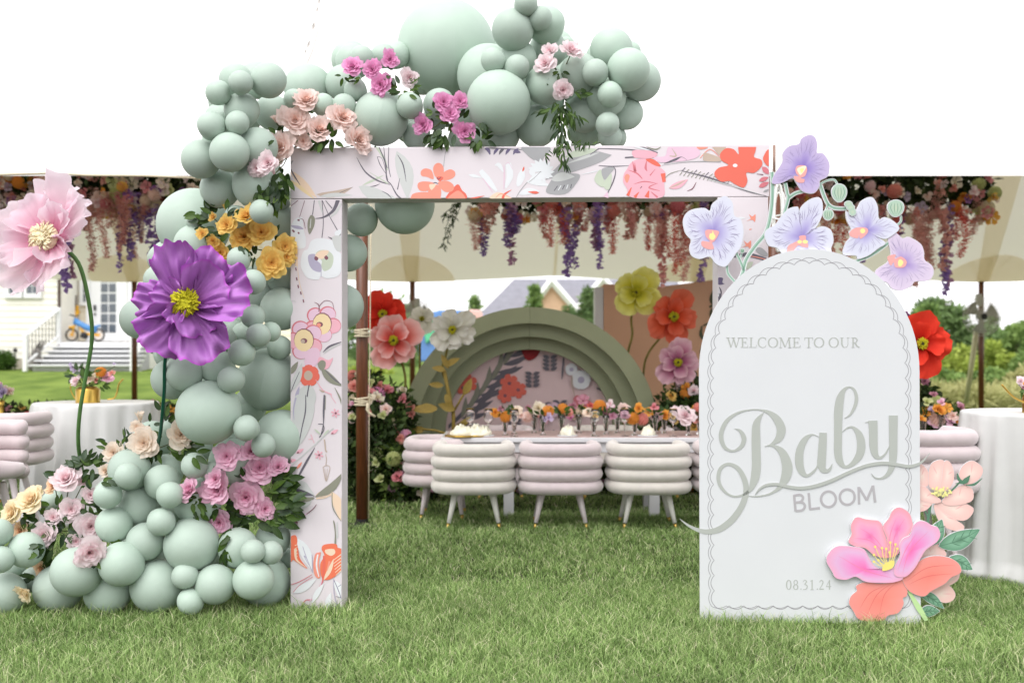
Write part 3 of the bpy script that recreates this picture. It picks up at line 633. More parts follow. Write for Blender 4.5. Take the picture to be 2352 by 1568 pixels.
A.line([(300, 870, 8), (298, 820, 7), (265, 797, 3)], a_plum); A.line([(300, 830, 5), (345, 786, 4), (400, 800, 4), (415, 860, 3)], a_plum)
A.blob([(205, 1180), (240, 1150), (290, 1150), (310, 1200), (290, 1260), (240, 1310), (190, 1270)], a_lil); A.blob([(290, 1245), (310, 1215), (370, 1240), (408, 1222), (380, 1290), (350, 1310), (300, 1300)], a_pk); A.line([(330, 1180, 3), (380, 1135, 14), (474, 1100, 5)], a_dg); A.line([(335, 1190, 3), (390, 1150, 9), (474, 1112, 4)], a_lg)
fl(A, 222, 1358, 84, 7, a_cor, .2, .7); fl_disc(A, 218, 1358, 34, a_tan, 38)
A.blob([(290, 1270), (320, 1240), (350, 1255), (345, 1300), (310, 1315)], a_olv); A.leaf((315, 1300), (480, 1440), 60, a_olv, 14); A.line([(350, 1320, 4), (420, 1390, 10), (478, 1430, 3)], a_dg)
A.leaf((80, 1480), (170, 1260), 60, a_lg, 10); A.leaf((78, 1350), (140, 1250), 40, a_olv); A.line([(150, 1330, 4), (110, 1420, 6), (80, 1500, 4)], a_dg)
A.leaf((215, 1430), (120, 1620), 70, a_lg, 18); A.leaf((235, 1430), (230, 1640), 90, a_lg); A.line([(225, 1430, 8), (210, 1520, 10), (215, 1640, 5)], a_dg); A.leaf((150, 1440), (120, 1600), 26, a_per, 6)
A.line([(275, 1390, 4), (330, 1470, 8), (390, 1500, 10), (395, 1520, 5), (430, 1570, 4)], a_pk); A.line([(300, 1465, 3), (330, 1480, 14), (345, 1478, 3)], a_tan); A.line([(345, 1510, 14), (342, 1620, 14)], a_olv, smooth=False); A.line([(420, 1450, 4), (460, 1530, 12), (478, 1600, 6)], a_olv)
A.tf(642.9, 925.1, .3099)
A.blob([(110, -40), (160, -60), (240, -20), (255, 60), (215, 200), (140, 318), (110, 270), (92, 120)], a_lg); A.blob([(150, -40), (240, -40), (235, 60), (190, 200), (150, 270), (180, 100)], a_gry) if False else None
A.line([(192, -60, 6), (190, 60, 10), (165, 180, 8), (140, 312, 7)], a_dg); A.line([(120, -40, 12), (102, 50, 10), (106, 125, 4)], a_per)
A.line([(330, -60, 12), (325, 60, 14), (322, 160, 6), (300, 250, 6)], a_dg); A.line([(285, 155, 5), (320, 160, 5), (325, 200, 7), (292, 255, 6)], a_dg)
A.line([(400, 185, 4), (330, 240, 9), (260, 310, 9), (180, 380, 9), (80, 470, 8)], a_lg); A.line([(260, 330, 4), (200, 430, 16), (140, 540, 14)], a_dg); A.leaf((255, 190), (310, 240), 14, a_sage); A.leaf((365, 195), (320, 245), 14, a_sage)
for (x, y, a) in ((150, 355, .7), (405, 213, .7), (95, 425, .2)): A.leaf((x - 28, y + 24 * a), (x + 28, y - 24 * a), 26, a_pk); A.line([(x - 22, y + 20 * a, 9), (x - 8, y + 14 * a, 9)], a_plum, smooth=False)
for (x, y) in ((412, 75), (290, 385)):
    fl(A, x, y, 34, 6, a_pk, .3, .35); fl_disc(A, x + 2, y, 8, a_plum)
A.leaf((125, 488), (165, 435), 18, a_sal); A.line([(230, 232, 5), (240, 262, 5), (212, 268, 4)], a_pk); A.line([(240, 262, 5), (255, 295, 4)], a_pk); A.line([(85, 520, 24), (95, 480, 6)], a_lg)
A.line([(330, 268, 8), (334, 300, 9), (340, 350, 9), (350, 362, 10)], a_tan); A.line([(340, 378, 4), (346, 420, 5), (340, 460, 4)], a_tan); A.line([(320, 475, 4), (330, 530, 4), (343, 578, 5), (360, 530, 4), (371, 475, 4), (345, 462, 5), (320, 475, 4)], a_tan); A.line([(333, 485, 3), (343, 570, 3), (352, 485, 3)], a_tan)
A.blob([(75, 660), (75, 600), (140, 572), (190, 585), (225, 630), (258, 688), (200, 660), (120, 650)], a_lg); A.blob([(75, 680), (90, 640), (160, 640), (258, 690), (160, 690)], a_dg); A.blob([(75, 700), (160, 702), (258, 700), (200, 730), (75, 725)], a_olv); A.blob([(75, 730), (200, 735), (240, 715), (200, 770), (120, 800), (75, 800)], a_lg); A.line([(75, 695, 4), (250, 690, 4)], a_wh, smooth=False)
A.leaf((262, 690), (400, 610), 50, a_pea, 12); A.leaf((260, 695), (470, 510), 60, a_olv, 30) ; A.line([(262, 695, 4), (340, 680, 7), (400, 640, 4)], a_olv); A.line([(270, 705, 12), (330, 700, 10), (390, 670, 14)], a_pea)
A.leaf((385, 655), (465, 890), 76, a_pea, -16); A.line([(388, 660, 6), (395, 780, 7), (460, 880, 4)], a_olv); A.blob([(395, 870), (410, 900), (418, 1040), (405, 1040), (408, 960)], a_olv); A.line([(425, 880, 8), (425, 1000, 14)], a_lg)
A.line([(75, 912, 4), (160, 850, 5), (240, 790, 6), (272, 750, 4)], a_plum); A.line([(155, 830, 4), (190, 825, 9), (200, 810, 3)], a_lil); A.line([(115, 895, 4), (130, 880, 8), (125, 910, 3)], a_plum)
A.blob([(75, 1170), (75, 1010), (100, 978), (125, 990), (135, 1060), (150, 1150), (205, 1225), (130, 1180), (100, 1160)], a_org); A.line([(115, 1080, 20), (125, 1160, 14), (195, 1215, 3)], a_pea)
for i in range(5): A.line([(112, 1055 + 22 * i, 6), (132, 1045 + 22 * i, 3)], a_pea, smooth=False)
A.leaf((132, 1000), (240, 1240), 80, a_wh, -10); A.line([(170, 1060, 4), (200, 1150, 6), (242, 1250, 5)], a_per); A.line([(238, 1120, 4), (242, 1200, 7), (242, 1255, 4)], a_per); A.line([(200, 1150, 4), (180, 1130, 6), (215, 1200, 3)], a_per)
A.blob([(248, 1200), (262, 1120), (290, 1105), (305, 1110), (290, 1180), (300, 1290), (262, 1280)], a_sal); A.line([(282, 1120, 10), (272, 1200, 12), (290, 1285, 6)], a_wh)
A.blob([(305, 1270), (300, 1190), (330, 1130), (310, 1080), (325, 1050), (380, 1040), (420, 1045), (430, 1070), (462, 1090), (462, 1220), (400, 1290), (330, 1310)], a_org); A.blob([(340, 1085), (400, 1080), (410, 1110), (380, 1130), (340, 1110)], a_pea); A.line([(330, 1130, 18), (326, 1230, 22), (318, 1315, 8)], a_cor)
A.leaf((325, 1310), (400, 1150), 30, a_pea, 8); A.line([(350, 1240, 8), (370, 1170, 16)], a_sal, smooth=False)
for i in range(6): A.line([(395 + 4 * i, 1165 + 22 * i, 4), (455, 1120 + 24 * i, 8)], a_pea, smooth=False)
A.leaf((95, 1405), (270, 1300), 54, a_wh, 8); A.line([(80, 1345, 4), (150, 1320, 6), (240, 1268, 4)], a_dpk); A.line([(100, 1400, 4), (150, 1345, 4), (245, 1285, 4)], a_dpk)
A.line([(150, 1520, 4), (190, 1460, 8), (240, 1450, 8), (290, 1370, 7), (320, 1315, 14)], a_dpk); A.line([(215, 1470, 7), (280, 1400, 5), (310, 1320, 5)], a_lil); A.leaf((240, 1480), (330, 1330), 40, a_wh, -6); A.leaf((350, 1540), (380, 1400), 46, a_wh, -6)
A.line([(400, 1300, 4), (402, 1400, 6), (420, 1480, 7), (450, 1530, 4)], a_per); A.leaf((405, 1310), (470, 1480), 60, a_wh, -10); A.line([(402, 1310, 4), (440, 1400, 5), (462, 1470, 4)], a_vio); A.line([(430, 1360, 3), (460, 1340, 4)], a_vio, smooth=False); A.line([(415, 1430, 3), (455, 1440, 4)], a_vio, smooth=False)
A.build('floral_print', post_l)
# right post print
A = Art(AP, base=.0012, rect=(1649.5, 454, 1763.5, 1404)); A.tf(1215.2, 313.6, .25)
for (x, y, s) in ((2045, 755, 1), (2000, 1000, 1.1)):
    A.blob([(x - 45 * s, y + 20), (x - 10 * s, y), (x - 25 * s, y - 40 * s), (x + 5, y - 20), (x + 35 * s, y - 40 * s), (x + 30 * s, y + 30), (x + 5, y + 10)], a_sal)
A.leaf((1900, 750), (1990, 748), 22, a_wh); A.line([(2022, 855, 8), (2044, 850, 8)], a_sal, smooth=False); A.line([(1860, 1110, 8), (2000, 1085, 40), (2180, 1130, 30)], a_dg); A.blob([(2080, 1020), (2140, 1025), (2200, 1090), (2150, 1100), (2090, 1060)], a_gry); A.line([(2030, 1098, 6), (2100, 1110, 8), (2200, 1135, 7)], a_sal)
A.line([(1748, 580, 14), (1740, 700, 12), (1733, 800, 5)], a_olv); A.line([(1725, 1170, 14), (1730, 1400, 12)], a_dg, smooth=False); A.line([(1718, 1170, 8), (1722, 1420, 7)], a_sal, smooth=False)
A.blob([(1735, 1300), (1780, 1300), (1775, 1340), (1795, 1352), (1740, 1360)], a_vio); A.blob([(1720, 1500), (1735, 1440), (1760, 1440), (1745, 1380), (1770, 1420), (1760, 1500), (1730, 1560)], a_dg); A.line([(1740, 1470, 6), (1748, 1400, 6)], a_wh, smooth=False)
A.leaf((1960, 1200), (2060, 1150), 60, a_sage, 10)
A.build('floral_print', post_r)

# ------------------------------------------------------------------ balloon garland
BL = """542,186,37,3;553,191,27,0;502,214,28,1;617,186,40,2;556,254,39,2;626,260,40,2;708,203,54,3;675,230,24,1;742,241,25,1;790,244,27,1;790,192,41,3;817,208,26,2;874,272,62,1
942,244,30,0;811,143,39,4;831,132,26,3;880,130,28,4;910,128,31,5;1025,112,109,4;955,310,32,3;486,290,32,0;546,283,27,0;512,283,27,2;528,351,44,0;462,366,43,2;592,339,44,2;486,318,20,3
593,424,57,2;505,434,43,3;446,517,82,5;447,563,45,4;375,595,34,5;371,648,40,4;443,509,16,4;543,497,26,3;601,486,27,1;645,465,20,5;653,513,38,5;550,595,27,2;581,648,28,1;609,619,30,4;653,637,38,5
598,676,38,5;647,710,48,4;580,727,27,2;594,769,27,1;622,762,22,3;642,797,27,1;560,766,26,4;555,809,30,1;531,871,30,1;322,732,44,3;376,764,43,2;424,853,42,2;395,870,46,3;386,804,25,4;500,842,40,2
514,780,28,3;534,756,25,5;617,871,69,4;479,947,72,2;575,932,38,5;567,983,29,1;604,1022,27,1;647,1004,62,4;534,1060,52,3;447,1068,29,1;489,1083,25,2;464,1030,26,5;382,1083,39,2;373,1107,39,1
298,1078,47,1;293,1091,29,0;391,1135,30,0;320,1160,48,1;369,1197,31,0;454,1150,53,3;440,1250,61,1;247,1135,31,1;262,1205,40,2;335,1243,42,1;279,1295,50,0;176,1313,55,0;134,1362,54,1;248,1366,53,1
362,1345,60,1;425,1322,29,0;437,1381,30,0;495,1341,44,1;582,1331,45,1;547,1258,45,2;581,1266,27,0;622,1268,26,1;610,1346,56,4;628,1236,39,4;662,1280,22,5;-4,1221,31,1;2,1285,30,0;60,1262,39,2
12,1363,47,2;78,1330,28,3;33,1300,24,4;122,1150,24,5;350,1013,46,5;395,980,20,5;829,505,37,6;930,470,67,6;800,582,42,6;783,704,52,6;840,510,22,6;1145,236,72,0;1122,175,70,2;1134,139,28,0
1187,154,28,0;1190,137,41,1;1178,69,47,1;1207,10,27,0;1240,42,27,0;1254,58,43,2;1259,115,42,2;1300,105,20,4;1252,197,45,2;1332,170,45,1;1366,167,30,0;1404,115,48,2;1443,161,48,1;1402,217,29,0
1392,225,44,1;1472,187,44,2;1447,120,24,4;1396,286,27,1;1342,262,43,2;1440,262,36,3;1400,314,27,3;1412,316,26,4;1345,300,40,4;1233,290,47,3;1150,308,45,4;1009,241,36,3;1000,272,28,3;1060,320,30,4"""
bl = [tuple(float(a) for a in t.split(',')) for t in BL.replace('\n', ';').split(';')]
placed = []
def covered(x, y, g):
    return any(math.hypot(x - b[0], y - b[1]) < b[2] + g for b in bl if b[3] < 6)
_rf = random.Random(9); fill = []
for _ in range(9000):
    x, y, r = _rf.uniform(-30, 1480), _rf.uniform(100, 1390), _rf.uniform(30, 46)
    if x > 672 and y > 330: continue
    if any(math.hypot(x - f[0], y - f[1]) < 40 for f in fill): continue
    if all(covered(x + r * math.cos(a), y + r * math.sin(a), 15) for a in [k * PI / 6 for k in range(12)]) and y + r < 1396: fill.append((x, y, r, 7))
    if len(fill) >= 75: break
bl += fill
BASE = {7: 6.02, 0: 5.42, 1: 5.46, 2: 5.52, 3: 5.6, 4: 5.72, 5: 5.86, 6: 6.05}
for i, (x, y, r, lay) in sorted(enumerate(bl), key=lambda t: (t[1][3], t[1][1])):
    lay = int(lay)
    top = y < 345 and x > 640
    Y0 = BASE[lay] + (.28 if top else 0) + (.10 if y > 1000 else 0) - (0.0)
    Rr = px(r, 5.6)
    if lay == 7: Y0 += _rf.uniform(0, .12)
    if not top and lay < 6 and x + r > 664: Y0 = max(Y0, 5.80 + .25 * Rr)
    if top and y + r > 336: Y0 = max(Y0, 5.86 + Rr * .8)
    Y = Y0
    for _ in range(3):
        if lay == 7: break
        for (cx, cy, cr, cY) in placed:
            d = math.hypot(px(x - cx, 5.6), px(y - cy, 5.6)); R2 = px(cr, 5.6)
            s = .93 * (Rr + R2)
            if d < s and abs(Y - cY) < math.sqrt(s * s - d * d) and d > 0:
                Y = min(cY + math.sqrt(s * s - d * d), Y0 + .55)
    placed.append((x, y, r, Y))
def balloon_mesh(seed, pear):
    mb = MB()
    def fn(u, v):
        th = PI * u; a = 2 * PI * v
        r = math.sin(th); z = math.cos(th)
        k = 1 - pear * max(0, -z) ** 1.5
        zz = z * (1 + (.10 * pear * 4 if z < 0 else 0) * .5)
        return (r * k * math.cos(a), r * k * math.sin(a), zz)
    mb.grid(fn, 22, 36)
    mb.lathe([(.03, -1.14), (.05, -1.12), (.03, -1.06), (.04, -1.0)], 8)
    return mb.mesh('balloon_skin', M_balloon)
BMESH = [balloon_mesh(0, .10), balloon_mesh(1, .24), balloon_mesh(2, .34)]
gar = thing('balloon_garland', 'sage green balloon garland climbing the left post and over the top of the arch', 'balloon garland', (-1.6, 5.8, 0))
rb = random.Random(5); BAL = []
for (x, y, r, Y) in placed:
    c = P(x, y, Y); R = px(r, Y) * (1.03 if r > 45 else 1.05)
    BAL.append((x, y, r, Y, R))
    me = BMESH[0 if r > 45 else (1 if r > 33 else 2)]
    d = Vector((rb.uniform(-.6, .6), -1.1 if rb.random() < .7 else -.3, rb.uniform(-.1, .9)))
    if r < 33: d = Vector((rb.uniform(-1, 1), -.7, rb.uniform(-1, 1)))
    if c.z - R < 0.0: c.z = R * .97
    inst(me, c, aim(d, rb.uniform(0, 6)), (R, R, R * rb.uniform(.98, 1.03)), gar, 'balloon')
def front(x, y, pad=6, dflt=5.75):
    b = dflt
    for (cx, cy, r, Y, R) in BAL:
        d = math.hypot(x - cx, y - cy)
        if d < r + pad: b = min(b, Y - R * math.sqrt(max(0, 1 - (d / (r + pad)) ** 2)))
    return b
# ------------------------------------------------------------------ sprays of roses tucked into the garland
def spray(label, roses, leaves, seed, stems=True, ymin=None):
    rs = random.Random(seed)
    cx = sum(r[0] for r in roses) / len(roses); cy = sum(r[1] for r in roses) / len(roses)
    Yc = front(cx, cy); root = thing('rose_spray', label, 'roses', P(cx, cy, Yc + .12))
    base = P(cx, cy + 15, Yc + .15)
    for i, rr in enumerate(roses):
        x, y, r, mt = rr[:4]; bud = len(rr) > 4
        Y = front(x, y, 4) - px(r, 5.5) * .3 - .03
        if y < 345 and x > 670 and y + r > 318: Y = max(Y, 5.50) if y + r < 345 else Y
        Y -= rs.uniform(0, .03)
        c = P(x, y, Y); R = px(r, Y) * (1.32 if not bud else 1.35)
        dx, dy = (x - cx) / 60, (cy - y) / 60
        ax = Vector((dx * .35 + rs.uniform(-.35, .35), -1, dy * .35 + rs.uniform(-.1, .5)))
        if bud: ax = Vector((dx * .3, -.35, 1.0))
        inst(BUD if bud else rs.choice(ROSES), c + Vector((0, .01, 0)), aim(ax, rs.uniform(0, 6)), (R, R, R * .95), root, 'rose', mt)
        if stems and (bud or rs.random() < .6):
            mb = MB(); b2 = base + Vector((rs.uniform(-.03, .03), 0, rs.uniform(-.03, .03)))
            p1 = c + Vector((0, R * .3, -R * .2)); mb.tube([p1, p1 * .55 + b2 * .45 + Vector((0, .02, -.015)), b2], [.0028, .003, .0035], 5)
            mb.build('stem', M_twig, root, smooth=True)
    for (x, y, rx, ry, n, ln, *opt) in leaves:
        ang = opt[0] if opt and opt[0] is not None else None; nar = len(opt) > 1 and opt[1]; lm = opt[2] if len(opt) > 2 else None
        for k in range(n):
            a = rs.uniform(0, 2 * PI); q = rs.random() ** .6; lx, ly = x + rx * q * math.cos(a), y + ry * q * math.sin(a)
            Y = front(lx, ly, 4, 5.70) + rs.uniform(-.03, .025)
            if ly > 330 and lx > 668: Y = min(Y, 5.62)
            if ang is None: d = Vector((math.cos(a) + rs.uniform(-.6, .6), rs.uniform(-.5, .25), -math.sin(a) + rs.uniform(-.6, .6)))
            else:
                aa = math.radians(ang + rs.uniform(-42, 42)); d = Vector((math.cos(aa), rs.uniform(-.35, .2), math.sin(aa)))
            put_leaf(P(lx, ly, Y), d, px(ln * rs.uniform(.75, 1.15), Y), root, narrow=nar, m=lm, rs=rs)
    return root
spray('spray of magenta roses and one blush rose beside the giant balloon',
      [(810, 156, 23, R_MAG), (856, 161, 21, R_MAG), (894, 138, 21, R_MAG), (876, 195, 25, R_MAG), (938, 178, 21, R_PALE), (861, 150, 14, R_MAG)],
      [(830, 180, 16, 14, 7, 20), (925, 205, 34, 16, 20, 24), (905, 170, 12, 14, 5, 20), (790, 175, 8, 8, 3, 18)], 1)
spray('five hot pink roses on the arch top left of the big front balloon',
      [(1018, 236, 22, R_MAG), (1057, 234, 21, R_MAG), (1032, 262, 22, R_MAG), (1066, 302, 25, R_MAG), (975, 287, 24, R_MAG)],
      [(1015, 312, 30, 18, 22, 30, 240), (1100, 290, 12, 14, 6, 28, 300), (1045, 275, 30, 16, 12, 24), (1100, 320, 24, 12, 14, 24), (995, 260, 12, 14, 5, 22)], 2)
spray('large spray of peach pink roses spilling over the top left corner of the arch',
      [(704, 234, 29, R_PEACHP), (634, 277, 19, R_PEACHP, 1), (677, 280, 36, R_PEACHP), (782, 274, 35, R_PEACHP), (731, 303, 33, R_PEACHP), (817, 322, 33, R_PEACHP), (647, 342, 36, R_PEACHP), (696, 326, 20, R_PEACHP), (617, 376, 25, R_PALE), (595, 387, 22, R_PALE), (628, 396, 16, R_PALE, 1)],
      [(760, 318, 44, 16, 26, 26), (640, 318, 14, 14, 7, 26), (700, 312, 20, 14, 8, 24), (625, 432, 34, 34, 34, 30, 250), (652, 400, 14, 24, 12, 28, 270), (724, 262, 10, 10, 3, 20), (640, 455, 20, 20, 6, 30, 265, False, M_leafv[2])], 3)
spray('four pale blush roses with a long trailing vine hanging over the arch top',
      [(1264, 121, 20, R_PALE), (1255, 149, 24, R_PALE), (1310, 119, 25, R_PALE), (1291, 206, 22, R_PALE), (1277, 222, 12, R_PALE, 1)],
      [(1285, 160, 14, 18, 8, 22), (1262, 180, 14, 8, 6, 22), (1292, 246, 26, 16, 18, 28, 270, True), (1288, 285, 18, 34, 34, 28, 265, True), (1290, 340, 16, 34, 34, 22, 268, True), (1300, 372, 9, 18, 12, 20, 275, True), (1340, 328, 42, 7, 20, 18, 250, True), (1320, 268, 16, 14, 10, 26, 300, True), (1256, 255, 14, 8, 7, 26, 220, True), (1256, 352, 6, 12, 5, 16, 300, True), (1330, 215, 14, 14, 7, 22, 330)], 4)
spray('spray of golden yellow roses with glossy leaves left of the upper post',
      [(559, 547, 34, R_YEL), (601, 536, 32, R_YEL), (567, 500, 25, R_YEL), (521, 517, 22, R_YEL), (517, 478, 14, R_YEL, 1), (507, 579, 27, R_YEL), (623, 604, 33, R_YEL), (652, 566, 25, R_YEL), (465, 537, 14, R_YEL), (491, 553, 16, R_YEL), (491, 499, 12, R_YEL), (655, 590, 20, R_YEL)],
      [(470, 500, 30, 18, 14, 30, 160), (490, 480, 22, 12, 10, 28, 110), (500, 535, 30, 16, 14, 30, 200), (530, 560, 20, 14, 8, 26), (585, 590, 22, 14, 12, 22, None, False, M_leafv[0]), (630, 545, 14, 16, 6, 22), (520, 495, 20, 14, 7, 26, 60), (465, 512, 14, 10, 4, 28, 190)], 5)
spray('spray of pale peach roses around the foot of the dark green stem',
      [(320, 962, 22, R_PEACH, 1), (314, 982, 15, R_PEACH), (332, 1019, 33, R_PEACH), (412, 1001, 32, R_PEACH), (262, 1040, 24, R_PEACH), (244, 1081, 16, R_PEACH)],
      [(372, 955, 12, 16, 5, 28, 90), (388, 960, 16, 10, 5, 28, 20), (430, 1040, 34, 16, 16, 32, 340), (380, 1020, 22, 18, 9, 26), (345, 975, 16, 12, 4, 22), (285, 1020, 14, 14, 5, 24, 100), (240, 1020, 12, 10, 3, 24, 150), (435, 1020, 20, 10, 8, 34, 10), (360, 1042, 26, 10, 7, 28, 250), (292, 1010, 8, 14, 4, 22, 90, True)], 6)
spray('spray of blush, cream yellow and apricot roses sprawling over the far left balloons',
      [(154, 1104, 33, R_PALE), (124, 1117, 19, R_ORP), (74, 1152, 32, R_YPEACH), (32, 1179, 28, R_YPEACH), (49, 1218, 19, R_ORP), (104, 1228, 28, R_PALE), (122, 1190, 21, R_PALE), (163, 1170, 25, R_PALE), (207, 1206, 33, R_PALE), (174, 1242, 21, R_PALE), (203, 1265, 34, R_PALE), (96, 1303, 18, R_ORP), (61, 1357, 23, R_YPEACH), (206, 1139, 19, R_PALE), (188, 1108, 14, R_PALE)],
      [(186, 1068, 22, 14, 14, 30, 170), (210, 1060, 22, 16, 14, 26, 60), (205, 1090, 24, 16, 14, 26, 250), (240, 1052, 14, 10, 4, 26, 60), (128, 1100, 10, 12, 5, 24, 130), (150, 1215, 34, 26, 22, 34), (105, 1260, 30, 22, 18, 30, 210), (130, 1165, 26, 14, 12, 26), (200, 1165, 24, 20, 12, 26, 320), (90, 1195, 26, 18, 14, 28), (110, 1290, 22, 18, 10, 28, 250), (80, 1328, 14, 10, 5, 26, 170), (240, 1237, 16, 5, 5, 34, 5), (60, 1195, 16, 12, 6, 24, 250), (220, 1290, 10, 10, 3, 26, 280), (238, 1102, 18, 10, 7, 26, 10)], 7)
spray('spray of pink roses with long glossy leaves spreading onto the foot of the post',
      [(520, 1050, 30, R_PINK), (576, 1040, 27, R_PINK), (594, 1078, 36, R_PINK), (638, 1074, 24, R_PINK), (502, 1124, 37, R_PINK), (438, 1126, 25, R_PINK), (566, 1139, 35, R_PINK), (606, 1168, 23, R_PINK), (504, 1198, 27, R_PINK), (497, 1100, 22, R_PINK)],
      [(640, 1110, 26, 20, 22, 36, 20), (650, 1150, 26, 26, 28, 36, 10), (620, 1190, 38, 20, 26, 36, 340), (560, 1185, 34, 18, 20, 34, 200), (510, 1165, 30, 14, 12, 28), (455, 1165, 16, 18, 10, 26, 280), (520, 1225, 16, 16, 10, 36, 250), (516, 1262, 10, 14, 7, 36, 280), (560, 1100, 20, 14, 10, 30), (600, 1130, 18, 14, 8, 28), (664, 1098, 8, 6, 3, 34, 5), (664, 1168, 8, 6, 3, 40, 355), (455, 1148, 12, 8, 4, 22, 200), (500, 1090, 12, 10, 4, 20)], 8)
# ------------------------------------------------------------------ welcome sign
SP = Plane(1605, 5.50, 2112, 5.40)
sign = thing('welcome_sign', 'white arched welcome sign with script lettering and cut-out flowers in front of the right post', 'sign', tuple(SP.at(1858, 1420)))
def sign_outline(d=0.0, n=44, bottom=1424.0):
    """outline of the board in picture units, moved in by d"""
    pts = []
    a, b = 252.0 - d, 279.0 - d
    for i in range(n + 1):
        t = PI - PI * i / n; pts.append((1857 + a * math.cos(t), 852 - b * math.sin(t)))
    return pts
ol = [(1607, 1424)] + sign_outline() + [(2112, 1430)]
mb = MB(); board(mb, SP, ol, 0.0, .022)
mb.build('board', [M_sign, M_white], sign)
M_sage = mat('sage_vinyl', lin(168, 172, 166), .35, .4, var=.03, vscale=3)
M_greyv = mat('warm_grey_vinyl', lin(168, 165, 168), .4, .3, var=.03)
M_line = mat('fine_grey_line', lin(140, 138, 142), .5, .3, var=.02)
# scalloped double line
def scallop(d, per, amp, wd, A, up=1):
    path = [(1607 + d + 1, 1424 - 36)] + [(1607 + d, 1360), (1605 + d, 1100)] + sign_outline(d, 60)[0:] + [(2110 - d, 1100), (2111 - d, 1360), (2111 - d, 1388)]
    # resample evenly
    P_ = [Vector(p) for p in path]; L = [0]
    for i in range(1, len(P_)): L.append(L[-1] + (P_[i] - P_[i - 1]).length)
    tot = L[-1]; n = int(round(tot / per)); pts = []
    def at(s):
        for i in range(1, len(L)):
            if s <= L[i] or i == len(L) - 1:
                t = (s - L[i - 1]) / max(1e-6, L[i] - L[i - 1]); p = P_[i - 1].lerp(P_[i], t); dd = (P_[i] - P_[i - 1]).normalized(); return p, Vector((dd.y, -dd.x))
    M_ = 8
    for k in range(n):
        for j in range(M_):
            f = j / M_; p, nn = at(tot * (k + f) / n); bump = math.sin(PI * f) ** .8
            pts.append((p.x + nn.x * bump * amp, p.y + nn.y * bump * amp, wd))
    p, nn = at(tot); pts.append((p.x, p.y, wd))
    A.line(pts, M_line, smooth=False)
    # bottom edge
    pts = []; x0, x1 = 1607 + d, 2111 - d; n2 = int(round((x1 - x0) / per))
    for k in range(n2):
        for j in range(M_):
            f = j / M_; x = x0 + (x1 - x0) * (k + f) / n2; pts.append((x, 1424 - 36 + math.sin(PI * f) ** .8 * amp, wd))
    pts.append((x1, 1388, wd)); A.line(pts, M_line, smooth=False)
A = Art(SP, base=.0225); scallop(33, 34.5, 8, 1.4, A); A.build('scallop_line', sign)
A = Art(SP, base=.0225); scallop(25, 34.5, 5.5, 1.2, A); A.build('scallop_line', sign)
def raised(strokes, m, name, o0=.0222, o1=.028, k=6, smooth=True, T=None, each=None):
    for i, st in enumerate(strokes):
        q = [(*(T(x, y)), w_) for x, y, w_ in st]
        L, R = stroke_poly(q, k, smooth and len(st) > 2); mb = MB(); off = o1 + .0002 * i
        n = len(L)
        fa = [SP.flat(*p, off) for p in L]; fb = [SP.flat(*p, off) for p in R]; ba = [SP.flat(*p, o0) for p in L]; bb = [SP.flat(*p, o0) for p in R]
        vs = fa + fb + ba + bb; fs = []
        for j in range(n - 1):
            fs += [(j, j + 1, n + j + 1, n + j), (j, 2 * n + j, 2 * n + j + 1, j + 1), (n + j, n + j + 1, 3 * n + j + 1, 3 * n + j)]
        fs += [(0, n, 3 * n, 2 * n), (n - 1, 3 * n - 1, 4 * n - 1, 2 * n - 1)]
        mb.add(vs, fs); yield mb
def letters(groups, m, T, wk, **kw):
    """groups: list of letters, each a list of strokes -> one mesh per letter"""
    for g in groups:
        big = MB()
        st = [[(x, y, w_ * wk) for x, y, w_ in s_] for s_ in g]
        for s_ in raised(st, m, 'letter', T=T, **kw): big.add(s_.v, s_.f)
        big.build('letter', m, sign)
ZB = lambda x, y: (1544.5 + x * .25, 846.7 + y * .25)
B_ = [[(832, 398, 3), (790, 450, 40), (765, 510, 68), (761, 600, 78), (763, 760, 80), (765, 880, 82), (755, 980, 80), (733, 1055, 60), (704, 1108, 34), (650, 1148, 22), (570, 1165, 18), (500, 1140, 20), (440, 1075, 30), (417, 1000, 34), (432, 920, 34), (475, 878, 28), (530, 872, 30), (600, 912, 40), (652, 1000, 48), (672, 1090, 50), (660, 1180, 52), (610, 1290, 56), (530, 1390, 60), (430, 1462, 56), (330, 1487, 46), (240, 1475, 36), (160, 1440, 24), (100, 1400, 13), (62, 1368, 2)],
      [(565, 545, 2), (612, 562, 24), (645, 610, 42), (650, 660, 42), (620, 715, 34), (550, 750, 20), (480, 720, 32), (444, 640, 40), (450, 560, 40), (500, 468, 34), (590, 404, 22), (700, 374, 12), (800, 374, 14), (880, 398, 36), (945, 450, 66), (985, 520, 80), (990, 580, 80), (965, 640, 62), (900, 690, 20), (840, 708, 4)],
      [(870, 703, 3), (930, 706, 26), (1000, 760, 66), (1042, 860, 92), (1045, 940, 94), (1020, 1020, 76), (970, 1090, 36), (910, 1130, 20), (850, 1152, 14), (760, 1165, 11), (695, 1160, 3)]]
a_ = [[(1338, 622, 3), (1275, 600, 14), (1210, 645, 52), (1165, 740, 70), (1157, 850, 76), (1180, 935, 62), (1225, 975, 30), (1280, 945, 22), (1322, 890, 14), (1325, 830, 6)],
      [(1376, 582, 66), (1370, 700, 74), (1362, 850, 76), (1372, 915, 62), (1412, 932, 34), (1440, 910, 22), (1459, 866, 2)]]
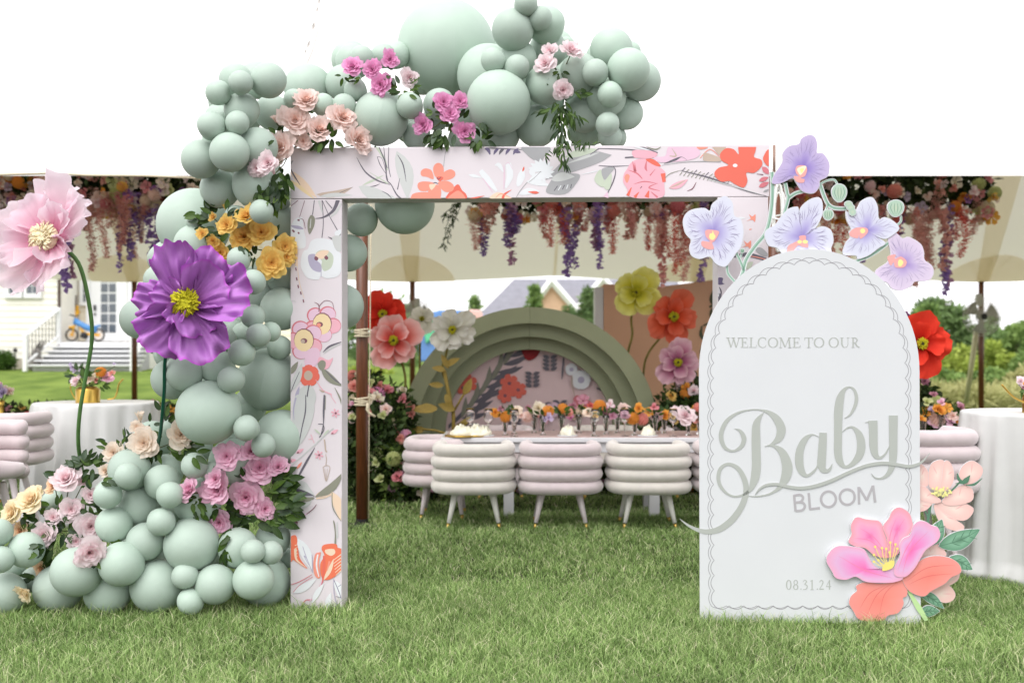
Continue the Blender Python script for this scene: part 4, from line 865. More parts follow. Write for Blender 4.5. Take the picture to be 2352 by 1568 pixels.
b2_ = [[(1570, 452, 3), (1625, 415, 18), (1670, 330, 30), (1680, 250, 30), (1655, 185, 22), (1612, 165, 14), (1565, 195, 36), (1532, 270, 70), (1517, 380, 80), (1513, 500, 74), (1512, 650, 72), (1512, 760, 72), (1530, 845, 62), (1580, 895, 28), (1650, 862, 46), (1710, 780, 72), (1724, 690, 76), (1705, 600, 62), (1650, 535, 24), (1600, 538, 14), (1548, 578, 3)]]
y_ = [[(1760, 490, 3), (1790, 484, 10), (1830, 476, 12)], [(1831, 472, 82), (1835, 600, 78), (1837, 700, 76), (1855, 785, 54), (1895, 812, 28), (1945, 775, 16), (1985, 700, 8)],
      [(2018, 424, 80), (2017, 600, 76), (2016, 780, 72), (2005, 890, 56), (1965, 965, 36), (1905, 1000, 18), (1850, 992, 12), (1817, 955, 2)]]
un = [[(752, 1150, 2), (795, 1095, 16), (860, 1060, 24), (950, 1053, 26), (1050, 1075, 28), (1170, 1088, 30), (1300, 1070, 32), (1450, 1020, 32), (1600, 950, 30), (1750, 890, 30), (1870, 865, 32), (1960, 862, 32), (2060, 875, 30), (2150, 890, 30), (2230, 875, 26), (2290, 840, 16), (2350, 768, 3)]]
letters([B_, a_, b2_, y_], M_sage, ZB, .25, o1=.0245); letters([un], M_sage, ZB, .25, o1=.0275)
def ell(cx, cy, rx, ry, w_, n=20): return [(cx + rx * math.cos(2 * PI * i / n), cy + ry * math.sin(2 * PI * i / n), w_) for i in range(n + 1)]
bw = 22
letters([[[(1110, 1152, bw), (1124, 1302, bw)], [(1108, 1158, bw), (1165, 1150, bw), (1192, 1175, bw), (1172, 1212, bw), (1116, 1222, bw)], [(1116, 1222, bw), (1180, 1218, bw), (1209, 1250, bw), (1185, 1290, bw), (1124, 1297, bw)]],
         [[(1244, 1133, bw), (1256, 1282, bw)], [(1250, 1281, bw), (1346, 1271, bw)]], [ell(1425, 1190, 68, 71, bw)], [ell(1597, 1170, 68, 70, bw)],
         [[(1705, 1237, bw), (1701, 1078, bw)], [(1704, 1082, bw), (1775, 1200, bw)], [(1775, 1200, bw), (1832, 1066, bw)], [(1832, 1064, bw), (1852, 1219, bw)]]], M_greyv, ZB, .25, o1=.0235)
# serif capitals: unit boxes, x 0..1, y 0 (top)..1 (base); thick .15 thin .06
TK, TN = 13.5, 4.5
def srf(x, y, w_=22): return [(x - w_ / 2, y, 3.4), (x + w_ / 2, y, 3.4)]
G = {
 'W': lambda x, w_: [[(x + .10 * w_, 970, TK), (x + .34 * w_, 1065, TK)], [(x + .34 * w_, 1065, TN), (x + .54 * w_, 972, TN)], [(x + .5 * w_, 972, TK), (x + .72 * w_, 1065, TK)], [(x + .72 * w_, 1065, TN), (x + .93 * w_, 972, TN)], srf(x + .1 * w_, 970, 36), srf(x + .5 * w_, 970, 34), srf(x + .94 * w_, 970, 30)],
 'E': lambda x, w_: [[(x + .25 * w_, 970, TK), (x + .25 * w_, 1065, TK)], [(x, 971, TN), (x + .85 * w_, 971, TN)], [(x, 1064, TN), (x + .95 * w_, 1064, TN)], [(x + .2 * w_, 1015, TN), (x + .7 * w_, 1015, TN)], [(x + .85 * w_, 969, 3.5), (x + .88 * w_, 990, 3.5)], [(x + .95 * w_, 1066, 3.5), (x + w_, 1042, 3.5)], [(x + .7 * w_, 1004, 3.5), (x + .7 * w_, 1028, 3.5)]],
 'L': lambda x, w_: [[(x + .28 * w_, 970, TK), (x + .28 * w_, 1065, TK)], srf(x + .28 * w_, 970, 34), [(x, 1064, TN), (x + .95 * w_, 1064, TN)], [(x + .93 * w_, 1066, 3.5), (x + w_, 1040, 3.5)]],
 'C': lambda x, w_: [[(x + .92 * w_, 995, 3), (x + .8 * w_, 975, 6), (x + .5 * w_, 969, 7), (x + .2 * w_, 985, 11), (x + .09 * w_, 1018, 14), (x + .2 * w_, 1050, 11), (x + .5 * w_, 1066, 7), (x + .8 * w_, 1062, 6), (x + .96 * w_, 1042, 3)], [(x + .9 * w_, 970, 4), (x + .92 * w_, 998, 4)]],
 'O': lambda x, w_: [[(x + w_ * (.5 + .43 * math.cos(t)), 1017.5 + 47 * math.sin(t), 5 + 9 * abs(math.cos(t))) for t in [2 * PI * i / 20 for i in range(21)]]],
 'M': lambda x, w_: [[(x + .16 * w_, 970, TN), (x + .12 * w_, 1065, TN)], [(x + .16 * w_, 972, TK), (x + .5 * w_, 1062, TK)], [(x + .5 * w_, 1062, TN), (x + .82 * w_, 972, TN)], [(x + .83 * w_, 970, TK), (x + .88 * w_, 1065, TK)], srf(x + .1 * w_, 970, 24), srf(x + .88 * w_, 970, 24), srf(x + .12 * w_, 1065, 26), srf(x + .88 * w_, 1065, 32)],
 'T': lambda x, w_: [[(x + .5 * w_, 970, TK), (x + .5 * w_, 1065, TK)], [(x + .02 * w_, 971, TN), (x + .98 * w_, 971, TN)], [(x + .02 * w_, 968, 4), (x + .03 * w_, 992, 4)], [(x + .98 * w_, 968, 4), (x + .97 * w_, 992, 4)], srf(x + .5 * w_, 1065, 34)],
 'U': lambda x, w_: [[(x + .2 * w_, 970, TK), (x + .2 * w_, 1030, TK), (x + .33 * w_, 1058, 10), (x + .52 * w_, 1065, 5), (x + .74 * w_, 1055, 5), (x + .82 * w_, 1030, TN), (x + .82 * w_, 970, TN)], srf(x + .2 * w_, 970, 34), srf(x + .84 * w_, 970, 26)],
 'R': lambda x, w_: [[(x + .24 * w_, 970, TK), (x + .24 * w_, 1065, TK)], srf(x + .2 * w_, 970, 30), srf(x + .24 * w_, 1065, 32), [(x + .24 * w_, 972, TN), (x + .5 * w_, 971, 6), (x + .68 * w_, 993, 13), (x + .52 * w_, 1016, 6), (x + .24 * w_, 1018, TN)], [(x + .42 * w_, 1017, 12), (x + .7 * w_, 1052, 12), (x + 1.0 * w_, 1066, 4)]],
}
ZW = lambda x, y: (1591.5 + x * .2335, 548.8 + y * .2335)
letters([G[c](x, x1 - x) for c, x, x1 in (('W', 325, 458), ('E', 465, 535), ('L', 546, 620), ('C', 630, 718), ('O', 730, 832), ('M', 840, 958), ('E', 972, 1048), ('T', 1090, 1172), ('O', 1180, 1284), ('O', 1325, 1427), ('U', 1437, 1532), ('R', 1545, 1632))], M_sage, ZW, .2335, o1=.023, k=4)
D_ = {'0': lambda x: [[(x + 22 + 18 * math.cos(t), 1145 + 38 * math.sin(t), 4 + 5 * abs(math.cos(t))) for t in [2 * PI * i / 16 for i in range(17)]]],
 '8': lambda x: [[(x + 22 + 14 * math.cos(t), 1125 + 18 * math.sin(t), 4 + 3 * abs(math.cos(t))) for t in [2 * PI * i / 14 for i in range(15)]], [(x + 22 + 17 * math.cos(t), 1163 + 20 * math.sin(t), 4 + 4 * abs(math.cos(t))) for t in [2 * PI * i / 14 for i in range(15)]]],
 '.': lambda x: [ell(x + 8, 1180, 2.5, 2.5, 5, 8)],
 '3': lambda x: [[(x + 5, 1122, 4), (x + 18, 1107, 5), (x + 34, 1120, 8), (x + 16, 1140, 4)], [(x + 16, 1140, 4), (x + 38, 1152, 8), (x + 32, 1178, 6), (x + 4, 1184, 4)]],
 '1': lambda x: [[(x + 22, 1106, 8), (x + 22, 1184, 8)], [(x + 8, 1116, 3), (x + 22, 1107, 4)], [(x + 9, 1184, 4), (x + 35, 1184, 4)]],
 '2': lambda x: [[(x + 5, 1125, 4), (x + 18, 1108, 6), (x + 34, 1122, 8), (x + 24, 1150, 6), (x + 5, 1180, 4)], [(x + 4, 1180, 8), (x + 40, 1180, 8)]],
 '4': lambda x: [[(x + 30, 1107, 8), (x + 30, 1184, 8)], [(x + 30, 1107, 3), (x + 3, 1158, 3)], [(x + 2, 1159, 5), (x + 44, 1159, 5)]]}
ZD = lambda x, y: (1803.2 + x * .28, 1019.2 + y * .28)
gl = []; x = 2
for ch in '08.31.24':
    gl.append(D_[ch](x)); x += 20 if ch == '.' else 57
letters(gl, M_sage, ZD, .28, o1=.023, k=4)
# --- cut-out flowers
def grad(name, cols, **k):
    cols = [(a, tuple(c * .8 for c in b)) for a, b in cols]
    return mat(name, cols[0][1] if cols else (1, 1, 1), .5, .25, var=.04, vscale=6, attr=cols, **k)
C_orc1 = grad('cutout_violet', [(0, lin(130, 105, 190)), (.25, lin(160, 140, 208)), (.6, lin(196, 180, 224)), (1, lin(208, 192, 228))])
C_orc2 = grad('cutout_lavender', [(0, lin(150, 135, 205)), (.28, lin(188, 180, 226)), (.6, lin(222, 222, 242)), (1, lin(228, 230, 244))])
C_orc3 = grad('cutout_orchid', [(0, lin(160, 135, 205)), (.28, lin(192, 172, 218)), (.6, lin(222, 206, 232)), (1, lin(230, 214, 236))])
C_edge = mat('cutout_edge', lin(208, 208, 210), .5, var=.02)
a_vein = art('vein', 150, 136, 178); a_lip = art('lip', 246, 176, 172); a_lipd = art('lip_dark', 214, 130, 136); a_ly = art('lemon', 250, 244, 160); a_cream = art('cream', 252, 246, 214)
a_st = art('stem_sage', 168, 200, 182); a_st2 = art('stem_shade', 120, 160, 138); a_dgl = art('leaf_green', 92, 134, 108); a_lgl = art('leaf_light', 146, 192, 160)
def cutout(name, pts, cen, cg, o0, o1, smooth=4, rim=2.0):
    q = catmull(pts, smooth, True); n = len(q)
    mb = MB(); grow = [(cen[0] + (x - cen[0]) * (1 + rim / max(8, math.hypot(x - cen[0], y - cen[1]))), cen[1] + (y - cen[1]) * (1 + rim / max(8, math.hypot(x - cen[0], y - cen[1])))) for x, y in q]
    board(mb, SP, grow, o0, o1, 1, 1)
    ks = [0, .12, .25, .45, .7, 1.0]; vs = []; tn = []; fs = []
    for k in ks:
        for x, y in q: vs.append(SP.flat(cen[0] + (x - cen[0]) * k, cen[1] + (y - cen[1]) * k, o1 + .0008)); tn.append(k)
    for i in range(len(ks) - 1):
        for j in range(n): fs.append((i * n + j, i * n + (j + 1) % n, (i + 1) * n + (j + 1) % n, (i + 1) * n + j))
    mb.add(vs, fs, 0, tn); return mb.build(name, [cg, C_edge], sign)
def T1(x, y): return (1552.3 + x * .26, 297.9 + y * .26)
orch = [
 ((1120, 350), C_orc1, [(850, 470), (870, 400), (940, 290), (945, 210), (1000, 150), (1085, 130), (1110, 80), (1180, 50), (1230, 75), (1248, 140), (1245, 205), (1300, 215), (1350, 290), (1352, 370), (1330, 420), (1270, 450), (1265, 500), (1215, 560), (1120, 545), (1065, 470), (1035, 430), (960, 460), (900, 480)], (1105, 390), 0),
 ((330, 900), C_orc2, [(65, 830), (80, 760), (140, 710), (250, 695), (300, 720), (320, 660), (400, 600), (450, 595), (500, 650), (515, 760), (570, 790), (595, 880), (590, 960), (570, 1040), (530, 1090), (490, 1150), (430, 1210), (350, 1180), (300, 1120), (210, 1140), (140, 1110), (120, 1040), (135, 975), (90, 920)], (310, 960), 1),
 ((1120, 940), C_orc2, [(785, 930), (810, 880), (880, 840), (930, 770), (1000, 700), (1080, 685), (1085, 740), (1110, 680), (1180, 620), (1260, 600), (1295, 650), (1290, 760), (1240, 860), (1180, 912), (1230, 875), (1300, 855), (1370, 890), (1390, 980), (1370, 1040), (1340, 1110), (1000, 1120), (900, 1045), (820, 1020)], (1090, 990), 2),
 ((1690, 890), C_orc2, [(1505, 720), (1560, 760), (1600, 700), (1640, 630), (1730, 600), (1780, 680), (1790, 790), (1840, 775), (1920, 810), (1970, 875), (1900, 940), (1840, 965), (1775, 948), (1850, 1000), (1780, 1050), (1700, 1110), (1610, 1140), (1590, 1110), (1480, 1100), (1500, 1000), (1540, 950), (1530, 900), (1550, 880), (1510, 800)], (1620, 905), 3),
 ((2020, 1180), C_orc3, [(1760, 1280), (1780, 1230), (1870, 1170), (1900, 1100), (1880, 1000), (1880, 940), (1940, 910), (2000, 960), (2060, 950), (2160, 1010), (2190, 1080), (2195, 1150), (2260, 1200), (2275, 1270), (2230, 1330), (2110, 1340), (2080, 1380), (1990, 1418), (1910, 1400), (1870, 1350), (1790, 1320)], (1960, 1170), 4)]
# stems behind the orchids
def stemcut(pts, w_, o0, o1, name='stem'):
    L, R = stroke_poly([(*T1(x, y), w_ * .26 * 1.25) for x, y in pts], 5); mb = MB(); board(mb, SP, L + R[::-1], o0, o1)
    mb.build(name, [C_edge, C_edge], sign)
    A = Art(SP, base=o1 + .0005); A.tf(1552.3, 297.9, .26); A.line([(x, y, w_ * .8) for x, y in pts], a_st); A.line([(x + w_ * .12, y, w_ * .22) for x, y in pts], a_st2); A.build(name, sign)
for pts, w_ in (([(850, 372), (855, 500), (845, 700), (800, 900), (700, 1030), (620, 1150), (590, 1270), (560, 1330)], 34), ([(968, 470), (985, 560), (995, 600), (970, 700), (950, 770)], 28), ([(1140, 540), (1060, 560), (1000, 600)], 28),
                ([(1250, 500), (1320, 455), (1400, 442), (1435, 495)], 16), ([(1280, 490), (1310, 580), (1350, 660), (1410, 692), (1510, 695)], 30), ([(1350, 655), (1335, 690), (1325, 720)], 18),
                ([(1990, 755), (1990, 810), (1945, 850)], 16), ([(1570, 1170), (1700, 1120), (1800, 1060), (1890, 990)], 26), ([(525, 1070), (570, 1160), (605, 1250)], 24), ([(575, 1130), (582, 1090)], 14), ([(452, 1195), (462, 1270), (520, 1340)], 22)):
    stemcut(pts, w_, -.012, -.004)
for bx, by, rx, ry, rot in ((1443, 560, 64, 78, 0), (1345, 752, 44, 46, .2), (1942, 695, 70, 72, .3), (587, 1070, 17, 20, 0)):
    q = [(bx + rx * math.cos(t) * (1 - .15 * math.sin(t)), by + ry * math.sin(t)) for t in [2 * PI * i / 14 for i in range(14)]]
    q2 = [T1(*p) for p in q]; c2 = T1(bx, by)
    cg = grad('cutout_bud', [(0, lin(200, 216, 190)), (1, lin(182, 210, 192))])
    cutout('bud', q2, c2, cg, -.010, .002, 2, 1.6)
    A = Art(SP, base=.0032); A.tf(1552.3, 297.9, .26)
    for k in (-.5, -.15, .2, .55): A.line([(bx + k * rx, by - ry * .6, 3), (bx + k * rx * 1.3, by, 6), (bx + k * rx * .5, by + ry * .75, 2)], a_st2)
    A.build('bud_veins', sign)
for k in ((1520, 660, 34, 26), (1540, 690, 34, 26), (1556, 730, 30, 32)):
    q = [T1(k[0] + k[2] * math.cos(t), k[1] + k[3] * math.sin(t)) for t in [2 * PI * i / 12 for i in range(12)]]
    cutout('knob', q, T1(k[0], k[1]), grad('cutout_bud', []), .006, .012 + .001 * k[1] / 700, 2, 1.2)
for (c, cg, pts, lip, idx) in orch:
    # petals above the board line stand behind it, the rest level with it
    o1 = -.001 if idx == 2 else (.004 if idx != 4 else -.001)
    if idx in (0, 1, 3): o0, o1 = -.009, .004
    else: o0, o1 = -.013, -.001
    cutout('orchid', [T1(*p) for p in pts], T1(*c), cg, o0, o1, 4, 1.1)
    A = Art(SP, base=o1 + .0012); A.tf(1552.3, 297.9, .26); rs_ = random.Random(idx)
    N_ = len(pts); k = 0
    for i in range(N_ * 2):
        p = pts[i // 2]; q = pts[(i // 2 + 1) % N_]; t = .5 * (i % 2) + rs_.uniform(-.1, .1)
        ex, ey = p[0] + (q[0] - p[0]) * t, p[1] + (q[1] - p[1]) * t; dx, dy = ex - c[0], ey - c[1]
        s0, s1 = rs_.uniform(.42, .6), rs_.uniform(.78, .93); w_ = 3.4 if idx in (1, 2) else 2.2; bnd = rs_.uniform(-.08, .08)
        A.line([(c[0] + dx * s0, c[1] + dy * s0, 1), (c[0] + dx * (s0 + s1) / 2 - dy * bnd, c[1] + dy * (s0 + s1) / 2 + dx * bnd, w_), (c[0] + dx * s1, c[1] + dy * s1, 1)], a_vein)
        if idx in (1, 2) and rs_.random() < .5: A.line([(c[0] + dx * (s0 + s1) / 2 - dy * bnd, c[1] + dy * (s0 + s1) / 2 + dx * bnd, 2), (c[0] + dx * s1 * .95 + dy * .08, c[1] + dy * s1 * .95 - dx * .08, 1)], a_vein)
    lx, ly = lip
    if idx == 0:
        A.blob([(1055, 350), (1075, 320), (1140, 320), (1158, 355), (1140, 410), (1100, 430), (1135, 440), (1125, 470), (1070, 465), (1040, 425), (1050, 410), (1085, 415), (1060, 385)], a_lip); A.blob([(1072, 345), (1130, 322), (1150, 335), (1105, 400), (1080, 380)], a_cream)
        A.blob([(1095, 350), (1130, 345), (1110, 385)], a_ly)
    elif idx == 1:
        A.blob([(262, 890), (320, 885), (380, 900), (370, 940), (340, 985), (320, 1000), (335, 1050), (290, 1058), (232, 1030), (230, 985), (300, 990), (265, 945)], a_lip); A.blob([(325, 890), (335, 920), (350, 945), (325, 975), (295, 955), (300, 920), (320, 915)], a_ly)
    elif idx == 2:
        A.blob([(1090, 940), (1145, 935), (1150, 975), (1168, 1010), (1165, 1040), (1120, 1035), (1080, 1020), (1040, 1070), (1035, 1110), (985, 1110), (990, 1030), (1040, 1000), (1090, 970)], a_lip); fl_disc(A, 1093, 990, 20, a_ly, 15); fl_disc(A, 1143, 990, 24, a_ly, 16)
        A.blob([(1070, 1050), (1110, 1060), (1170, 1050), (1160, 1110), (1070, 1110)], art('lavender', 196, 190, 236))
    elif idx == 3:
        A.blob([(1530, 915), (1570, 875), (1640, 862), (1690, 875), (1690, 915), (1630, 965), (1615, 930), (1605, 960), (1545, 945)], a_lip); fl_disc(A, 1648, 895, 22, a_ly)
    else:
        A.blob([(1870, 1120), (1940, 1102), (1935, 1140), (1990, 1120), (2040, 1165), (2015, 1215), (1940, 1215), (1925, 1170), (1900, 1200), (1880, 1170)], a_lip); A.blob([(1965, 1160), (1985, 1145), (2010, 1170), (1990, 1205), (1965, 1200)], a_ly)
    A.build('orchid_print', sign)
# lower right flowers
def T4(x, y): return (1803.2 + x * .28, 1019.2 + y * .28)
C_pale = grad('cutout_pale_peach', [(0, lin(252, 232, 220)), (.5, lin(250, 214, 205)), (1, lin(248, 204, 196))])
C_pink = grad('cutout_pink', [(0, lin(246, 120, 180)), (.3, lin(248, 160, 205)), (.7, lin(248, 178, 205)), (1, lin(250, 170, 182))])
C_pink2 = grad('cutout_pink_lilac', [(0, lin(250, 120, 185)), (.35, lin(246, 150, 210)), (.75, lin(236, 188, 226)), (1, lin(248, 180, 210))])
C_cor = grad('cutout_coral', [(0, lin(250, 140, 128)), (.5, lin(250, 152, 140)), (1, lin(250, 160, 152))])
C_lg = grad('cutout_leaf', [(0, lin(96, 140, 112)), (.5, lin(140, 188, 158)), (1, lin(110, 158, 128))])
def cut4(name, pts, cen, cg, o0, o1, veins=None, vm=None, vw=3, rim=.5, seed=0, sm=4):
    cutout(name, [T4(*p) for p in pts], T4(*cen), cg, o0, o1, sm, rim)
    if veins:
        A = Art(SP, base=o1 + .0012); A.tf(1803.2, 1019.2, .28)
        for v in veins: A.line([(x, y, vw if 0 < i < len(v) - 1 else 1) for i, (x, y) in enumerate(v)], vm)
        A.build('petal_lines' if 'petal' in name else 'leaf_veins', sign)
def cleaf(a, b, w_, bend, o0, o1):
    q = leaf_poly(a, b, w_, bend, 9); c = ((a[0] + b[0]) / 2 - (b[1] - a[1]) / math.hypot(b[0] - a[0], b[1] - a[1]) * bend, (a[1] + b[1]) / 2 + (b[0] - a[0]) / math.hypot(b[0] - a[0], b[1] - a[1]) * bend)
    vs = [[a, c, b]]
    for t in (.3, .5, .7):
        x, y = a[0] + (b[0] - a[0]) * t, a[1] + (b[1] - a[1]) * t; dx, dy = (b[0] - a[0]) * .16, (b[1] - a[1]) * .16; l = math.hypot(dx, dy)
        bx, by = c[0] - (a[0] + b[0]) / 2, c[1] - (a[1] + b[1]) / 2; x += bx * .8; y += by * .8
        for s_ in (-1, 1): vs.append([(x, y), (x + dx * .5 - dy / l * w_ * .18 * s_, y + dy * .5 + dx / l * w_ * .18 * s_), (x + dx - dy / l * w_ * .32 * s_, y + dy + dx / l * w_ * .32 * s_)])
    cutout('leaf', [T4(*p) for p in q], T4(*c), C_lg, o0, o1, 2, 1.3)
    A = Art(SP, base=o1 + .0012); A.tf(1803.2, 1019.2, .28)
    for v in vs: A.line([(x, y, 7 if 0 < i < len(v) - 1 else 2) for i, (x, y) in enumerate(v)], a_dgl)
    A.build('leaf_veins', sign)
for a, b, w_, bd, o in (((1180, 835), (1290, 620), 130, 10, -.012), ((1265, 838), (1600, 700), 150, 20, -.010), ((1350, 930), (1540, 1030), 110, -8, -.012), ((1100, 1215), (1305, 1350), 80, -14, -.012), ((1100, 1390), (1270, 1370), 90, -10, -.010)):
    cleaf(a, b, w_, bd, o, o + .006)
A = Art(SP, base=-.0035); A.tf(1803.2, 1019.2, .28); A.line([(1195, 480, 26), (1185, 560, 22), (1170, 650, 24)], a_dgl); A.line([(1445, 300, 12), (1410, 340, 14), (1350, 400, 12)], a_dgl); A.line([(1130, 520, 8), (1165, 580, 12), (1175, 640, 10)], a_dgl); A.build('stem', sign)
for i, (pts, c) in enumerate((([(1225, 500), (1380, 470), (1480, 490), (1550, 530), (1530, 590), (1465, 630), (1350, 600)], (1400, 540)), ([(1225, 500), (1300, 560), (1400, 620), (1470, 670), (1460, 705), (1400, 712), (1310, 680), (1250, 600)], (1330, 600)), ([(1290, 470), (1360, 400), (1450, 340), (1530, 360), (1550, 420), (1530, 470), (1440, 500), (1340, 505)], (1430, 430)),
                 ([(1080, 150), (1110, 160), (1150, 190), (1180, 240), (1185, 330), (1105, 370), (1080, 365)], (1120, 260)), ([(1180, 330), (1180, 230), (1205, 160), (1270, 130), (1310, 155), (1305, 300), (1260, 380), (1205, 370)], (1250, 250)), ([(1305, 150), (1350, 145), (1385, 220), (1380, 310), (1330, 380), (1280, 360), (1290, 260)], (1335, 250)),
                 ([(1080, 445), (1200, 480), (1190, 510), (1150, 545), (1080, 550)], (1120, 500)), ([(1080, 350), (1150, 350), (1200, 400), (1280, 460), (1250, 485), (1180, 480), (1080, 445)], (1160, 430)),
                 ([(1080, 900), (1110, 860), (1180, 830), (1260, 825), (1310, 870), (1310, 930), (1080, 950)], (1200, 890)), ([(1240, 1180), (1340, 1160), (1400, 1230), (1370, 1290), (1280, 1300), (1150, 1240)], (1290, 1230)), ([(1240, 1180), (1300, 1100), (1420, 1040), (1425, 1110), (1340, 1165)], (1360, 1110)),
                 ([(1430, 240), (1470, 170), (1540, 138), (1610, 180), (1625, 230), (1590, 290), (1500, 340), (1440, 310)], (1530, 240)))):
    o = -.008 + .0013 * (i % 8); cut4('petal' if i != 11 else 'flower_bud', pts, c, C_pale, -.012, o - .001, [[c, ((c[0] + pts[2][0]) / 2, (c[1] + pts[2][1]) / 2), (pts[2][0] * .8 + c[0] * .2, pts[2][1] * .8 + c[1] * .2)]], art('petal_line', 244, 190, 186), 8)
A = Art(SP, base=.0042); A.tf(1803.2, 1019.2, .28)
for s_ in ([(1410, 240, 8), (1425, 290, 26), (1460, 310, 10)], [(1445, 310, 10), (1480, 300, 44), (1515, 255, 4)], [(1480, 335, 6), (1550, 330, 20), (1615, 280, 3)], [(1390, 325, 3), (1430, 320, 14), (1470, 320, 18)]): A.line(s_, a_dgl)
rs_ = random.Random(4)
for i in range(34):
    a = rs_.uniform(-2.9, -.2); r = rs_.uniform(40, 95); x, y = 1275 + r * math.cos(a) * 1.05, 430 + r * math.sin(a)
    A.line([(1270 + 20 * math.cos(a), 440 + 16 * math.sin(a), 2), (x, y, 2)], a_ly, smooth=False); fl_disc(A, x, y, 8, a_ly)
A.build('stamen_print', sign)
_pl = art('pink_line', 246, 140, 178); _cl = art('coral_line', 236, 122, 116)
big = [
 ('coral_petal', [(640, 1120), (760, 1130), (870, 1120), (945, 1085), (985, 1170), (980, 1230), (950, 1250), (955, 1300), (910, 1370), (830, 1390), (790, 1430), (680, 1440), (590, 1420), (550, 1360), (512, 1290), (530, 1230), (575, 1190), (570, 1150)], (760, 1270), C_cor, [[(900, 1120), (800, 1220), (760, 1380)], [(860, 1130), (740, 1220), (650, 1400)], [(800, 1150), (680, 1210), (600, 1330)]], _cl),
 ('coral_petal', [(945, 1080), (1010, 1010), (1080, 950), (1150, 915), (1250, 905), (1350, 930), (1410, 980), (1418, 1040), (1340, 1080), (1290, 1130), (1180, 1190), (1130, 1230), (1070, 1225), (990, 1180)], (1170, 1070), C_cor, [[(980, 1110), (1150, 1000), (1370, 980)], [(990, 1140), (1150, 1070), (1350, 1050)]], _cl),
 ('pink_petal', [(530, 640), (570, 590), (640, 605), (690, 612), (750, 620), (785, 665), (805, 740), (830, 850), (830, 920), (720, 900), (640, 840), (560, 825), (505, 790), (530, 730), (525, 680)], (680, 750), C_pink, [[(820, 900), (720, 760), (600, 680)], [(810, 890), (680, 780), (550, 760)]], _pl),
 ('pink_petal', [(785, 665), (830, 600), (855, 545), (900, 510), (950, 520), (1000, 560), (1020, 620), (1025, 670), (985, 740), (930, 790), (910, 880), (835, 910), (815, 760)], (900, 690), C_pink, [[(860, 880), (880, 740), (960, 600)], [(850, 860), (840, 740), (890, 600)]], _pl),
 ('pink_petal', [(325, 950), (330, 900), (380, 840), (440, 820), (560, 830), (630, 850), (670, 920), (710, 980), (790, 1020), (870, 1000), (945, 1080), (870, 1115), (760, 1120), (640, 1110), (560, 1070), (480, 1095), (400, 1080), (370, 1030), (345, 990)], (640, 1010), C_pink2, [[(860, 1080), (640, 1020), (420, 900)]], _pl),
 ('pink_petal', [(1025, 660), (1070, 620), (1130, 625), (1180, 655), (1225, 670), (1245, 730), (1215, 790), (1130, 850), (1080, 930), (1030, 1010), (960, 1070), (880, 1060), (875, 990), (920, 900), (915, 820), (940, 765), (1000, 730)], (1010, 860), C_pink2, [[(940, 1040), (1000, 860), (1150, 700)], [(900, 1020), (960, 860), (1050, 720)]], _pl)]
q4 = [T4(x, y) for x, y in ((985, 1190), (1010, 1190), (1110, 1330), (1160, 1430), (1130, 1440), (1060, 1340))]
mb = MB(); board(mb, SP, q4, .0235, .031); mb.build('stem', [mat('cutout_stem', lin(180, 210, 150), .5), C_edge], sign)
for i, (nm, pts, c, cg, vn, vm) in enumerate(big): cut4(nm, pts, c, cg, .024, .036 + .0035 * i, vn, vm, 6, seed=i)
A = Art(SP, base=.0585); A.tf(1803.2, 1019.2, .28); _y = art('stamen_yellow', 252, 232, 130)
for (x, y) in ((715, 825), (770, 835), (805, 840), (838, 790), (880, 805), (895, 840), (832, 870), (705, 890), (742, 935), (705, 945)):
    A.line([(822, 985, 6), ((x + 822) / 2 + (8 if x > 822 else -10), (y + 985) / 2 + 12, 6), (x, y, 5)], _y); fl_disc(A, x, y, 10, _y)
A.blob([(775, 1020), (790, 965), (860, 935), (872, 955), (850, 1000)], _y); A.build('stamen_print', sign)

# ------------------------------------------------------------------ giant paper flowers in the front
PF = []
def tall_flower(label, cx, cy, Y, R, petals, mp, mm, axis, stem, seed, name='giant_paper_flower', stem_m=None, stem_r=.011, **kw):
    c = P(cx, cy, Y); pts = [P(x, y, YY) for x, y, YY in stem]
    r = thing(name, label, 'paper flower', (pts[-1].x, pts[-1].y, max(0, pts[-1].z)))
    poppy(r, c, axis, 0, petals, mp, mm, R, seed, **kw)
    mb = MB(); q = [Vector(p) for p in catmull([tuple(c + Vector(axis) * -.03)] + [tuple(p) for p in pts], 6)]; mb.tube(q, stem_r, 8)
    mb.build('stem', stem_m or M_stemg, r, smooth=True); return r
M_pinkp = mat('pink_organza', (1, 1, 1), .6, .2, var=.05, vscale=7, attr=[(0, lin(232, 110, 165)), (.3, lin(240, 160, 195)), (.62, lin(244, 205, 220)), (1, lin(246, 230, 238))], trans=.5, alpha=.86)
M_purp = mat('purple_foam', (1, 1, 1), .5, .3, var=.08, vscale=9, attr=[(0, lin(112, 48, 116)), (.25, lin(150, 84, 160)), (.6, lin(176, 112, 190)), (.92, lin(186, 124, 200)), (1, lin(190, 92, 200))], trans=.12)
M_cremest = mat('cream_stamen', lin(240, 226, 190), .8, .1, var=.1)
M_yelst = mat('yellow_stamen', lin(196, 190, 40), .7, .2, var=.15, vscale=30)
pet = [(86, 1.18, 50, 0), (162, 1.12, 56, 0), (228, 1.2, 56, 0), (286, 1.02, 50, 0), (36, .98, 46, 0), (335, .62, 44, 0), (120, .84, 58, 1), (205, .80, 60, 1), (320, .62, 50, 1), (40, .66, 50, 1)]
tall_flower('giant sheer pink paper flower with a cream centre, on a curved green stem', 118, 552, 5.35, px(128, 5.35), pet, M_pinkp, M_cremest, (-.34, -1, .22), [(180, 604, 5.45), (205, 700, 5.5), (211, 780, 5.55), (196, 870, 5.6), (183, 950, 5.65), (180, 1020, 5.75), (190, 1100, 5.95), (200, 1300, 6.1)], 11, folds=.20, cup=.30, mid_r=.30, nseg=(18, 40))
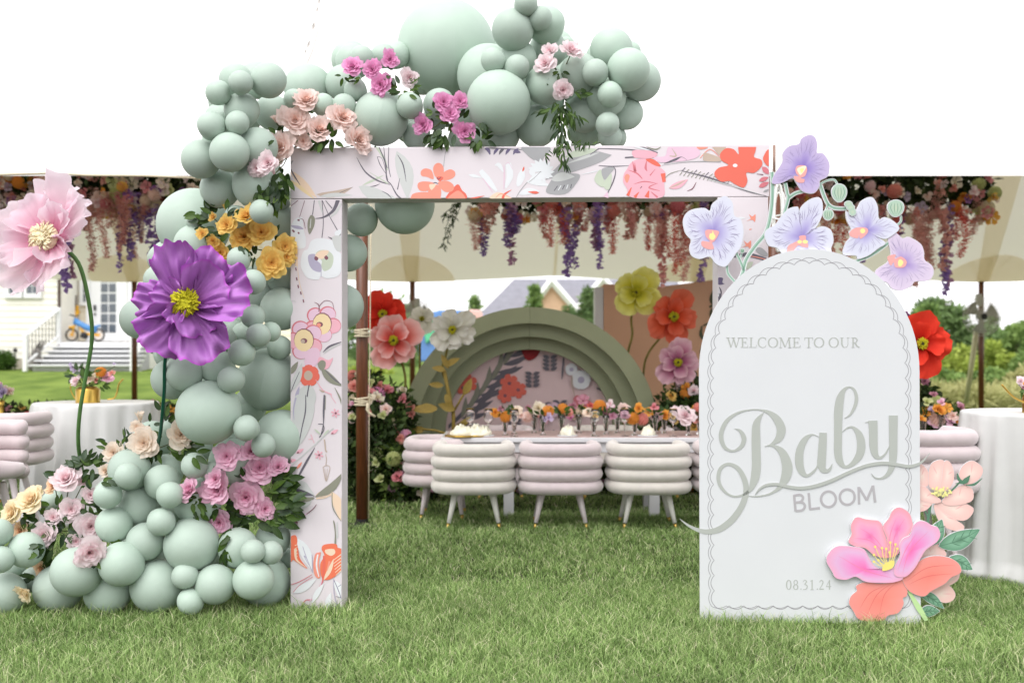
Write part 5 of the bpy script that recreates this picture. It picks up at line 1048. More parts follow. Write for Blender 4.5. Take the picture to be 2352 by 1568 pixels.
pet = [(12, 1.14, 56, 0), (292, 1.02, 56, 0), (232, 1.02, 50, 0), (172, .86, 46, 0), (104, 1.04, 44, 0), (52, 1.0, 46, 0), (36, .80, 62, 1), (305, .66, 60, 1), (150, .62, 54, 1), (235, .42, 50, 2)]
tall_flower('giant purple paper poppy with a yellow green centre on a dark green stem', 430, 700, 5.3, px(133, 5.3), pet, M_purp, M_yelst, (.12, -1, .14), [(384, 800, 5.4), (377, 900, 5.5), (370, 980, 5.6), (360, 1042, 5.75), (357, 1095, 6.1), (356, 1300, 6.15)], 23, stem_m=M_stemd, stem_r=.0095, folds=.30, cup=.34, mid_r=.26, nseg=(22, 44))
# ------------------------------------------------------------------ tent
EY, EZ, RY, RZ, BY, BZ = 8.55, CAMH + 418 / FPX * 8.55, 14.8, 6.9, 21.0, CAMH + 168 / FPX * 21
POLES_F = [-11.2, -7.6, -4.4, -1.23, 2.15, 5.6, 9.2]
POLES_B = [-13.2, -7.58, -2.0, 3.7, 9.42, 14.8]
def roof_z(x, y):
    if y < RY: t = (y - EY) / (RY - EY); a = EZ; poles = POLES_F
    else: t = (BY - y) / (BY - RY); a = BZ; poles = POLES_B
    t = max(0, min(1, t)); z = a + (RZ - a) * (t ** 1.15)
    d = min(abs(x - p) for p in poles); k = (1 - t) ** 2
    if y > RY: z += k * .12 * min(1, (d / 2.8)) ** 1.5
    return z
M_roof = mat('tent_canvas', lin(250, 249, 248), .75, .15, var=.01, vscale=2, trans=.27, tcol=lin(246, 237, 224))
M_roof2 = mat('tent_canvas_doubled', lin(246, 242, 232), .8, .1, var=.02, vscale=2, trans=.75, tcol=lin(246, 238, 222))
tent = thing('event_tent', 'large cream sailcloth tent with a white roof, covering the dining tables behind the arch', 'tent', (0, 14.8, 0))
X0, X1 = -13.5, 15.0
mb = MB(); mb.grid(lambda u, v: (X0 + (X1 - X0) * v, EY + (RY - EY) * u, roof_z(X0 + (X1 - X0) * v, EY + (RY - EY) * u)), 16, 80); mb.build('roof_panel', M_roof, tent, smooth=True)
mb = MB(); mb.grid(lambda u, v: (X0 + (X1 - X0) * v, RY + .004 + (BY - RY) * u, roof_z(X0 + (X1 - X0) * v, RY + .004 + (BY - RY) * u)), 20, 110); mb.build('roof_panel', M_roof, tent, smooth=True)
for xs_ in (X0, X1):
    mb = MB(); mb.add([(xs_, EY, EZ), (xs_, RY, RZ), (xs_, BY, BZ)], [(0, 1, 2)]); mb.build('gable_panel', M_roof, tent)
# eave band and cord
mb = MB(); mb.grid(lambda u, v: (X0 + (X1 - X0) * v, EY - .01 - .004 * u, EZ - .028 * u + .0), 1, 60); mb.build('eave_band', mat('eave_webbing', lin(228, 226, 222), .7), tent)
mb = MB(); mb.tube([Vector(P(x, y, EY - .05)) for x, y in ((-300, 402), (-60, 404), (40, 400), (110, 398), (200, 403), (330, 404), (450, 409))], .009, 6); mb.build('eave_cord', M_rope, tent, smooth=True)
# seams, pole straps and reinforcing fans under the back slope
def on_back(x, t, off): y = BY - (BY - RY) * t; return Vector((x, y, roof_z(x, y) - off))
for sx in (-10.4, -4.8, .85, 6.6, 12.1):
    mb = MB(); mb.grid(lambda u, v, sx=sx: on_back(sx + .03 * (v - .5) * 2 , .004 + u * .98, .012), 24, 1); mb.build('seam', M_roof2, tent, smooth=True)
for pxx in POLES_B[1:-1]:
    lean = -pxx * .19
    mb = MB(); mb.grid(lambda u, v: on_back(pxx + lean * u + (v - .5) * (.26 + .5 * u), .012 + u * .98, .03), 24, 2); mb.build('pole_strap', M_roof2, tent, smooth=True)
    mb = MB(); mb.grid(lambda u, v: on_back(pxx + .86 * u * math.cos(PI * v), .004 + .15 * u * math.sin(PI * v) + .0, .018), 5, 18); mb.build('corner_patch', M_roof2, tent, smooth=True)
    mb = MB()
    for k in range(1, 7):
        a = PI * k / 7; mb.grid(lambda u, v, a=a: on_back(pxx + (u * .84) * math.cos(a) + .02 * (v - .5), .006 + .145 * u * math.sin(a), .022), 6, 1)
    mb.build('patch_stitching', M_roof2, tent)
def pole(x, y, z0, z1, r, nm='pole', spike=0):
    mb = MB(); mb.tube([(x, y, z0), (x, y, (z0 + z1) / 2), (x, y, z1)], r, 14); o = mb.build(nm, M_wood, tent, smooth=True)
    if spike:
        mb = MB(); mb.tube([(x, y, z1), (x, y, z1 + spike)], .013, 8); mb.build('pole_pin', mat('rusty_pin', lin(150, 125, 112), .5, metal=.4), tent, smooth=True)
    mb = MB(); mb.lathe([(.0, .0), (.16, 0), (.16, .012), (.05, .02), (.05, .06)], 14, (x, y, z0)); mb.build('base_plate', M_dark, tent)
for x in POLES_F: pole(x, EY + .02 if x > -1.3 or x < -1.1 else EY, 0, EZ - .01, .049, spike=.24)
for x in POLES_B: pole(x, BY - .02, gz(x, BY), BZ + .05, .055)
# guy hardware on the pole left of the tables: lashings, cord, nails
fx = POLES_F[3]; fy = EY
for zc in (P(0, 765, EY).z, P(0, 922, EY).z):
    for k in range(5):
        mb = MB(); tl = .012 * math.sin(k * 1.7)
        mb.tube([(fx + .056 * math.cos(t), fy + .056 * math.sin(t), zc + (k - 2) * .013 + tl * math.cos(t)) for t in [2 * PI * i / 14 for i in range(15)]], .008, 6, cap=False); mb.build('lashing', M_rope, tent, smooth=True)
mb = MB(); mb.tube([Vector(P(x, y, EY - .1)) for x, y in ((845, 925), (843, 940), (848, 948), (862, 957))], .011, 8); mb.build('rope_end', M_rope, tent, smooth=True)
mb = MB(); mb.tube([Vector(P(x, y, EY - .02)) for x, y in ((852, 470), (851, 640), (850, 765), (848, 915), (847, 1190))], .005, 6); mb.build('cord', M_rope, tent, smooth=True)
# coiled white rope and white sleeve at the pole behind the sign
rp_ = thing('coiled_rope', 'white rope coil hanging on the tent pole between the arch and the orchids', 'rope', P(1790, 500, 8.3))
M_wr = mat('white_rope', lin(238, 238, 234), .8, var=.05)
rs_ = random.Random(8)
for k in range(7):
    mb = MB(); a = rs_.uniform(-5, 5); b = rs_.uniform(-5, 6); cx_ = 1790 + rs_.uniform(-4, 4)
    mb.tube([Vector(P(cx_ + (12 + a) * math.sin(t), 500 + (68 + b * 2) * -math.cos(t), 8.3 - .01 * k)) for t in [2 * PI * i / 20 for i in range(21)]], .008, 6, cap=False); mb.build('rope_loop', M_wr, rp_, smooth=True)
mb = MB(); mb.tube([Vector(P(1790 + 15 * math.cos(t), 490 + t * 3, 8.24 + .05 * math.sin(t))) for t in [i * .4 for i in range(36)]], .008, 6); mb.build('rope_wrap', M_wr, rp_, smooth=True)

# ------------------------------------------------------------------ hanging flowers inside the tent
POPS = [R_CORAL, R_PEACHP, R_DPINK, R_CREAM, R_YEL, R_ORANGE, R_PURP, R_PEACHP, R_PALE, R_LIME, R_PEACH, R_LILAC]
M_amar = [mat('amaranth_' + n, c, .8, .1, var=.12, vscale=20, trans=.5) for n, c in (('dusty', lin(248, 200, 192)), ('mauve', lin(244, 190, 190)), ('coral', lin(246, 135, 125)), ('violet', lin(176, 146, 214)), ('plum', lin(205, 160, 195)))]
M_vine = mat('vine_green', lin(52, 74, 40), .6, var=.2)
def strand_mesh(seed, n, w_, size, kind):
    rs = np.random.RandomState(seed); t = rs.rand(n) ** .9
    amp = w_ * (1 - .55 * t) * (.6 + .5 * np.sin(t * 20 + seed) ** 2); a = rs.rand(n) * 2 * PI
    cen = np.stack([np.cos(a) * amp * rs.rand(n) + .03 * np.sin(t * 5 + seed), np.sin(a) * amp * rs.rand(n), -t], 1)
    s = size * (.6 + .7 * rs.rand(n))[:, None]
    d = rs.normal(size=(n, 3)); d /= np.linalg.norm(d, axis=1)[:, None]; e = np.cross(d, rs.normal(size=(n, 3))); e /= np.linalg.norm(e, axis=1)[:, None]
    k = .9 if kind else .35
    V = np.stack([cen, cen + d * s * .5 + e * s * k * .5, cen + d * s, cen + d * s * .5 - e * s * k * .5], 1).reshape(-1, 3)
    return np_mesh('strand', V, np.arange(4 * n).reshape(n, 4), M_amar[0], rs.rand(4 * n))
STR = [strand_mesh(i, 900, .085, .034, 0) for i in range(4)]; STRP = [strand_mesh(10 + i, 150, .042, .058, 1) for i in range(3)]
def floral_ceiling(label, x0, x1, Yc, ztop, zbot, n, nstr, seed, loc, strand_x, xdense=None):
    rs = random.Random(seed); root = thing('hanging_flower_garland', label, 'flower garland', loc)
    leafcloud('foliage', [((x0 + (x1 - x0) * (k + .5) / 14, Yc, (ztop + zbot) / 2 + .1), ((x1 - x0) / 22, .3, (ztop - zbot) / 2)) for k in range(14)], int(5200 * (x1 - x0) / 3), .11, mat('garland_leaf', (0, 0, 0), .6, .2, attr=[(0, lin(34, 48, 30)), (.7, lin(66, 84, 44)), (1, lin(104, 120, 64))], var=.2), root, seed=seed)['kind'] = 'stuff'
    for i in range(n):
        x = rs.uniform(x0, x1); a = rs.uniform(-.5 * PI, PI * .5) ; r = rs.uniform(.22, .36)
        z = zbot - .03 + (ztop - zbot) * rs.random() ** 1.6; y = Yc - r * math.sqrt(max(.05, 1 - ((z - (ztop + zbot) / 2) / (ztop - zbot) * 1.7) ** 2)) - rs.uniform(0, .06)
        m = rs.choice(POPS if rs.random() < .6 else [R_CORAL, R_DPINK, R_CREAM, R_PEACHP, R_PALE])
        me = rs.choice(ROSES_LO + DAISIES + BALLS[:1]); s = rs.uniform(.055, .095)
        inst(me, (x, y, z), aim((rs.uniform(-.6, .6), -1, rs.uniform(-1.1, .3)), rs.uniform(0, 6)), s, root, 'bloom', m)
    for i in range(nstr):
        sx, ln, kd = strand_x[i] if i < len(strand_x) else (rs.uniform(x0, x1), rs.uniform(.35, .8), rs.choice([0, 0, 1, 2, 2, 3, 3, 4]))
        o = inst(rs.choice(STRP if kd >= 3 or rs.random() < .2 else STR), (sx, Yc - rs.uniform(.1, .34), zbot + rs.uniform(.05, .25)), Euler((rs.uniform(-.04, .04), rs.uniform(-.06, .06), rs.uniform(0, 6))), (rs.uniform(.8, 1.3) * (1.15 if kd < 3 else 1), 1, ln * 1.15), root, 'hanging_strand', M_amar[kd])
    for sx in np.linspace(x0 + .2, x1 - .2, 4):
        mb = MB(); mb.tube([(sx, Yc, ztop - .05), (sx, Yc, roof_z(sx, Yc) - .01)], .004, 5); mb.build('suspension_wire', M_dark, root)
    return root
YF = 12.0; zz = lambda y: CAMH + (HZ - y) / FPX * YF; xx = lambda x: (x - 1176) / FPX * YF
SA = [(xx(x), (ye - 470) / 200, k) for x, ye, k in ((215, 600, 1), (235, 560, 0), (262, 590, 0), (275, 540, 0), (292, 620, 3), (300, 575, 0), (325, 605, 3), (332, 560, 3), (345, 545, 0), (360, 590, 3), (185, 660, 3), (175, 640, 4), (240, 520, 0), (205, 540, 1), (310, 560, 0), (375, 560, 2), (20, 560, 3), (-30, 580, 0), (60, 540, 1), (318, 590, 0), (280, 570, 0), (350, 520, 1), (160, 560, 0), (130, 560, 2))]
SB = [(xx(x), (ye - 482) / 200, k) for x, ye, k in ((1090, 565, 0), (1120, 545, 0), (1105, 560, 1), (1135, 540, 0), (1170, 575, 3), (1165, 545, 3), (1175, 600, 4), (1182, 530, 3), (1250, 545, 2), (1262, 565, 2), (1290, 575, 2), (1275, 520, 2), (1320, 620, 3), (1295, 640, 3), (1300, 565, 0), (1325, 560, 0), (1328, 540, 1), (1345, 530, 2), (1368, 605, 3), (1362, 560, 4), (1372, 590, 3), (1402, 570, 2), (1398, 540, 2), (1440, 555, 1), (1450, 570, 0), (1435, 560, 0), (1485, 590, 2), (1500, 580, 0), (1515, 635, 1), (1508, 600, 0), (1525, 580, 2), (1540, 610, 2), (1550, 600, 0), (1560, 600, 2), (1570, 640, 0), (1600, 630, 3), (1608, 600, 3), (1580, 560, 0), (1640, 590, 1), (1700, 580, 2), (1765, 560, 3), (1830, 560, 0), (1900, 600, 2), (1915, 560, 2), (1935, 640, 2), (1960, 600, 3), (2040, 600, 2), (2055, 640, 3), (2080, 600, 0), (2095, 630, 0), (2110, 620, 0), (2125, 600, 0), (2135, 560, 0), (2155, 660, 3), (2165, 640, 4), (2185, 580, 2), (2175, 560, 2), (2115, 580, 1), (2145, 600, 0), (1990, 560, 0), (2010, 540, 1))]
floral_ceiling('hanging flower garland with pink amaranth strands behind the giant pink flower', xx(-90), xx(470), YF, zz(360), zz(488), 215, 30, 3, (xx(190), YF, zz(400)), SA)
floral_ceiling('longest hanging flower garland with coral and violet strands, seen through the arch', xx(1085), xx(2262), YF, zz(360), zz(502), 295, 66, 4, (xx(1650), YF, zz(400)), SB)
# a green trailing vine hanging left of the long garland
vr = thing('trailing_vine', 'thin dark green trailing vine hanging just below the arch beam', 'vine', P(1035, 470, YF))
mb = MB(); rs_ = random.Random(3)
for (ax, ay, bx, by) in ((1060, 455, 1015, 500), (1060, 458, 1018, 565), (1045, 458, 1024, 540)):
    mb.tube([Vector(P(ax + (bx - ax) * t + 4 * math.sin(t * 6), ay + (by - ay) * t, YF)) for t in [i / 10 for i in range(11)]], .004, 4)
mb.build('vine_stem', M_vine, vr)
for i in range(90):
    t = rs_.random(); bx, by = rs_.choice([(1015, 505), (1018, 570), (1024, 545)])
    put_leaf(P(1055 + (bx - 1055) * t + rs_.uniform(-6, 6), 460 + (by - 460) * t, YF + rs_.uniform(-.04, .04)), (rs_.uniform(-1, 1), rs_.uniform(-.4, .4), rs_.uniform(-1.2, .2)), .06, vr, narrow=True, m=M_leafv[0], rs=rs_)

# laced seam of the front roof slope, high above the balloons
def on_front(px_, py_, off=0.0):
    Yc = EY
    for k in range(400):
        Yc = EY + (RY - EY) * k / 400; p = P(px_, py_, Yc)
        if roof_z(p.x, Yc) >= p.z: break
    return P(px_, py_, Yc) + Vector((0, -.55, .8)) * off
sm_ = mat('seam_shadow_side', lin(150, 146, 140), .8)
mb = MB(); pts = [(752, -140), (744, -40), (738, 0), (730, 50), (720, 90), (712, 120), (702, 148), (690, 200), (676, 262), (660, 330)]
mb.tube([on_front(x, y, .03) for x, y in pts], [.05, .04, .035, .03, .035, .03, .02, .015, .012, .01], 8); mb.build('laced_seam', M_roof, tent, smooth=True)
for (x, y, dx, dy, r) in ((736, 8, -3, 16, .014), (733, 30, -5, 14, .012), (724, 66, -5, 18, .016), (714, 108, -7, 20, .014), (706, 128, -4, 14, .01), (702, 60, 6, 14, .007), (706, 84, 8, 8, .007)):
    mb = MB(); mb.tube([on_front(x, y, .085), on_front(x + dx * .5, y + dy * .5, .09), on_front(x + dx, y + dy, .085)], [.003, r, .003], 6); mb.build('seam_fold_shade', sm_, tent, smooth=True)  # grey slivers paint the shade in the seam's folds and slits
# ------------------------------------------------------------------ chairs
M_goldtip = mat('gold_ferrule', lin(214, 176, 96), .3, .5, metal=1.0)
M_pleg = mat('blush_leg', lin(226, 214, 216), .5, .3, var=.03); M_cleg = mat('cream_leg', lin(236, 233, 226), .5, .3, var=.03)
def roll_mesh(Rr, r, n, m):
    mb = MB(); path = []
    for i in range(n + 1):
        s = i / n; a = math.radians(-42 + 264 * s); ca, sa = math.cos(a), -math.sin(a); k = (abs(ca) ** 3.2 + abs(sa) ** 3.2) ** (-1 / 3.2); path.append(Vector((Rr * ca * k, Rr * .93 * sa * k, 0)))
    path = path[::-1]; N = len(path)
    rad = []
    for i in range(N):
        e = min(i, N - 1 - i) * (Rr * 5.2 / n); rad.append(r * math.sqrt(max(0.0, 1 - max(0, 1 - e / (r * .7)) ** 2)) * (1 + .012 * math.sin(i * 1.9)) if e < r * .7 else r * (1 + .012 * math.sin(i * 1.9)))
    rad[0] = rad[-1] = r * .45
    mb.tube(path, rad, 18); return mb.mesh('roll', m)
def leg_mesh(m, h):
    mb = MB(); mb.tube([(0, 0, 0), (0, 0, h * .5), (0, 0, h)], [.016, .022, .029], 12); return mb.mesh('leg', m)
def chair_kit(mv, ml):
    seat = MB(); seat.lathe([(0, .0), (.2, .0), (.245, .02), (.255, .05), (.24, .085), (.15, .1), (0, .103)], 26)
    tip = MB(); tip.tube([(0, 0, 0), (0, 0, .055)], [.008, .0155], 10)
    return dict(roll=roll_mesh(.297, .053, 40, mv), seat=seat.mesh('seat', mv), leg=leg_mesh(ml, .225), tip=tip.mesh('foot_tip', M_goldtip))
KP = chair_kit(M_pinkvel, M_pleg); KC = chair_kit(M_creamvel, M_cleg)
def chair(K, x, y, rz, label, grp=None, up=0.03):
    root = thing('tub_chair', label, 'chair', (x, y, 0), grp or 'round-backed tub chairs with stacked rolls'); root.rotation_euler = (0, 0, rz)
    def loc(o, l, r=None, s=1):
        C.objects.link(o); o.parent = root; o.location = l
        if r: o.rotation_euler = r
        if s != 1: o.scale = s
    for k in range(4):
        o = bpy.data.objects.new('backrest_roll', K['roll']); s = (1.0, .985, 1.0, .965)[k]
        loc(o, (0, 0, up + .314 + .099 * k), (0, 0, 0), (s, s, 1))
    loc(bpy.data.objects.new('seat', K['seat']), (0, .03, .30 + up))
    for (a, b) in ((-1, -1), (1, -1), (-1, 1), (1, 1)):
        l = bpy.data.objects.new('leg', K['leg']); d = Vector((-a * .22, -b * .10, 1)).normalized()
        p = Vector((a * .20, b * .17 + .02, .052)); loc(l, p); l.rotation_mode = 'QUATERNION'; l.rotation_quaternion = Vector((-a * .22, -b * .16, 1)).to_track_quat('Z', 'Y')
        # leg foot is out, top is in
        l.scale = (1, 1, (.225 + up) / .225); t = bpy.data.objects.new('foot_tip', K['tip']); t.scale = (1, 1, .225 / (.225 + up)); C.objects.link(t); t.parent = l; t.location = (0, 0, -.0545)
    return root
def cx(x, Y): return (x - 1176) / FPX * Y
chair(KP, cx(1012, 9.0), 9.05, -PI / 2, 'blush tub chair at the left end of the long table, mostly behind a cream chair')
chair(KC, cx(1088, 8.5), 8.55, .02, 'cream tub chair nearest the tent pole, back to the viewer')
chair(KP, cx(1287, 8.5), 8.55, -.01, 'blush tub chair between the two cream chairs at the long table')
chair(KC, cx(1489, 8.5), 8.55, .0, 'cream tub chair right of the middle blush chair, beside the welcome sign')
chair(KP, cx(1691, 8.5), 8.55, .0, 'blush tub chair peeping out at the left edge of the welcome sign')
for i, (x, K) in enumerate(((1150, KP), (1390, KC), (1600, KP))): chair(K, cx(x, 10.2), 10.3, PI, ('blush tub chair on the far side of the table, left of the vases', 'cream tub chair on the far side of the table, middle', 'blush tub chair on the far side of the table near the sign')[i])
chair(KP, cx(2128, 6.6), 6.75, .06, 'tall blush tub chair between the welcome sign and the right tablecloth', up=.27)
chair(KP, cx(-50, 6.8), 6.8, -PI / 2 + .06, 'tall blush tub chair cut by the left picture edge, roll ends showing', up=.30)
chair(KP, cx(-24, 7.9), 8.1, .05, 'tall blush tub chair behind the left round table', up=.30)
chair(KC, cx(60, 10.0), 10.0, .3, 'cream tub chair low behind the blush chairs at the far left')
# ------------------------------------------------------------------ tables
M_tabw = mat('gloss_white', lin(214, 214, 216), .25, .4, var=.01)
M_runner = mat('mauve_runner', lin(196, 172, 168), .35, .4, var=.1)
def long_table(label, x0, x1, y0, y1, z):
    t = thing('dining_table', label, 'table', ((x0 + x1) / 2, (y0 + y1) / 2, 0))
    mb = MB(); mb.box(((x0 + x1) / 2, (y0 + y1) / 2, z - .02), (x1 - x0, y1 - y0, .04)); mb.build('tabletop', M_tabw, t, bevel=.006)
    mb = MB(); mb.box(((x0 + x1) / 2, (y0 + y1) / 2, z + .003), (x1 - x0 - .06, y1 - y0 - .06, .004)); mb.build('tabletop_inlay', M_runner, t)
    mb = MB(); mb.box(((x0 + x1) / 2, (y0 + y1) / 2, z - .085), (x1 - x0 - .06, y1 - y0 - .06, .085)); mb.build('apron', M_tabw, t, bevel=.004)
    for f in (.12, .38, .62, .88):
        for yy in (y0 + .2, y1 - .2):
            mb = MB(); mb.box((x0 + (x1 - x0) * f, yy, (z - .13) / 2), (.09, .09, z - .13)); mb.build('leg', M_tabw, t, bevel=.004)
    return t
TZ = CAMH - 191 / FPX * 8.86; T0 = cx(1012, 8.95)
long_table('long glossy white dining table under the tent, set with bud vases and wine glasses', T0, 4.25, 8.9, 9.7, TZ)
LZ = CAMH - 141 / FPX * 11.2
long_table('white dining table dressed with flowers at the far left, behind the round table', cx(-330, 11), cx(440, 11), 11.0, 12.0, LZ)
def cloth_table(label, clabel, x, y, z, R, seed, Hh=0.0):
    t = thing('cocktail_table', label, 'table', (x, y, 0))
    mb = MB(); mb.lathe([(0, z - .03), (R - .01, z - .03), (R - .005, z - .015), (R - .01, z - .004), (0, z - .004)], 40, (x, y, 0)); mb.build('tabletop', M_white, t)
    mb = MB(); mb.tube([(x, y, 0), (x, y, z - .03)], .03, 12); mb.build('pedestal', M_dark, t)
    mb = MB(); mb.lathe([(0, .0), (.3, 0), (.3, .015), (.05, .03), (0, .03)], 24, (x, y, 0)); mb.build('foot', M_dark, t)
    rs = random.Random(seed); ph = [rs.uniform(0, 6.28) for _ in range(4)]
    prof = [(0, z), (R * .6, z + .0005), (R - .006, z), (R + .004, z - .006), (R + .008, z - .02)]
    for k in range(1, 25): prof.append((R + .008 + .055 * (k / 24) ** .8, z - .02 - (z - .03) * k / 24))
    def fn(th, i, r, zz_):
        if i < 4: return r
        f = min(1.0, (i - 3) / 14.0) ** .8
        w_ = math.sin(11 * th + ph[0]) * .5 + math.sin(17 * th + ph[1] + i * .03) * .32 + math.sin(6 * th + ph[2]) * .3 + .25 * math.sin(29 * th + ph[3])
        return r + f * .045 * (abs(w_) ** .8 * (1 if w_ > 0 else -1)) + (.06 if i > 26 else 0) * abs(math.sin(5 * th + ph[2]))
    mb = MB(); mb.lathe(prof, 150, (x, y, 0), 0, fn); o = mb.build('tablecloth', M_cloth, None, smooth=True)
    tag(o, clabel, 'tablecloth')
lx, ly, lz = cx(222, 9.0), 9.0, CAMH - 108 / FPX * 9.0
cloth_table('tall round table hidden under the left white cloth', 'white tablecloth falling in folds over the left round table', lx, ly, lz, .505, 1)
rx, ry, rz_ = cx(2235, 6.6) + .53, 6.75, CAMH - 133 / FPX * 6.6
cloth_table('tall round table hidden under the right white cloth', 'white tablecloth pooling on the grass at the right picture edge', rx, ry, rz_, .50, 2)
# ------------------------------------------------------------------ things on the tables
def bloom(root, c, r, m, kind='rose', name='bloom', up=.6, rs=random):
    me = {'rose': ROSES, 'ball': BALLS, 'lo': ROSES_LO, 'open': DAISIES}[kind]
    return inst(rs.choice(me), c, aim((rs.uniform(-.4, .4), -1, up + rs.uniform(-.2, .3)), rs.uniform(0, 6)), r * (1.1 if kind == 'rose' else 1), root, name, m)
def watering_can(label, x, y, z, r, h, sgn, spout, handle=True):
    t = thing('watering_can', label, 'watering can', (x, y, z))
    mb = MB(); mb.lathe([(0, 0), (r, 0), (r + .001, .006), (r, .012), (r, h * .82), (r * .96, h * .86), (r * .72, h), (r * .68, h), (r * .68, h * .98), (0, h * .6)], 40, (x, y, z)); mb.build('body', M_gold, t, smooth=True, sharp=40)
    mb = MB(); mb.tube(catmull([tuple(p) for p in spout], 6), [.008] * 200 if False else .0065, 10); mb.build('spout', M_gold, t, smooth=True)
    if handle:
        mb = MB(); mb.tube(catmull([(x - sgn * r * .98, y, z + h * .15), (x - sgn * r * 1.35, y, z + h * .55), (x - sgn * r * 1.5, y, z + h * .95), (x - sgn * r * 1.2, y, z + h * 1.45), (x - sgn * r * .4, y, z + h * 1.7), (x + sgn * r * .1, y, z + h * 1.55)], 6), .005, 8); mb.build('handle', M_gold, t, smooth=True)
    return t
can = watering_can('brushed gold watering can with a long spout, used as a vase on the left table', lx - .015, ly - .15, lz + .001, .098, .137, 1, [P(247, 917, 8.8), P(262, 914, 8.8), P(269, 900, 8.8), P(273, 882, 8.8), P(283, 870, 8.8)])
def bouquet(label, base, blooms, Y, leaves, seed, kinds=None):
    rs = random.Random(seed); t = thing('bouquet', label, 'flowers', base)
    for (x, y, r, m, kd) in blooms:
        yy = Y + rs.uniform(-.05, .06); c = P(x, y, yy); bloom(t, c, px(r, yy), m, kd, rs=rs)
        mb = MB(); mb.tube([c + Vector((0, .02, -.01)), (c * .5 + Vector(base) * .5) + Vector((0, .01, .02)), Vector(base)], .003, 5); mb.build('stem', M_twig, t)
    for (x, y, rx_, ry_, n, ln) in leaves:
        for k in range(n):
            a = rs.uniform(0, 6.28); put_leaf(P(x + rx_ * rs.random() * math.cos(a), y + ry_ * rs.random() * math.sin(a), Y + rs.uniform(-.06, .06)), (math.cos(a), rs.uniform(-.5, .5), -math.sin(a) * .7 + .2), px(ln, Y), t, rs=rs)
    return t
bouquet('bouquet of peach, pink, lilac and orange blooms standing in the gold watering can', (lx - .015, ly - .15, lz + .11),
        [(231, 854, 13, R_ORANGE, 'ball'), (246, 870, 17, R_PINK, 'rose'), (258, 858, 12, R_CORAL, 'lo'), (208, 872, 14, R_PEACH, 'rose'), (176, 876, 14, R_PALE, 'rose'), (178, 881, 8, R_MAUVE, 'lo'), (166, 845, 9, R_LILAC, 'lo'), (171, 852, 7, R_LILAC, 'lo'), (163, 837, 6, R_LILAC, 'lo'), (263, 837, 6, R_LILAC, 'lo'), (193, 850, 8, R_PALE, 'lo'), (186, 851, 6, R_LILAC, 'lo'), (215, 862, 7, R_CREAM, 'lo'), (222, 874, 9, R_CORAL, 'lo'), (170, 884, 8, R_PALE, 'lo')],
        8.8, [(180, 860, 20, 14, 10, 22), (225, 884, 24, 6, 10, 16), (205, 855, 14, 10, 5, 18), (166, 858, 8, 16, 5, 16), (190, 870, 10, 10, 5, 18)], 5)
can2 = watering_can('gold watering can at the right picture edge with only its spout in view', cx(2384, 6.6), 6.6, rz_ + .001, .09, .13, -1, [P(2362, 928, 6.55), P(2348, 922, 6.55), P(2332, 914, 6.55), P(2318, 902, 6.55), P(2301, 883, 6.55)])
bouquet('pink and orange blooms in the gold can at the right picture edge', (cx(2384, 6.6), 6.6, rz_ + .11), [(2343, 877, 14, R_PALE, 'rose'), (2350, 893, 11, R_PINK, 'rose'), (2352, 884, 8, R_ORANGE, 'lo'), (2378, 870, 17, R_PEACHP, 'rose'), (2400, 880, 16, R_PALE, 'rose')], 6.55, [(2346, 892, 8, 8, 5, 20), (2375, 895, 20, 8, 8, 18)], 6)
vb = (cx(3, 11.1), 11.1, LZ + .006)
gv = thing('gold_vase', 'slim gold vase on the far left table', 'vase', vb)
mb = MB(); mb.lathe([(0, 0), (.035, 0), (.03, .02), (.026, .12), (.034, .17), (.03, .17), (0, .1)], 18, vb); mb.build('body', M_gold, gv, smooth=True)
bouquet('bunch of lilac and peach blooms in the slim gold vase at the left edge', (vb[0], vb[1], vb[2] + .13), [(-3, 893, 14, R_LILAC, 'rose'), (8, 903, 13, R_LILAC, 'rose'), (14, 890, 9, R_PALE, 'lo'), (23, 899, 11, R_PEACHP, 'rose'), (2, 884, 9, R_PINK, 'lo'), (26, 905, 8, R_PEACH, 'lo')], 11.1, [(8, 910, 14, 5, 8, 14)], 7)
fl_ = thing('table_flowers', 'low run of orange and mauve flowers along the far left table', 'flowers', (cx(60, 11.3), 11.3, LZ + .006))
rs_ = random.Random(12)
leafcloud('foliage', [((cx(20 + 60 * k, 11.3), 11.3, LZ + .06), (.2, .12, .06)) for k in range(7)], 900, .07, MATS['garland_leaf'], fl_, seed=8)['kind'] = 'stuff'
for k in range(46):
    x = rs_.uniform(-40, 420); bloom(fl_, P(x, rs_.uniform(926, 952), 11.2 + rs_.uniform(-.1, .1)), rs_.uniform(.035, .055), rs_.choice([R_ORANGE, R_ORANGE, R_MAUVE, R_PEACHP, R_PURP, R_RED, R_YEL]), rs_.choice(['lo', 'ball', 'open']), rs=rs_)
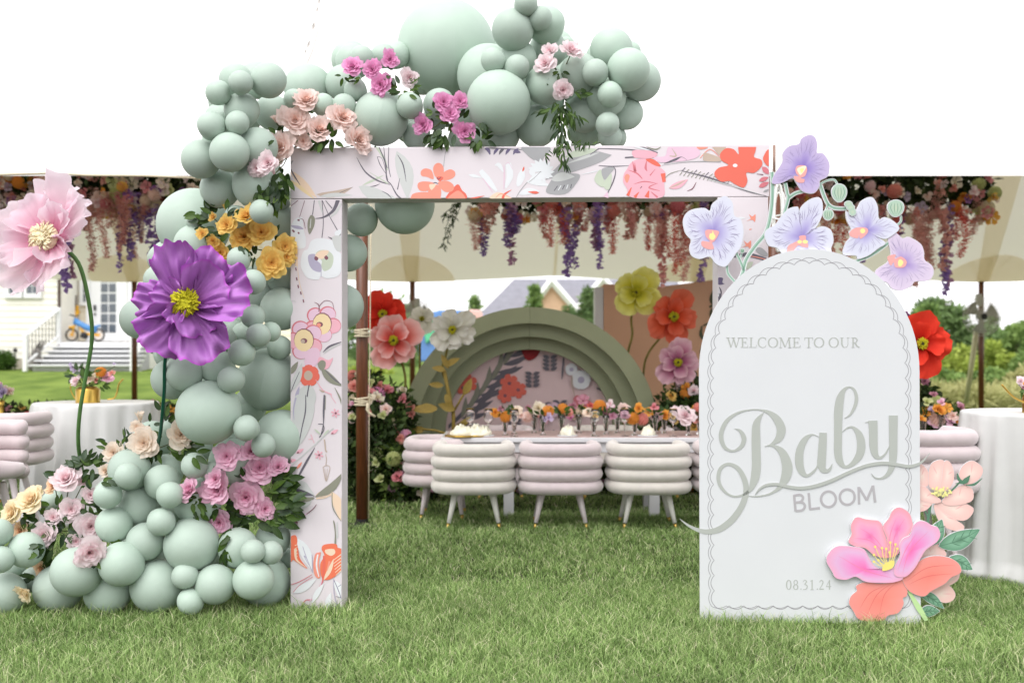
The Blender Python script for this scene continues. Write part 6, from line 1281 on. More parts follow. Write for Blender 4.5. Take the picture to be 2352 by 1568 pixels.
# bud vases
VX = [1160, 1181, 1227, 1247, 1290, 1329, 1364, 1392, 1418, 1458, 1505, 1526, 1581, 1606, 2112, 2135, 2165, 2195, 2225]
def Z6(x, y, r): return (1176 + .225 * x, 901.6 + .225 * y, r * .225)
BB = [(*Z6(*t[:3]), t[3], t[4]) for t in ((265, 170, 60, R_CREAM, 'rose'), (370, 185, 44, R_ORANGE, 'ball'), (160, 245, 46, R_PEACHP, 'rose'), (245, 250, 28, R_CORAL, 'lo'), (370, 260, 44, R_LILAC, 'lo'), (340, 270, 30, R_LILAC, 'lo'), (520, 165, 42, R_ORANGE, 'ball'), (660, 205, 54, R_PEACH, 'ball'), (600, 265, 36, R_MAG, 'lo'), (570, 210, 40, R_CORAL, 'rose'), (620, 140, 40, R_MAUVE, 'lo'), (725, 80, 50, R_MAUVE, 'open'), (800, 135, 30, R_RED, 'lo'), (895, 135, 48, R_ORANGE, 'ball'), (965, 190, 28, R_MAUVE, 'ball'), (1000, 120, 40, R_PALE, 'lo'), (1020, 160, 40, R_PINK, 'lo'), (1030, 240, 42, R_PINK, 'rose'), (1140, 180, 56, R_PEACHP, 'rose'), (1290, 165, 42, R_ORANGE, 'rose'), (1150, 245, 40, R_PINK, 'rose'), (1232, 260, 48, R_ORANGE, 'ball'), (1325, 265, 50, R_CORAL, 'ball'), (1390, 200, 40, R_ORANGE, 'open'), (1470, 225, 50, R_PALE, 'ball'), (1560, 235, 46, R_ORANGE, 'rose'), (1680, 200, 50, R_PALE, 'rose'), (1765, 250, 84, R_PALE, 'rose'), (1860, 270, 40, R_CORAL, 'rose'), (1860, 180, 40, R_ORANGE, 'lo'), (1450, 150, 40, R_DPINK, 'lo'), (780, 210, 44, R_PEACH, 'rose'), (850, 240, 30, R_YEL, 'lo'), (720, 190, 40, R_ORANGE, 'lo'))]
BB += [(784 + .2 * x, 901.6 + .2 * y, r * .2, m, k) for x, y, r, m, k in ((1765, 235, 46, R_ORANGE, 'rose'), (1885, 275, 48, R_ORANGE, 'ball'), (2020, 215, 50, R_PEACH, 'rose'), (1960, 200, 36, R_LILAC, 'lo'), (2060, 265, 40, R_PEACHP, 'rose'), (2140, 275, 50, R_PEACHP, 'ball'), (2140, 190, 40, R_MAUVE, 'lo'), (1830, 190, 34, R_MAUVE, 'lo'))]
BB += [(rs_.uniform(1596, 1612), rs_.uniform(930, 965), rs_.uniform(7, 12), rs_.choice([R_ORANGE, R_PINK, R_CORAL, R_PEACH, R_MAUVE]), rs_.choice(['rose', 'ball'])) for k in range(2)]
BB += [(2600 * .784 + .265 * x, 820 * .784 + .265 * y, .265 * r, m, k) for x, y, r, m, k in ((328, 1148, 42, R_ORANGE, 'rose'), (440, 1130, 46, R_ORANGE, 'rose'), (432, 1200, 50, R_PEACHP, 'ball'), (565, 1185, 38, R_PEACHP, 'rose'), (465, 1065, 34, R_PINK, 'lo'), (625, 1205, 30, R_ORANGE, 'ball'), (690, 1235, 44, R_PEACHP, 'rose'), (635, 1110, 34, R_MAUVE, 'lo'), (620, 1080, 24, R_PINK, 'lo'), (285, 1210, 40, R_ORANGE, 'lo'), (400, 1000, 30, R_MAUVE, 'lo'), (340, 1060, 40, R_LIME, 'lo'), (660, 1160, 34, R_PINK, 'lo'), (515, 1110, 36, R_ORANGE, 'open'), (740, 1200, 24, R_DPINK, 'lo'), (380, 1130, 30, R_LILAC, 'lo'))]
desc = {id(R_ORANGE): 'orange', id(R_CREAM): 'cream', id(R_PEACHP): 'peach pink', id(R_CORAL): 'coral', id(R_LILAC): 'lilac', id(R_PEACH): 'pale peach', id(R_MAG): 'magenta', id(R_MAUVE): 'mauve', id(R_RED): 'dark red', id(R_PALE): 'blush', id(R_PINK): 'pink', id(R_YEL): 'yellow', id(R_DPINK): 'deep pink', id(R_LIME): 'lime'}
vm = MB(); vm.lathe([(0, 0), (.026, 0), (.024, .012), (.012, .02), (.018, .05), (.03, .13), (.032, .165), (.0295, .165), (.027, .13), (.015, .05), (0, .03)], 16); vmesh = vm.mesh('vase_glass', M_glass)
sm = MB()
for k in range(5): sm.tube([(.004 * math.cos(k * 1.3), .004 * math.sin(k * 1.3), .03), (.02 * math.cos(k * 1.3 + .6), .02 * math.sin(k * 1.3 + .6), .18)], .004, 5)
smesh = sm.mesh('vase_stems', mat('wet_stems', lin(58, 84, 40), .5, var=.2))
asg = {i: [] for i in range(len(VX))}
for b in BB: asg[min(range(len(VX)), key=lambda i: abs(VX[i] - b[0]) + 4 * len(asg[i]))].append(b)
ordn = ['first', 'second', 'third', 'fourth', 'fifth', 'sixth', 'seventh', 'eighth', 'ninth', 'tenth', 'eleventh', 'twelfth', 'thirteenth', 'fourteenth', 'fifteenth', 'sixteenth', 'seventeenth', 'eighteenth', 'nineteenth', 'twentieth', 'fifth last', 'fourth last', 'third last', 'rightmost']
for i, vx in enumerate(VX):
    Yv = 9.12 + .14 * ((i * 7) % 3) ; X = cx(vx, Yv)
    cs = [desc.get(id(b[3]), 'small') for b in asg[i][:2]] or ['no']
    if vx > 2105: Yv = 9.3
    t = thing('bud_vase', ('%s glass bud vase from the left, with %s blooms' if vx < 2000 else '%s glass bud vase right of the welcome sign, with %s blooms') % (ordn[i] if vx < 2000 else ordn[i - sum(v < 2000 for v in VX)], ' and '.join(dict.fromkeys(cs))), 'vase', (X, Yv, TZ + .006), 'glass bud vases along the long table')
    inst(vmesh, (X, Yv, TZ + .006), Euler((0, 0, 0)), 1, t, 'vase_glass'); inst(smesh, (X, Yv, TZ + .006), Euler((0, 0, i)), 1, t, 'stems')
    for (x, y, r, m_, kd) in asg[i]:
        yb = Yv + rs_.uniform(-.05, .05); c = P(x, y, yb); bloom(t, c, px(r, yb) * 1.42, m_, kd, rs=rs_)
        mb = MB(); mb.tube([c + Vector((0, .015, -.005)), Vector((X, Yv, TZ + .16))], .003, 5); mb.build('stem', M_twig, t)
    for k in range(11):
        a = rs_.uniform(0, 6.28); put_leaf((X + .03 * math.cos(a), Yv + .03 * math.sin(a), TZ + .17 + rs_.uniform(0, .05)), (math.cos(a), rs_.uniform(-.8, .4), rs_.uniform(.1, 1)), .06, t, m=M_leafv[k % 2], rs=rs_)
gm = MB(); gm.lathe([(0, 0), (.036, .0), (.036, .003), (.006, .008), (.004, .015), (.004, .10), (.012, .108), (.034, .13), (.042, .165), (.04, .20), (.034, .235), (.033, .235), (.039, .20), (.0405, .165), (.033, .132), (.01, .111), (0, .109)], 20); gmesh = gm.mesh('glass_bowl', M_glass)
rim = MB(); rim.tube([(.0335 * math.cos(2 * PI * i / 20), .0335 * math.sin(2 * PI * i / 20), .2355) for i in range(21)], .0011, 5, cap=False); rmesh = rim.mesh('gold_rim', M_gold)
for x, Yg, lb in ((1080, 9.05, 'wine glass alone at the left end of the long table'), (1122, 9.0, 'wine glass second from the left end, beside the first orange bloom'), (1181, 8.98, 'wine glass in front of the second bud vase'), (1367, 9.0, 'wine glass in front of the mauve open bloom'), (1435, 9.02, 'wine glass right of the two pink balls in the middle'), (1546, 9.0, 'wine glass closest to the welcome sign, by the big blush dahlia')):
    t = thing('wine_glass', lb, 'wine glass', (cx(x, Yg), Yg, TZ + .006), 'gold-rimmed wine glasses on the long table'); inst(gmesh, (cx(x, Yg), Yg, TZ + .006), Euler((0, 0, 0)), 1, t, 'glass_bowl'); inst(rmesh, (cx(x, Yg), Yg, TZ + .006), Euler((0, 0, 0)), 1, t, 'gold_rim')
M_nap = mat('napkin_linen', lin(236, 232, 212), .8, .1, var=.04, trans=.1)
for x, w_, lb in ((1062, .17, 'cream linen napkin heaped at the left end of the table'), (1092, .13, 'cream napkin beside the two left wine glasses'), (1112, .1, 'small folded cream napkin in front of the second wine glass'), (1304, .1, 'knotted cream napkin below the pale peach ball bloom'), (1488, .1, 'knotted cream napkin between the middle glass and the sign')):
    Yn = 9.02; X = cx(x, Yn); o = thing('napkin', lb, 'napkin', (X, Yn, TZ + .012)); r_ = random.Random(x)
    mb = MB(); mb.lathe([(0, .0), (w_ * .9, .0), (w_ * .9, .008), (0, .006)], 24, (X, Yn, TZ + .007)); pl = mb.build('plate', M_gold if x < 1100 else M_tabw, None, smooth=True); tag(pl, {1062: 'gold rimmed charger plate under the heaped napkin', 1092: 'gold charger plate by the two left wine glasses', 1112: 'white plate under the small folded napkin', 1304: 'white plate under the knotted napkin below the peach bloom', 1488: 'white plate under the knotted napkin near the sign'}[x], 'plate')
    mb = MB()
    def fn(u, v, X=X, w_=w_, s0=x):
        th = u * PI * .5; a = v * 2 * PI; k = 1 + .35 * noise.noise(Vector((math.cos(a) * 2 + s0, math.sin(a) * 2, u * 2))); r = w_ * .62 * math.sin(th) * k
        return (X + r * math.cos(a), Yn + r * math.sin(a), TZ + .018 + max(0, .062 * math.cos(th) * (1 + .9 * noise.noise(Vector((math.cos(a) * 3, math.sin(a) * 3, s0 + u * 3))))))
    mb.grid(fn, 10, 28); mb.build('napkin_cloth', M_nap, o, smooth=True)

# ------------------------------------------------------------------ stepped arch backdrop
bx, by, bs = cx(1217, 10.9), 10.9, FPX / 10.9
bc = CAMH - (1002 - 815) / bs
bd = thing('arch_backdrop', 'sage green stepped half-round backdrop with a floral printed centre, behind the table', 'backdrop', (bx, by, 0))
for i, (ro, ri) in enumerate(((297, 260), (264, 226), (230, 194))):
    ro /= bs; ri /= bs; y0 = by + .17 * i
    ro *= (y0 / by); ri *= (y0 / by)
    for s_ in (-1, 1):
        arc = [PI / 2 * k / 22 + (0 if s_ > 0 else PI / 2) for k in range(23)]
        out = [(ro * math.cos(a), bc + ro * math.sin(a)) for a in arc]; inn = [(ri * math.cos(a), bc + ri * math.sin(a)) for a in arc]
        if s_ > 0: out = [(ro, 0)] + out; inn = [(ri, 0)] + inn
        else: out = out + [(-ro, 0)]; inn = inn + [(-ri, 0)]
        g_ = .0012 * s_
        n = len(out); vs = [(bx + p[0] + g_, y, p[1]) for y in (y0, y0 + .19) for p in out + inn]; fs = []
        for k in range(n - 1): fs += [(k, k + 1, n + k + 1, n + k), (2 * n + k, 3 * n + k, 3 * n + k + 1, 2 * n + k + 1), (k, 2 * n + k, 2 * n + k + 1, k + 1), (n + k, n + k + 1, 3 * n + k + 1, 3 * n + k)]
        fs += [(0, n, 3 * n, 2 * n), (n - 1, 3 * n - 1, 4 * n - 1, 2 * n - 1)]
        mb = MB(); mb.add(vs, fs); mb.build('arch_segment', M_greenwall, bd)
yp = by + .5; mb = MB(); ro = 205 / bs * yp / by
pts = [(bx + ro * math.cos(PI * k / 30), bc + ro * math.sin(PI * k / 30)) for k in range(31)]; pts = [(bx + ro, 0)] + pts + [(bx - ro, 0)]
vs = [(p[0], yp, p[1]) for p in pts] + [(p[0], yp + .03, p[1]) for p in pts]; n = len(pts)
mb.add(vs, [tuple(range(n)), tuple(range(2 * n - 1, n - 1, -1))] + [(k, n + k, n + (k + 1) % n, (k + 1) % n) for k in range(n)])
pn = mb.build('printed_panel', mat('panel_pink', lin(222, 196, 196), .6, .2, var=.02), bd)
BPn = Plane(1000, yp, 1400, yp); A = Art(BPn, base=.004, step=.0004, rect=(1030, 790, 1400, 1170))
for q in ([(1020, 990, 6), (1080, 930, 10), (1140, 850, 9), (1170, 800, 5)], [(1060, 990, 5), (1110, 920, 12), (1150, 870, 9)]): A.line(q, a_dg)
for i in range(9):
    t = i / 8; x, y = 1060 + 110 * t, 960 - 140 * t; A.leaf((x, y), (x + 60, y - 14 - 10 * (i % 3)), 13, a_dg, 4); A.leaf((x, y), (x + 10 + 12 * (i % 2), y - 50), 12, a_olv, 3)
for (x, y, r) in ((1170, 880, 22), (1190, 895, 20), (1075, 880, 22), (1063, 890, 16), (1160, 908, 18)): fl(A, x, y, r, 6, a_cor, x, .6, 4, a_plum)
A.blob([(1200, 793), (1240, 790), (1236, 815), (1215, 828), (1202, 815)], art('crimson', 150, 20, 25))
for (x, y) in ((1222, 860), (1262, 822), (1248, 930), (1285, 925), (1180, 960)):
    for k in range(4): A.leaf((x, y + 9 * k), (x - 16, y + 9 * k - 6), 9, a_dg); A.leaf((x + 2, y + 9 * k), (x + 18, y + 9 * k - 6), 9, a_dg)
for (x, y, r) in ((1334, 872, 22), (1312, 848, 14)): fl(A, x, y, r, 5, a_wh, 1, .9, r * .35, a_per)
A.line([(1295, 810, 3), (1292, 850, 5), (1290, 870, 2)], a_dg); A.line([(1313, 865, 4), (1314, 885, 3), (1320, 910, 2)], a_tan); A.line([(1370, 890, 4), (1385, 897, 6)], a_dg)
for (x, y, r, m_) in ((1270, 940, 18, a_lil), (1335, 925, 22, a_dpk), (1322, 950, 16, a_lil), (1250, 960, 14, a_pk), (1360, 940, 12, a_cor), (1120, 1000, 20, a_gry), (1090, 990, 20, a_lg), (1150, 1010, 22, a_lg)): fl(A, x, y, r, 5, m_, y, .7, r * .3, a_yel)
for (x, y, m_) in ((1230, 1140, art('crimson', 0, 0, 0)), (1300, 1120, a_pk), (1180, 1110, a_dg)): fl(A, x, y, 22, 5, m_, x, .8)
for i in range(6): A.leaf((1140 + 30 * i, 1010), (1160 + 28 * i, 985 - 6 * (i % 2)), 14, a_gry if i % 2 else a_dg, 3)
A.build('floral_print', pn)
# peach wall
pw = thing('peach_panel_wall', 'tall peach panel with dark green scroll lettering behind the yellow and coral paper flowers', 'backdrop', (cx(1600, 12.6), 12.6, 0))
PY = 12.6; z1 = CAMH + (815 - 652) / FPX * PY
a0, a1 = cx(1387, PY), cx(1760, PY)
mb = MB(); pr = [(a0, 0), (a1, 0), (a1, z1 + .1), (cx(1640, PY), z1 + .05), (cx(1520, PY), z1 - .03), (a0, z1)]
mb.add([(x, PY, z) for x, z in pr] + [(x, PY + .28, z) for x, z in pr], [tuple(range(6)), tuple(range(11, 5, -1))] + [(k, 6 + k, 6 + (k + 1) % 6, (k + 1) % 6) for k in range(6)]); mb.build('panel', M_peachwall, pw)
mb = MB(); mb.box((a0 - .055, PY + .14, z1 / 2 - .02), (.10, .26, z1 - .04)); mb.build('side_board', M_white, pw)
PP = Plane(1400, PY, 1700, PY); A = Art(PP, base=.006, step=.0008)
gsc = mat('scroll_green', lin(78, 84, 60), .5, var=.05)
A.line([(1700, 650, 4), (1650, 660, 7), (1634, 685, 9), (1640, 698, 8), (1655, 700, 4), (1670, 690, 3)], gsc); A.line([(1652, 694, 5), (1640, 700, 5), (1629, 705, 5)], gsc)
A.line([(1648 + 16 * math.cos(t), 722 + 17 * math.sin(t), 6) for t in [i * .5 for i in range(14)]], gsc); A.line([(1612, 748, 3), (1610, 770, 8), (1625, 782, 5), (1650, 775, 8), (1668, 745, 6), (1640, 738, 5), (1615, 748, 4)], gsc)
A.line([(1618, 785, 4), (1612, 810, 9), (1625, 830, 9), (1645, 836, 6), (1670, 825, 8), (1690, 800, 8)], gsc); A.build('scroll_lettering', pw)
# ------------------------------------------------------------------ tall paper flowers under the tent
def fmat(nm, a, b, c, tr=.3): return mat('paper_' + nm, (1, 1, 1), .7, .15, var=.06, vscale=7, attr=[(0, a), (.5, b), (1, c)], trans=tr)
F_red = fmat('red', lin(170, 25, 15), lin(215, 50, 35), lin(228, 66, 46)); F_corpk = fmat('coral_pink', lin(205, 50, 40), lin(226, 110, 100), lin(244, 200, 196)); F_wh = fmat('white', lin(205, 200, 170), lin(228, 226, 212), lin(232, 230, 222))
F_yel = fmat('yellow', lin(150, 150, 10), lin(214, 208, 70), lin(226, 224, 140)); F_orr = fmat('orange_red', lin(190, 50, 20), lin(222, 90, 55), lin(226, 120, 95)); F_mau = fmat('mauve', lin(120, 40, 80), lin(190, 120, 150), lin(226, 190, 200))
M_olive = mat('olive_stem', lin(120, 112, 48), .7, var=.2); M_darkeye = mat('dark_eye', lin(70, 66, 20), .7, var=.2)
def ring(n, k, j): n = max(4, n - 4); return [(360 * i / n + j, k * (1 + .12 * math.sin(i * 2.3 + j)), 270 / n, 0) for i in range(n)] + [(360 * i / (n - 1) + j + 25, k * .7, 250 / n, 1) for i in range(n - 1)]
def mid_flower(label, x, y, Y, rp, m_, stem, seed, axis=(0, -1, .05), n=8, mm=None, fold=.14, cup=.3):
    tall_flower(label, x, y, Y, px(rp, Y), ring(n, 1.0, seed * 13), m_, mm or M_yelst, axis, stem, seed, stem_m=M_olive, stem_r=.012, folds=fold, cup=cup, mid_r=.2, nseg=(10, 20), m_mid2=M_darkeye)
mid_flower('red paper poppy half hidden by the tent pole, behind the coral pink one', 880, 722, 10.6, 54, F_red, [(876, 790, 10.7), (874, 900, 10.7), (870, 1080, 10.7)], 1, n=7)
mid_flower('coral paper flower fading to pale pink petals right of the tent pole', 904, 782, 10.2, 62, F_corpk, [(930, 860, 10.3), (927, 940, 10.3), (925, 1060, 10.3)], 2, (.1, -1, 0), 9)
mid_flower('ivory white paper flower in front of the left side of the green backdrop', 1038, 757, 10.2, 52, F_wh, [(1024, 815, 10.3), (1016, 850, 10.3), (1032, 900, 10.35), (1040, 960, 10.35), (1040, 1060, 10.35)], 3, (.15, -1, -.05), 10)
mid_flower('yellow green paper flower with a black eye against the tent ceiling', 1460, 672, 11.0, 56, F_yel, [(1450, 730, 11.1), (1452, 770, 11.1), (1440, 830, 11.1), (1430, 1010, 11.1)], 4, (.05, -1, 0), 8)
mid_flower('orange red paper flower leaning right against the peach panel', 1544, 727, 11.0, 62, F_orr, [(1520, 770, 11.1), (1490, 810, 11.1), (1478, 860, 11.1), (1478, 1010, 11.1)], 5, (.2, -1, -.05), 9)
mid_flower('pale pink paper flower with a mauve heart above the orange blooms', 1556, 833, 10.7, 54, F_mau, [(1550, 890, 10.8), (1548, 1010, 10.8)], 6, (0, -1, .1), 9)
mid_flower('red paper poppy showing at the right edge of the welcome sign', 2112, 790, 8.0, 74, F_red, [(2110, 860, 8.1), (2108, 960, 8.1), (2100, 1150, 8.1)], 7, (.1, -1, .05), 6)
mid_flower('dark plum paper flower behind the red poppy beside the sign', 2084, 742, 8.3, 30, fmat('plum', lin(60, 20, 50), lin(90, 40, 80), lin(100, 50, 90), .1), [(2088, 800, 8.4), (2088, 1100, 8.4)], 8, (.1, -1, .3), 6)
mid_flower('grey white paper flower beside the pole fan, far left of the backdrop', 968, 733, 11.6, 34, F_wh, [(965, 790, 11.7), (962, 1000, 11.7)], 9, (.3, -1, .2), 7)
# gold leaves on the white flower's stem
lf = thing('gold_leaf_branch', 'dull gold paper leaves branching in front of the left side of the green backdrop', 'branch', P(1045, 1060, 10.3))
M_gleaf = mat('gold_paper_leaf', lin(150, 128, 60), .6, .3, var=.15)
mb = MB(); mb.tube([Vector(P(x, y, 10.3)) for x, y in ((1020, 850), (1030, 900), (1042, 950), (1040, 1060))], .02, 6); mb.tube([Vector(P(x, y, 10.28)) for x, y in ((1042, 945), (1062, 910), (1075, 890))], .012, 6); mb.tube([Vector(P(x, y, 10.25)) for x, y in ((970, 985), (1000, 988), (1040, 1000))], .012, 6); mb.build('branch', M_gleaf, lf, smooth=True)
for (x, y, dx, dz, ln) in ((1022, 850, -1, .3, 30), (1026, 840, 1, .8, 34), (1030, 845, -.5, 1, 36), (1018, 885, -1, .1, 34), (1024, 905, .4, -1, 34), (1004, 938, -1, 0, 60), (1066, 905, .5, 1, 40), (1045, 940, -1, .3, 40), (975, 985, -1, -.1, 34), (1040, 990, 1, .7, 40), (1052, 985, 1, 1, 40)):
    put_leaf(P(x, y, 10.25), (dx, -.2, dz), px(ln, 10.25), lf, m=M_gleaf, rs=rs_)

# ------------------------------------------------------------------ flower mounds on the grass
def mound(label, blobs, n, blooms, seed, cols, loc, tone=None, sz=.08, rr=(.05, .085), nm='flower_mound'):
    rs = random.Random(seed); t = thing(nm, label, 'flower bank', loc)
    leafcloud('foliage', blobs, n, sz, mat('mound_leaf', (0, 0, 0), .55, .2, var=.2, attr=[(0, lin(34, 46, 26)), (.6, lin(62, 84, 38)), (1, lin(112, 134, 58))], trans=.1), t, seed=seed)['kind'] = 'stuff'
    for i in range(blooms):
        c, r = rs.choice(blobs); a = rs.uniform(0, 2 * PI); e = rs.uniform(-.5, 1.2)
        p = Vector((c[0] + r[0] * math.cos(a) * math.cos(e), c[1] - abs(r[1] * math.sin(a) * math.cos(e)), max(.06, c[2] + r[2] * math.sin(e))))
        inst(rs.choice(ROSES_LO + BALLS[:1] + ROSES[:2]), p, aim((rs.uniform(-.5, .5), -1, rs.uniform(0, .8)), rs.uniform(0, 6)), rs.uniform(*rr), t, 'bloom', rs.choice(cols))
    return t
RC = [R_CORAL, R_PEACHP, R_DPINK, R_CREAM, R_LIME, R_MAG, R_CORAL, R_PINK]
mound('bank of pink and coral roses on dark foliage behind the tent pole', [((cx(850, 9.9), 10.0, .5), (.3, .3, .55)), ((cx(905, 9.9), 10.0, .32), (.25, .3, .35)), ((cx(825, 9.9), 10.2, .8), (.22, .3, .45)), ((cx(960, 9.9), 10.0, .22), (.25, .25, .26)), ((cx(895, 9.9), 10.3, .7), (.2, .25, .4))], 9000, 74, 1, RC, (cx(870, 10), 10, 0))
mound('bank of orange and peach flowers between the green backdrop and the sign', [((cx(1560, 10.6), 10.7, .55), (.3, .3, .5)), ((cx(1500, 10.6), 10.6, .3), (.25, .3, .36)), ((cx(1600, 10.6), 10.8, .8), (.25, .3, .35)), ((cx(1640, 10.6), 10.6, .4), (.3, .3, .5))], 9000, 74, 2, [R_ORANGE, R_ORANGE, R_PEACHP, R_LIME, R_CORAL, R_YEL, R_PALE], (cx(1560, 10.6), 10.6, 0))
mound('low strip of mixed flowers on the grass at the foot of the green backdrop', [((cx(1010 + 75 * k, 10.7), 10.72, .1), (.22, .14, .14)) for k in range(9)], 6000, 60, 3, RC + [R_ORANGE, R_YEL, R_PURP], (cx(1300, 10.7), 10.7, 0))
mound('green branches with pink blooms right of the sign, above the far table', [((cx(2110, 9.9), 10.1, .95), (.3, .25, .22)), ((cx(2160, 9.9), 10.1, .8), (.25, .25, .15))], 1500, 10, 4, [R_MAUVE, R_PINK, R_LIME], (cx(2130, 10), 10, 0))
# ------------------------------------------------------------------ the house on the left
HY = 31.0; GR = gz(0, HY)
def hx(x, Y=HY): return (x - 1176) / FPX * Y
def hz(y, Y=HY): return CAMH + (HZ - y) / FPX * Y
M_siding = mat('cream_siding', lin(238, 234, 224), .7, .2, var=.04, vscale=2); M_siding2 = mat('cream_siding_porch', lin(236, 228, 208), .7, .2, var=.04, vscale=2)
M_trim = mat('house_trim', lin(232, 232, 232), .6, var=.02); M_shing = mat('roof_shingle', lin(120, 118, 122), .9, .1, var=.2, vscale=6, bump=.3, bscale=20)
M_pane = mat('window_pane', lin(96, 104, 112), .12, .6, var=.15, vscale=2); M_spout = mat('brown_downspout', lin(80, 62, 56), .5)
house = thing('house', 'cream clapboard house with a white back door and steps, beyond the left lawn', 'house', (hx(100), HY + 2, GR))
def boards(x0, x1, Y, z0, z1, m, face=None, step=.178):
    n = int((z1 - z0) / step)
    me = MB(); d = x1 - x0; me.add([(-d / 2, 0, 0), (d / 2, 0, 0), (d / 2, .035, 0), (-d / 2, .035, 0), (-d / 2, .022, step * 1.04), (d / 2, .022, step * 1.04), (d / 2, .045, step * 1.04), (-d / 2, .045, step * 1.04)], [(0, 1, 2, 3), (0, 4, 5, 1), (1, 5, 6, 2), (3, 7, 4, 0), (4, 7, 6, 5), (2, 6, 7, 3)])
    mm_ = me.mesh('siding_board', m, False)
    for k in range(n): put(bpy.data.objects.new('siding_board', mm_), ((x0 + x1) / 2, Y - .045, z0 + step * k), house)
zt = GR + 5.4
mb = MB(); mb.box(((hx(-900) + hx(142)) / 2, HY + 3, (GR - .5 + zt) / 2), (hx(142) - hx(-900), 6, zt - GR + .5)); mb.build('wing_wall', M_siding, house)
mb = MB(); mb.box(((hx(142) + hx(700)) / 2, HY + 4.2, (GR - .5 + zt) / 2), (hx(700) - hx(142) - .01, 6, zt - GR + .5)); mb.build('main_wall', M_siding2, house)
boards(hx(-250), hx(142), HY, GR + .30, zt - .4, M_siding); boards(hx(142) + .02, hx(700), HY + 1.2, GR + .85, zt - .4, M_siding2)
mb = MB(); mb.box((hx(-54), HY - .02, GR + .1), (hx(142) - hx(-250), .06, .42)); mb.build('foundation', mat('foundation', lin(190, 180, 165), .9), house)
for (x0, x1, Y0, Y1) in ((hx(-900), hx(142), HY - .3, HY + 6.3), (hx(142) - .5, hx(700) + .3, HY + .9, HY + 7.5)):
    mb = MB(); r_ = zt + 2.0; mb.add([(x0, Y0, zt), (x1, Y0, zt), (x1, (Y0 + Y1) / 2, r_), (x0, (Y0 + Y1) / 2, r_), (x0, Y1, zt), (x1, Y1, zt)], [(0, 1, 2, 3), (3, 2, 5, 4), (0, 3, 4), (1, 5, 2), (0, 4, 5, 1)]); mb.build('roof', M_shing, house)
def window(x0, x1, y0, y1, Y, nx, ny, nm='window', fr=.07):
    X0_, X1_, Z0, Z1 = hx(x0), hx(x1), hz(y1), hz(y0)
    mb = MB()
    for c_, d_ in ((((X0_ + X1_) / 2, Y, Z1 + fr / 2), (X1_ - X0_ + 2 * fr, .10, fr)), (((X0_ + X1_) / 2, Y, Z0 - fr / 2), (X1_ - X0_ + 2 * fr, .12, fr)), ((X0_ - fr / 2, Y, (Z0 + Z1) / 2), (fr, .10, Z1 - Z0)), ((X1_ + fr / 2, Y, (Z0 + Z1) / 2), (fr, .10, Z1 - Z0))): mb.box(c_, d_)
    f = mb.build(nm, M_trim, house)
    for i in range(nx):
        for j in range(ny):
            w_ = (X1_ - X0_) / nx; h_ = (Z1 - Z0) / ny; mb = MB(); mb.box((X0_ + w_ * (i + .5), Y - .01, Z0 + h_ * (j + .5)), (w_ - .035, .02, h_ - .035)); mb.build('pane', M_pane, f)
    mb = MB(); mb.box(((X0_ + X1_) / 2, Y + .012, (Z0 + Z1) / 2), (X1_ - X0_ - .004, .02, Z1 - Z0 - .004)); mb.build('muntins', M_trim, f)
    return f
window(24, 49, 600, 675, HY - .08, 2, 4, fr=.12); window(65, 89, 600, 675, HY - .08, 2, 4, fr=.12); window(-70, -40, 600, 675, HY - .08, 2, 4, fr=.12)
mb = MB(); mb.box((hx(56), HY - .07, hz(682)), (hx(99) - hx(14), .1, .1)); mb.build('window_sill', M_trim, house)
window(156, 163, 625, 690, HY + 1.12, 1, 3, fr=.1)
mb = MB(); mb.tube([(hx(142) - .03, HY - .12, GR + .3), (hx(142) - .03, HY - .12, zt)], .045, 8); mb.build('downspout', M_spout, house)
DY = HY + 1.1
mb = MB(); mb.box((hx(246, DY), DY, (hz(783, DY) + hz(628, DY)) / 2), (hx(283, DY) - hx(209, DY), .08, hz(628, DY) - hz(783, DY))); dr = mb.build('door', M_trim, house)
mb = MB(); mb.box((hx(180, DY), DY - .05, hz(700, DY)), (.5, .04, hz(700, DY) - 1)) if False else None
for i in range(2):
    for j in range(6):
        x0, y0 = 233 + i * 18.5, 628 + j * 23.2; mb = MB(); mb.box((hx(x0 + 8.2, DY), DY - .045, hz(y0 + 10, DY)), (px(15.5, DY), .02, px(19.5, DY))); mb.build('pane', M_pane, dr)
mb = MB(); mb.box((hx(220, DY), DY - .07, hz(707, DY)), (.06, .06, .16)); mb.box((hx(220, DY), DY - .07, hz(722, DY)), (.05, .06, .06)); mb.build('door_handle', M_dark, dr)
for x in (204, 289):
    mb = MB(); mb.box((hx(x, DY), DY - .02, (hz(783, DY) + hz(620, DY)) / 2), (px(9, DY), .1, hz(620, DY) - hz(783, DY))); mb.build('door_trim', M_trim, house)
mb = MB(); mb.box((hx(318, DY), DY - .03, (hz(783, DY) + hz(600, DY)) / 2), (px(46, DY), .06, hz(600, DY) - hz(783, DY))); mb.build('side_panel', M_trim, house)
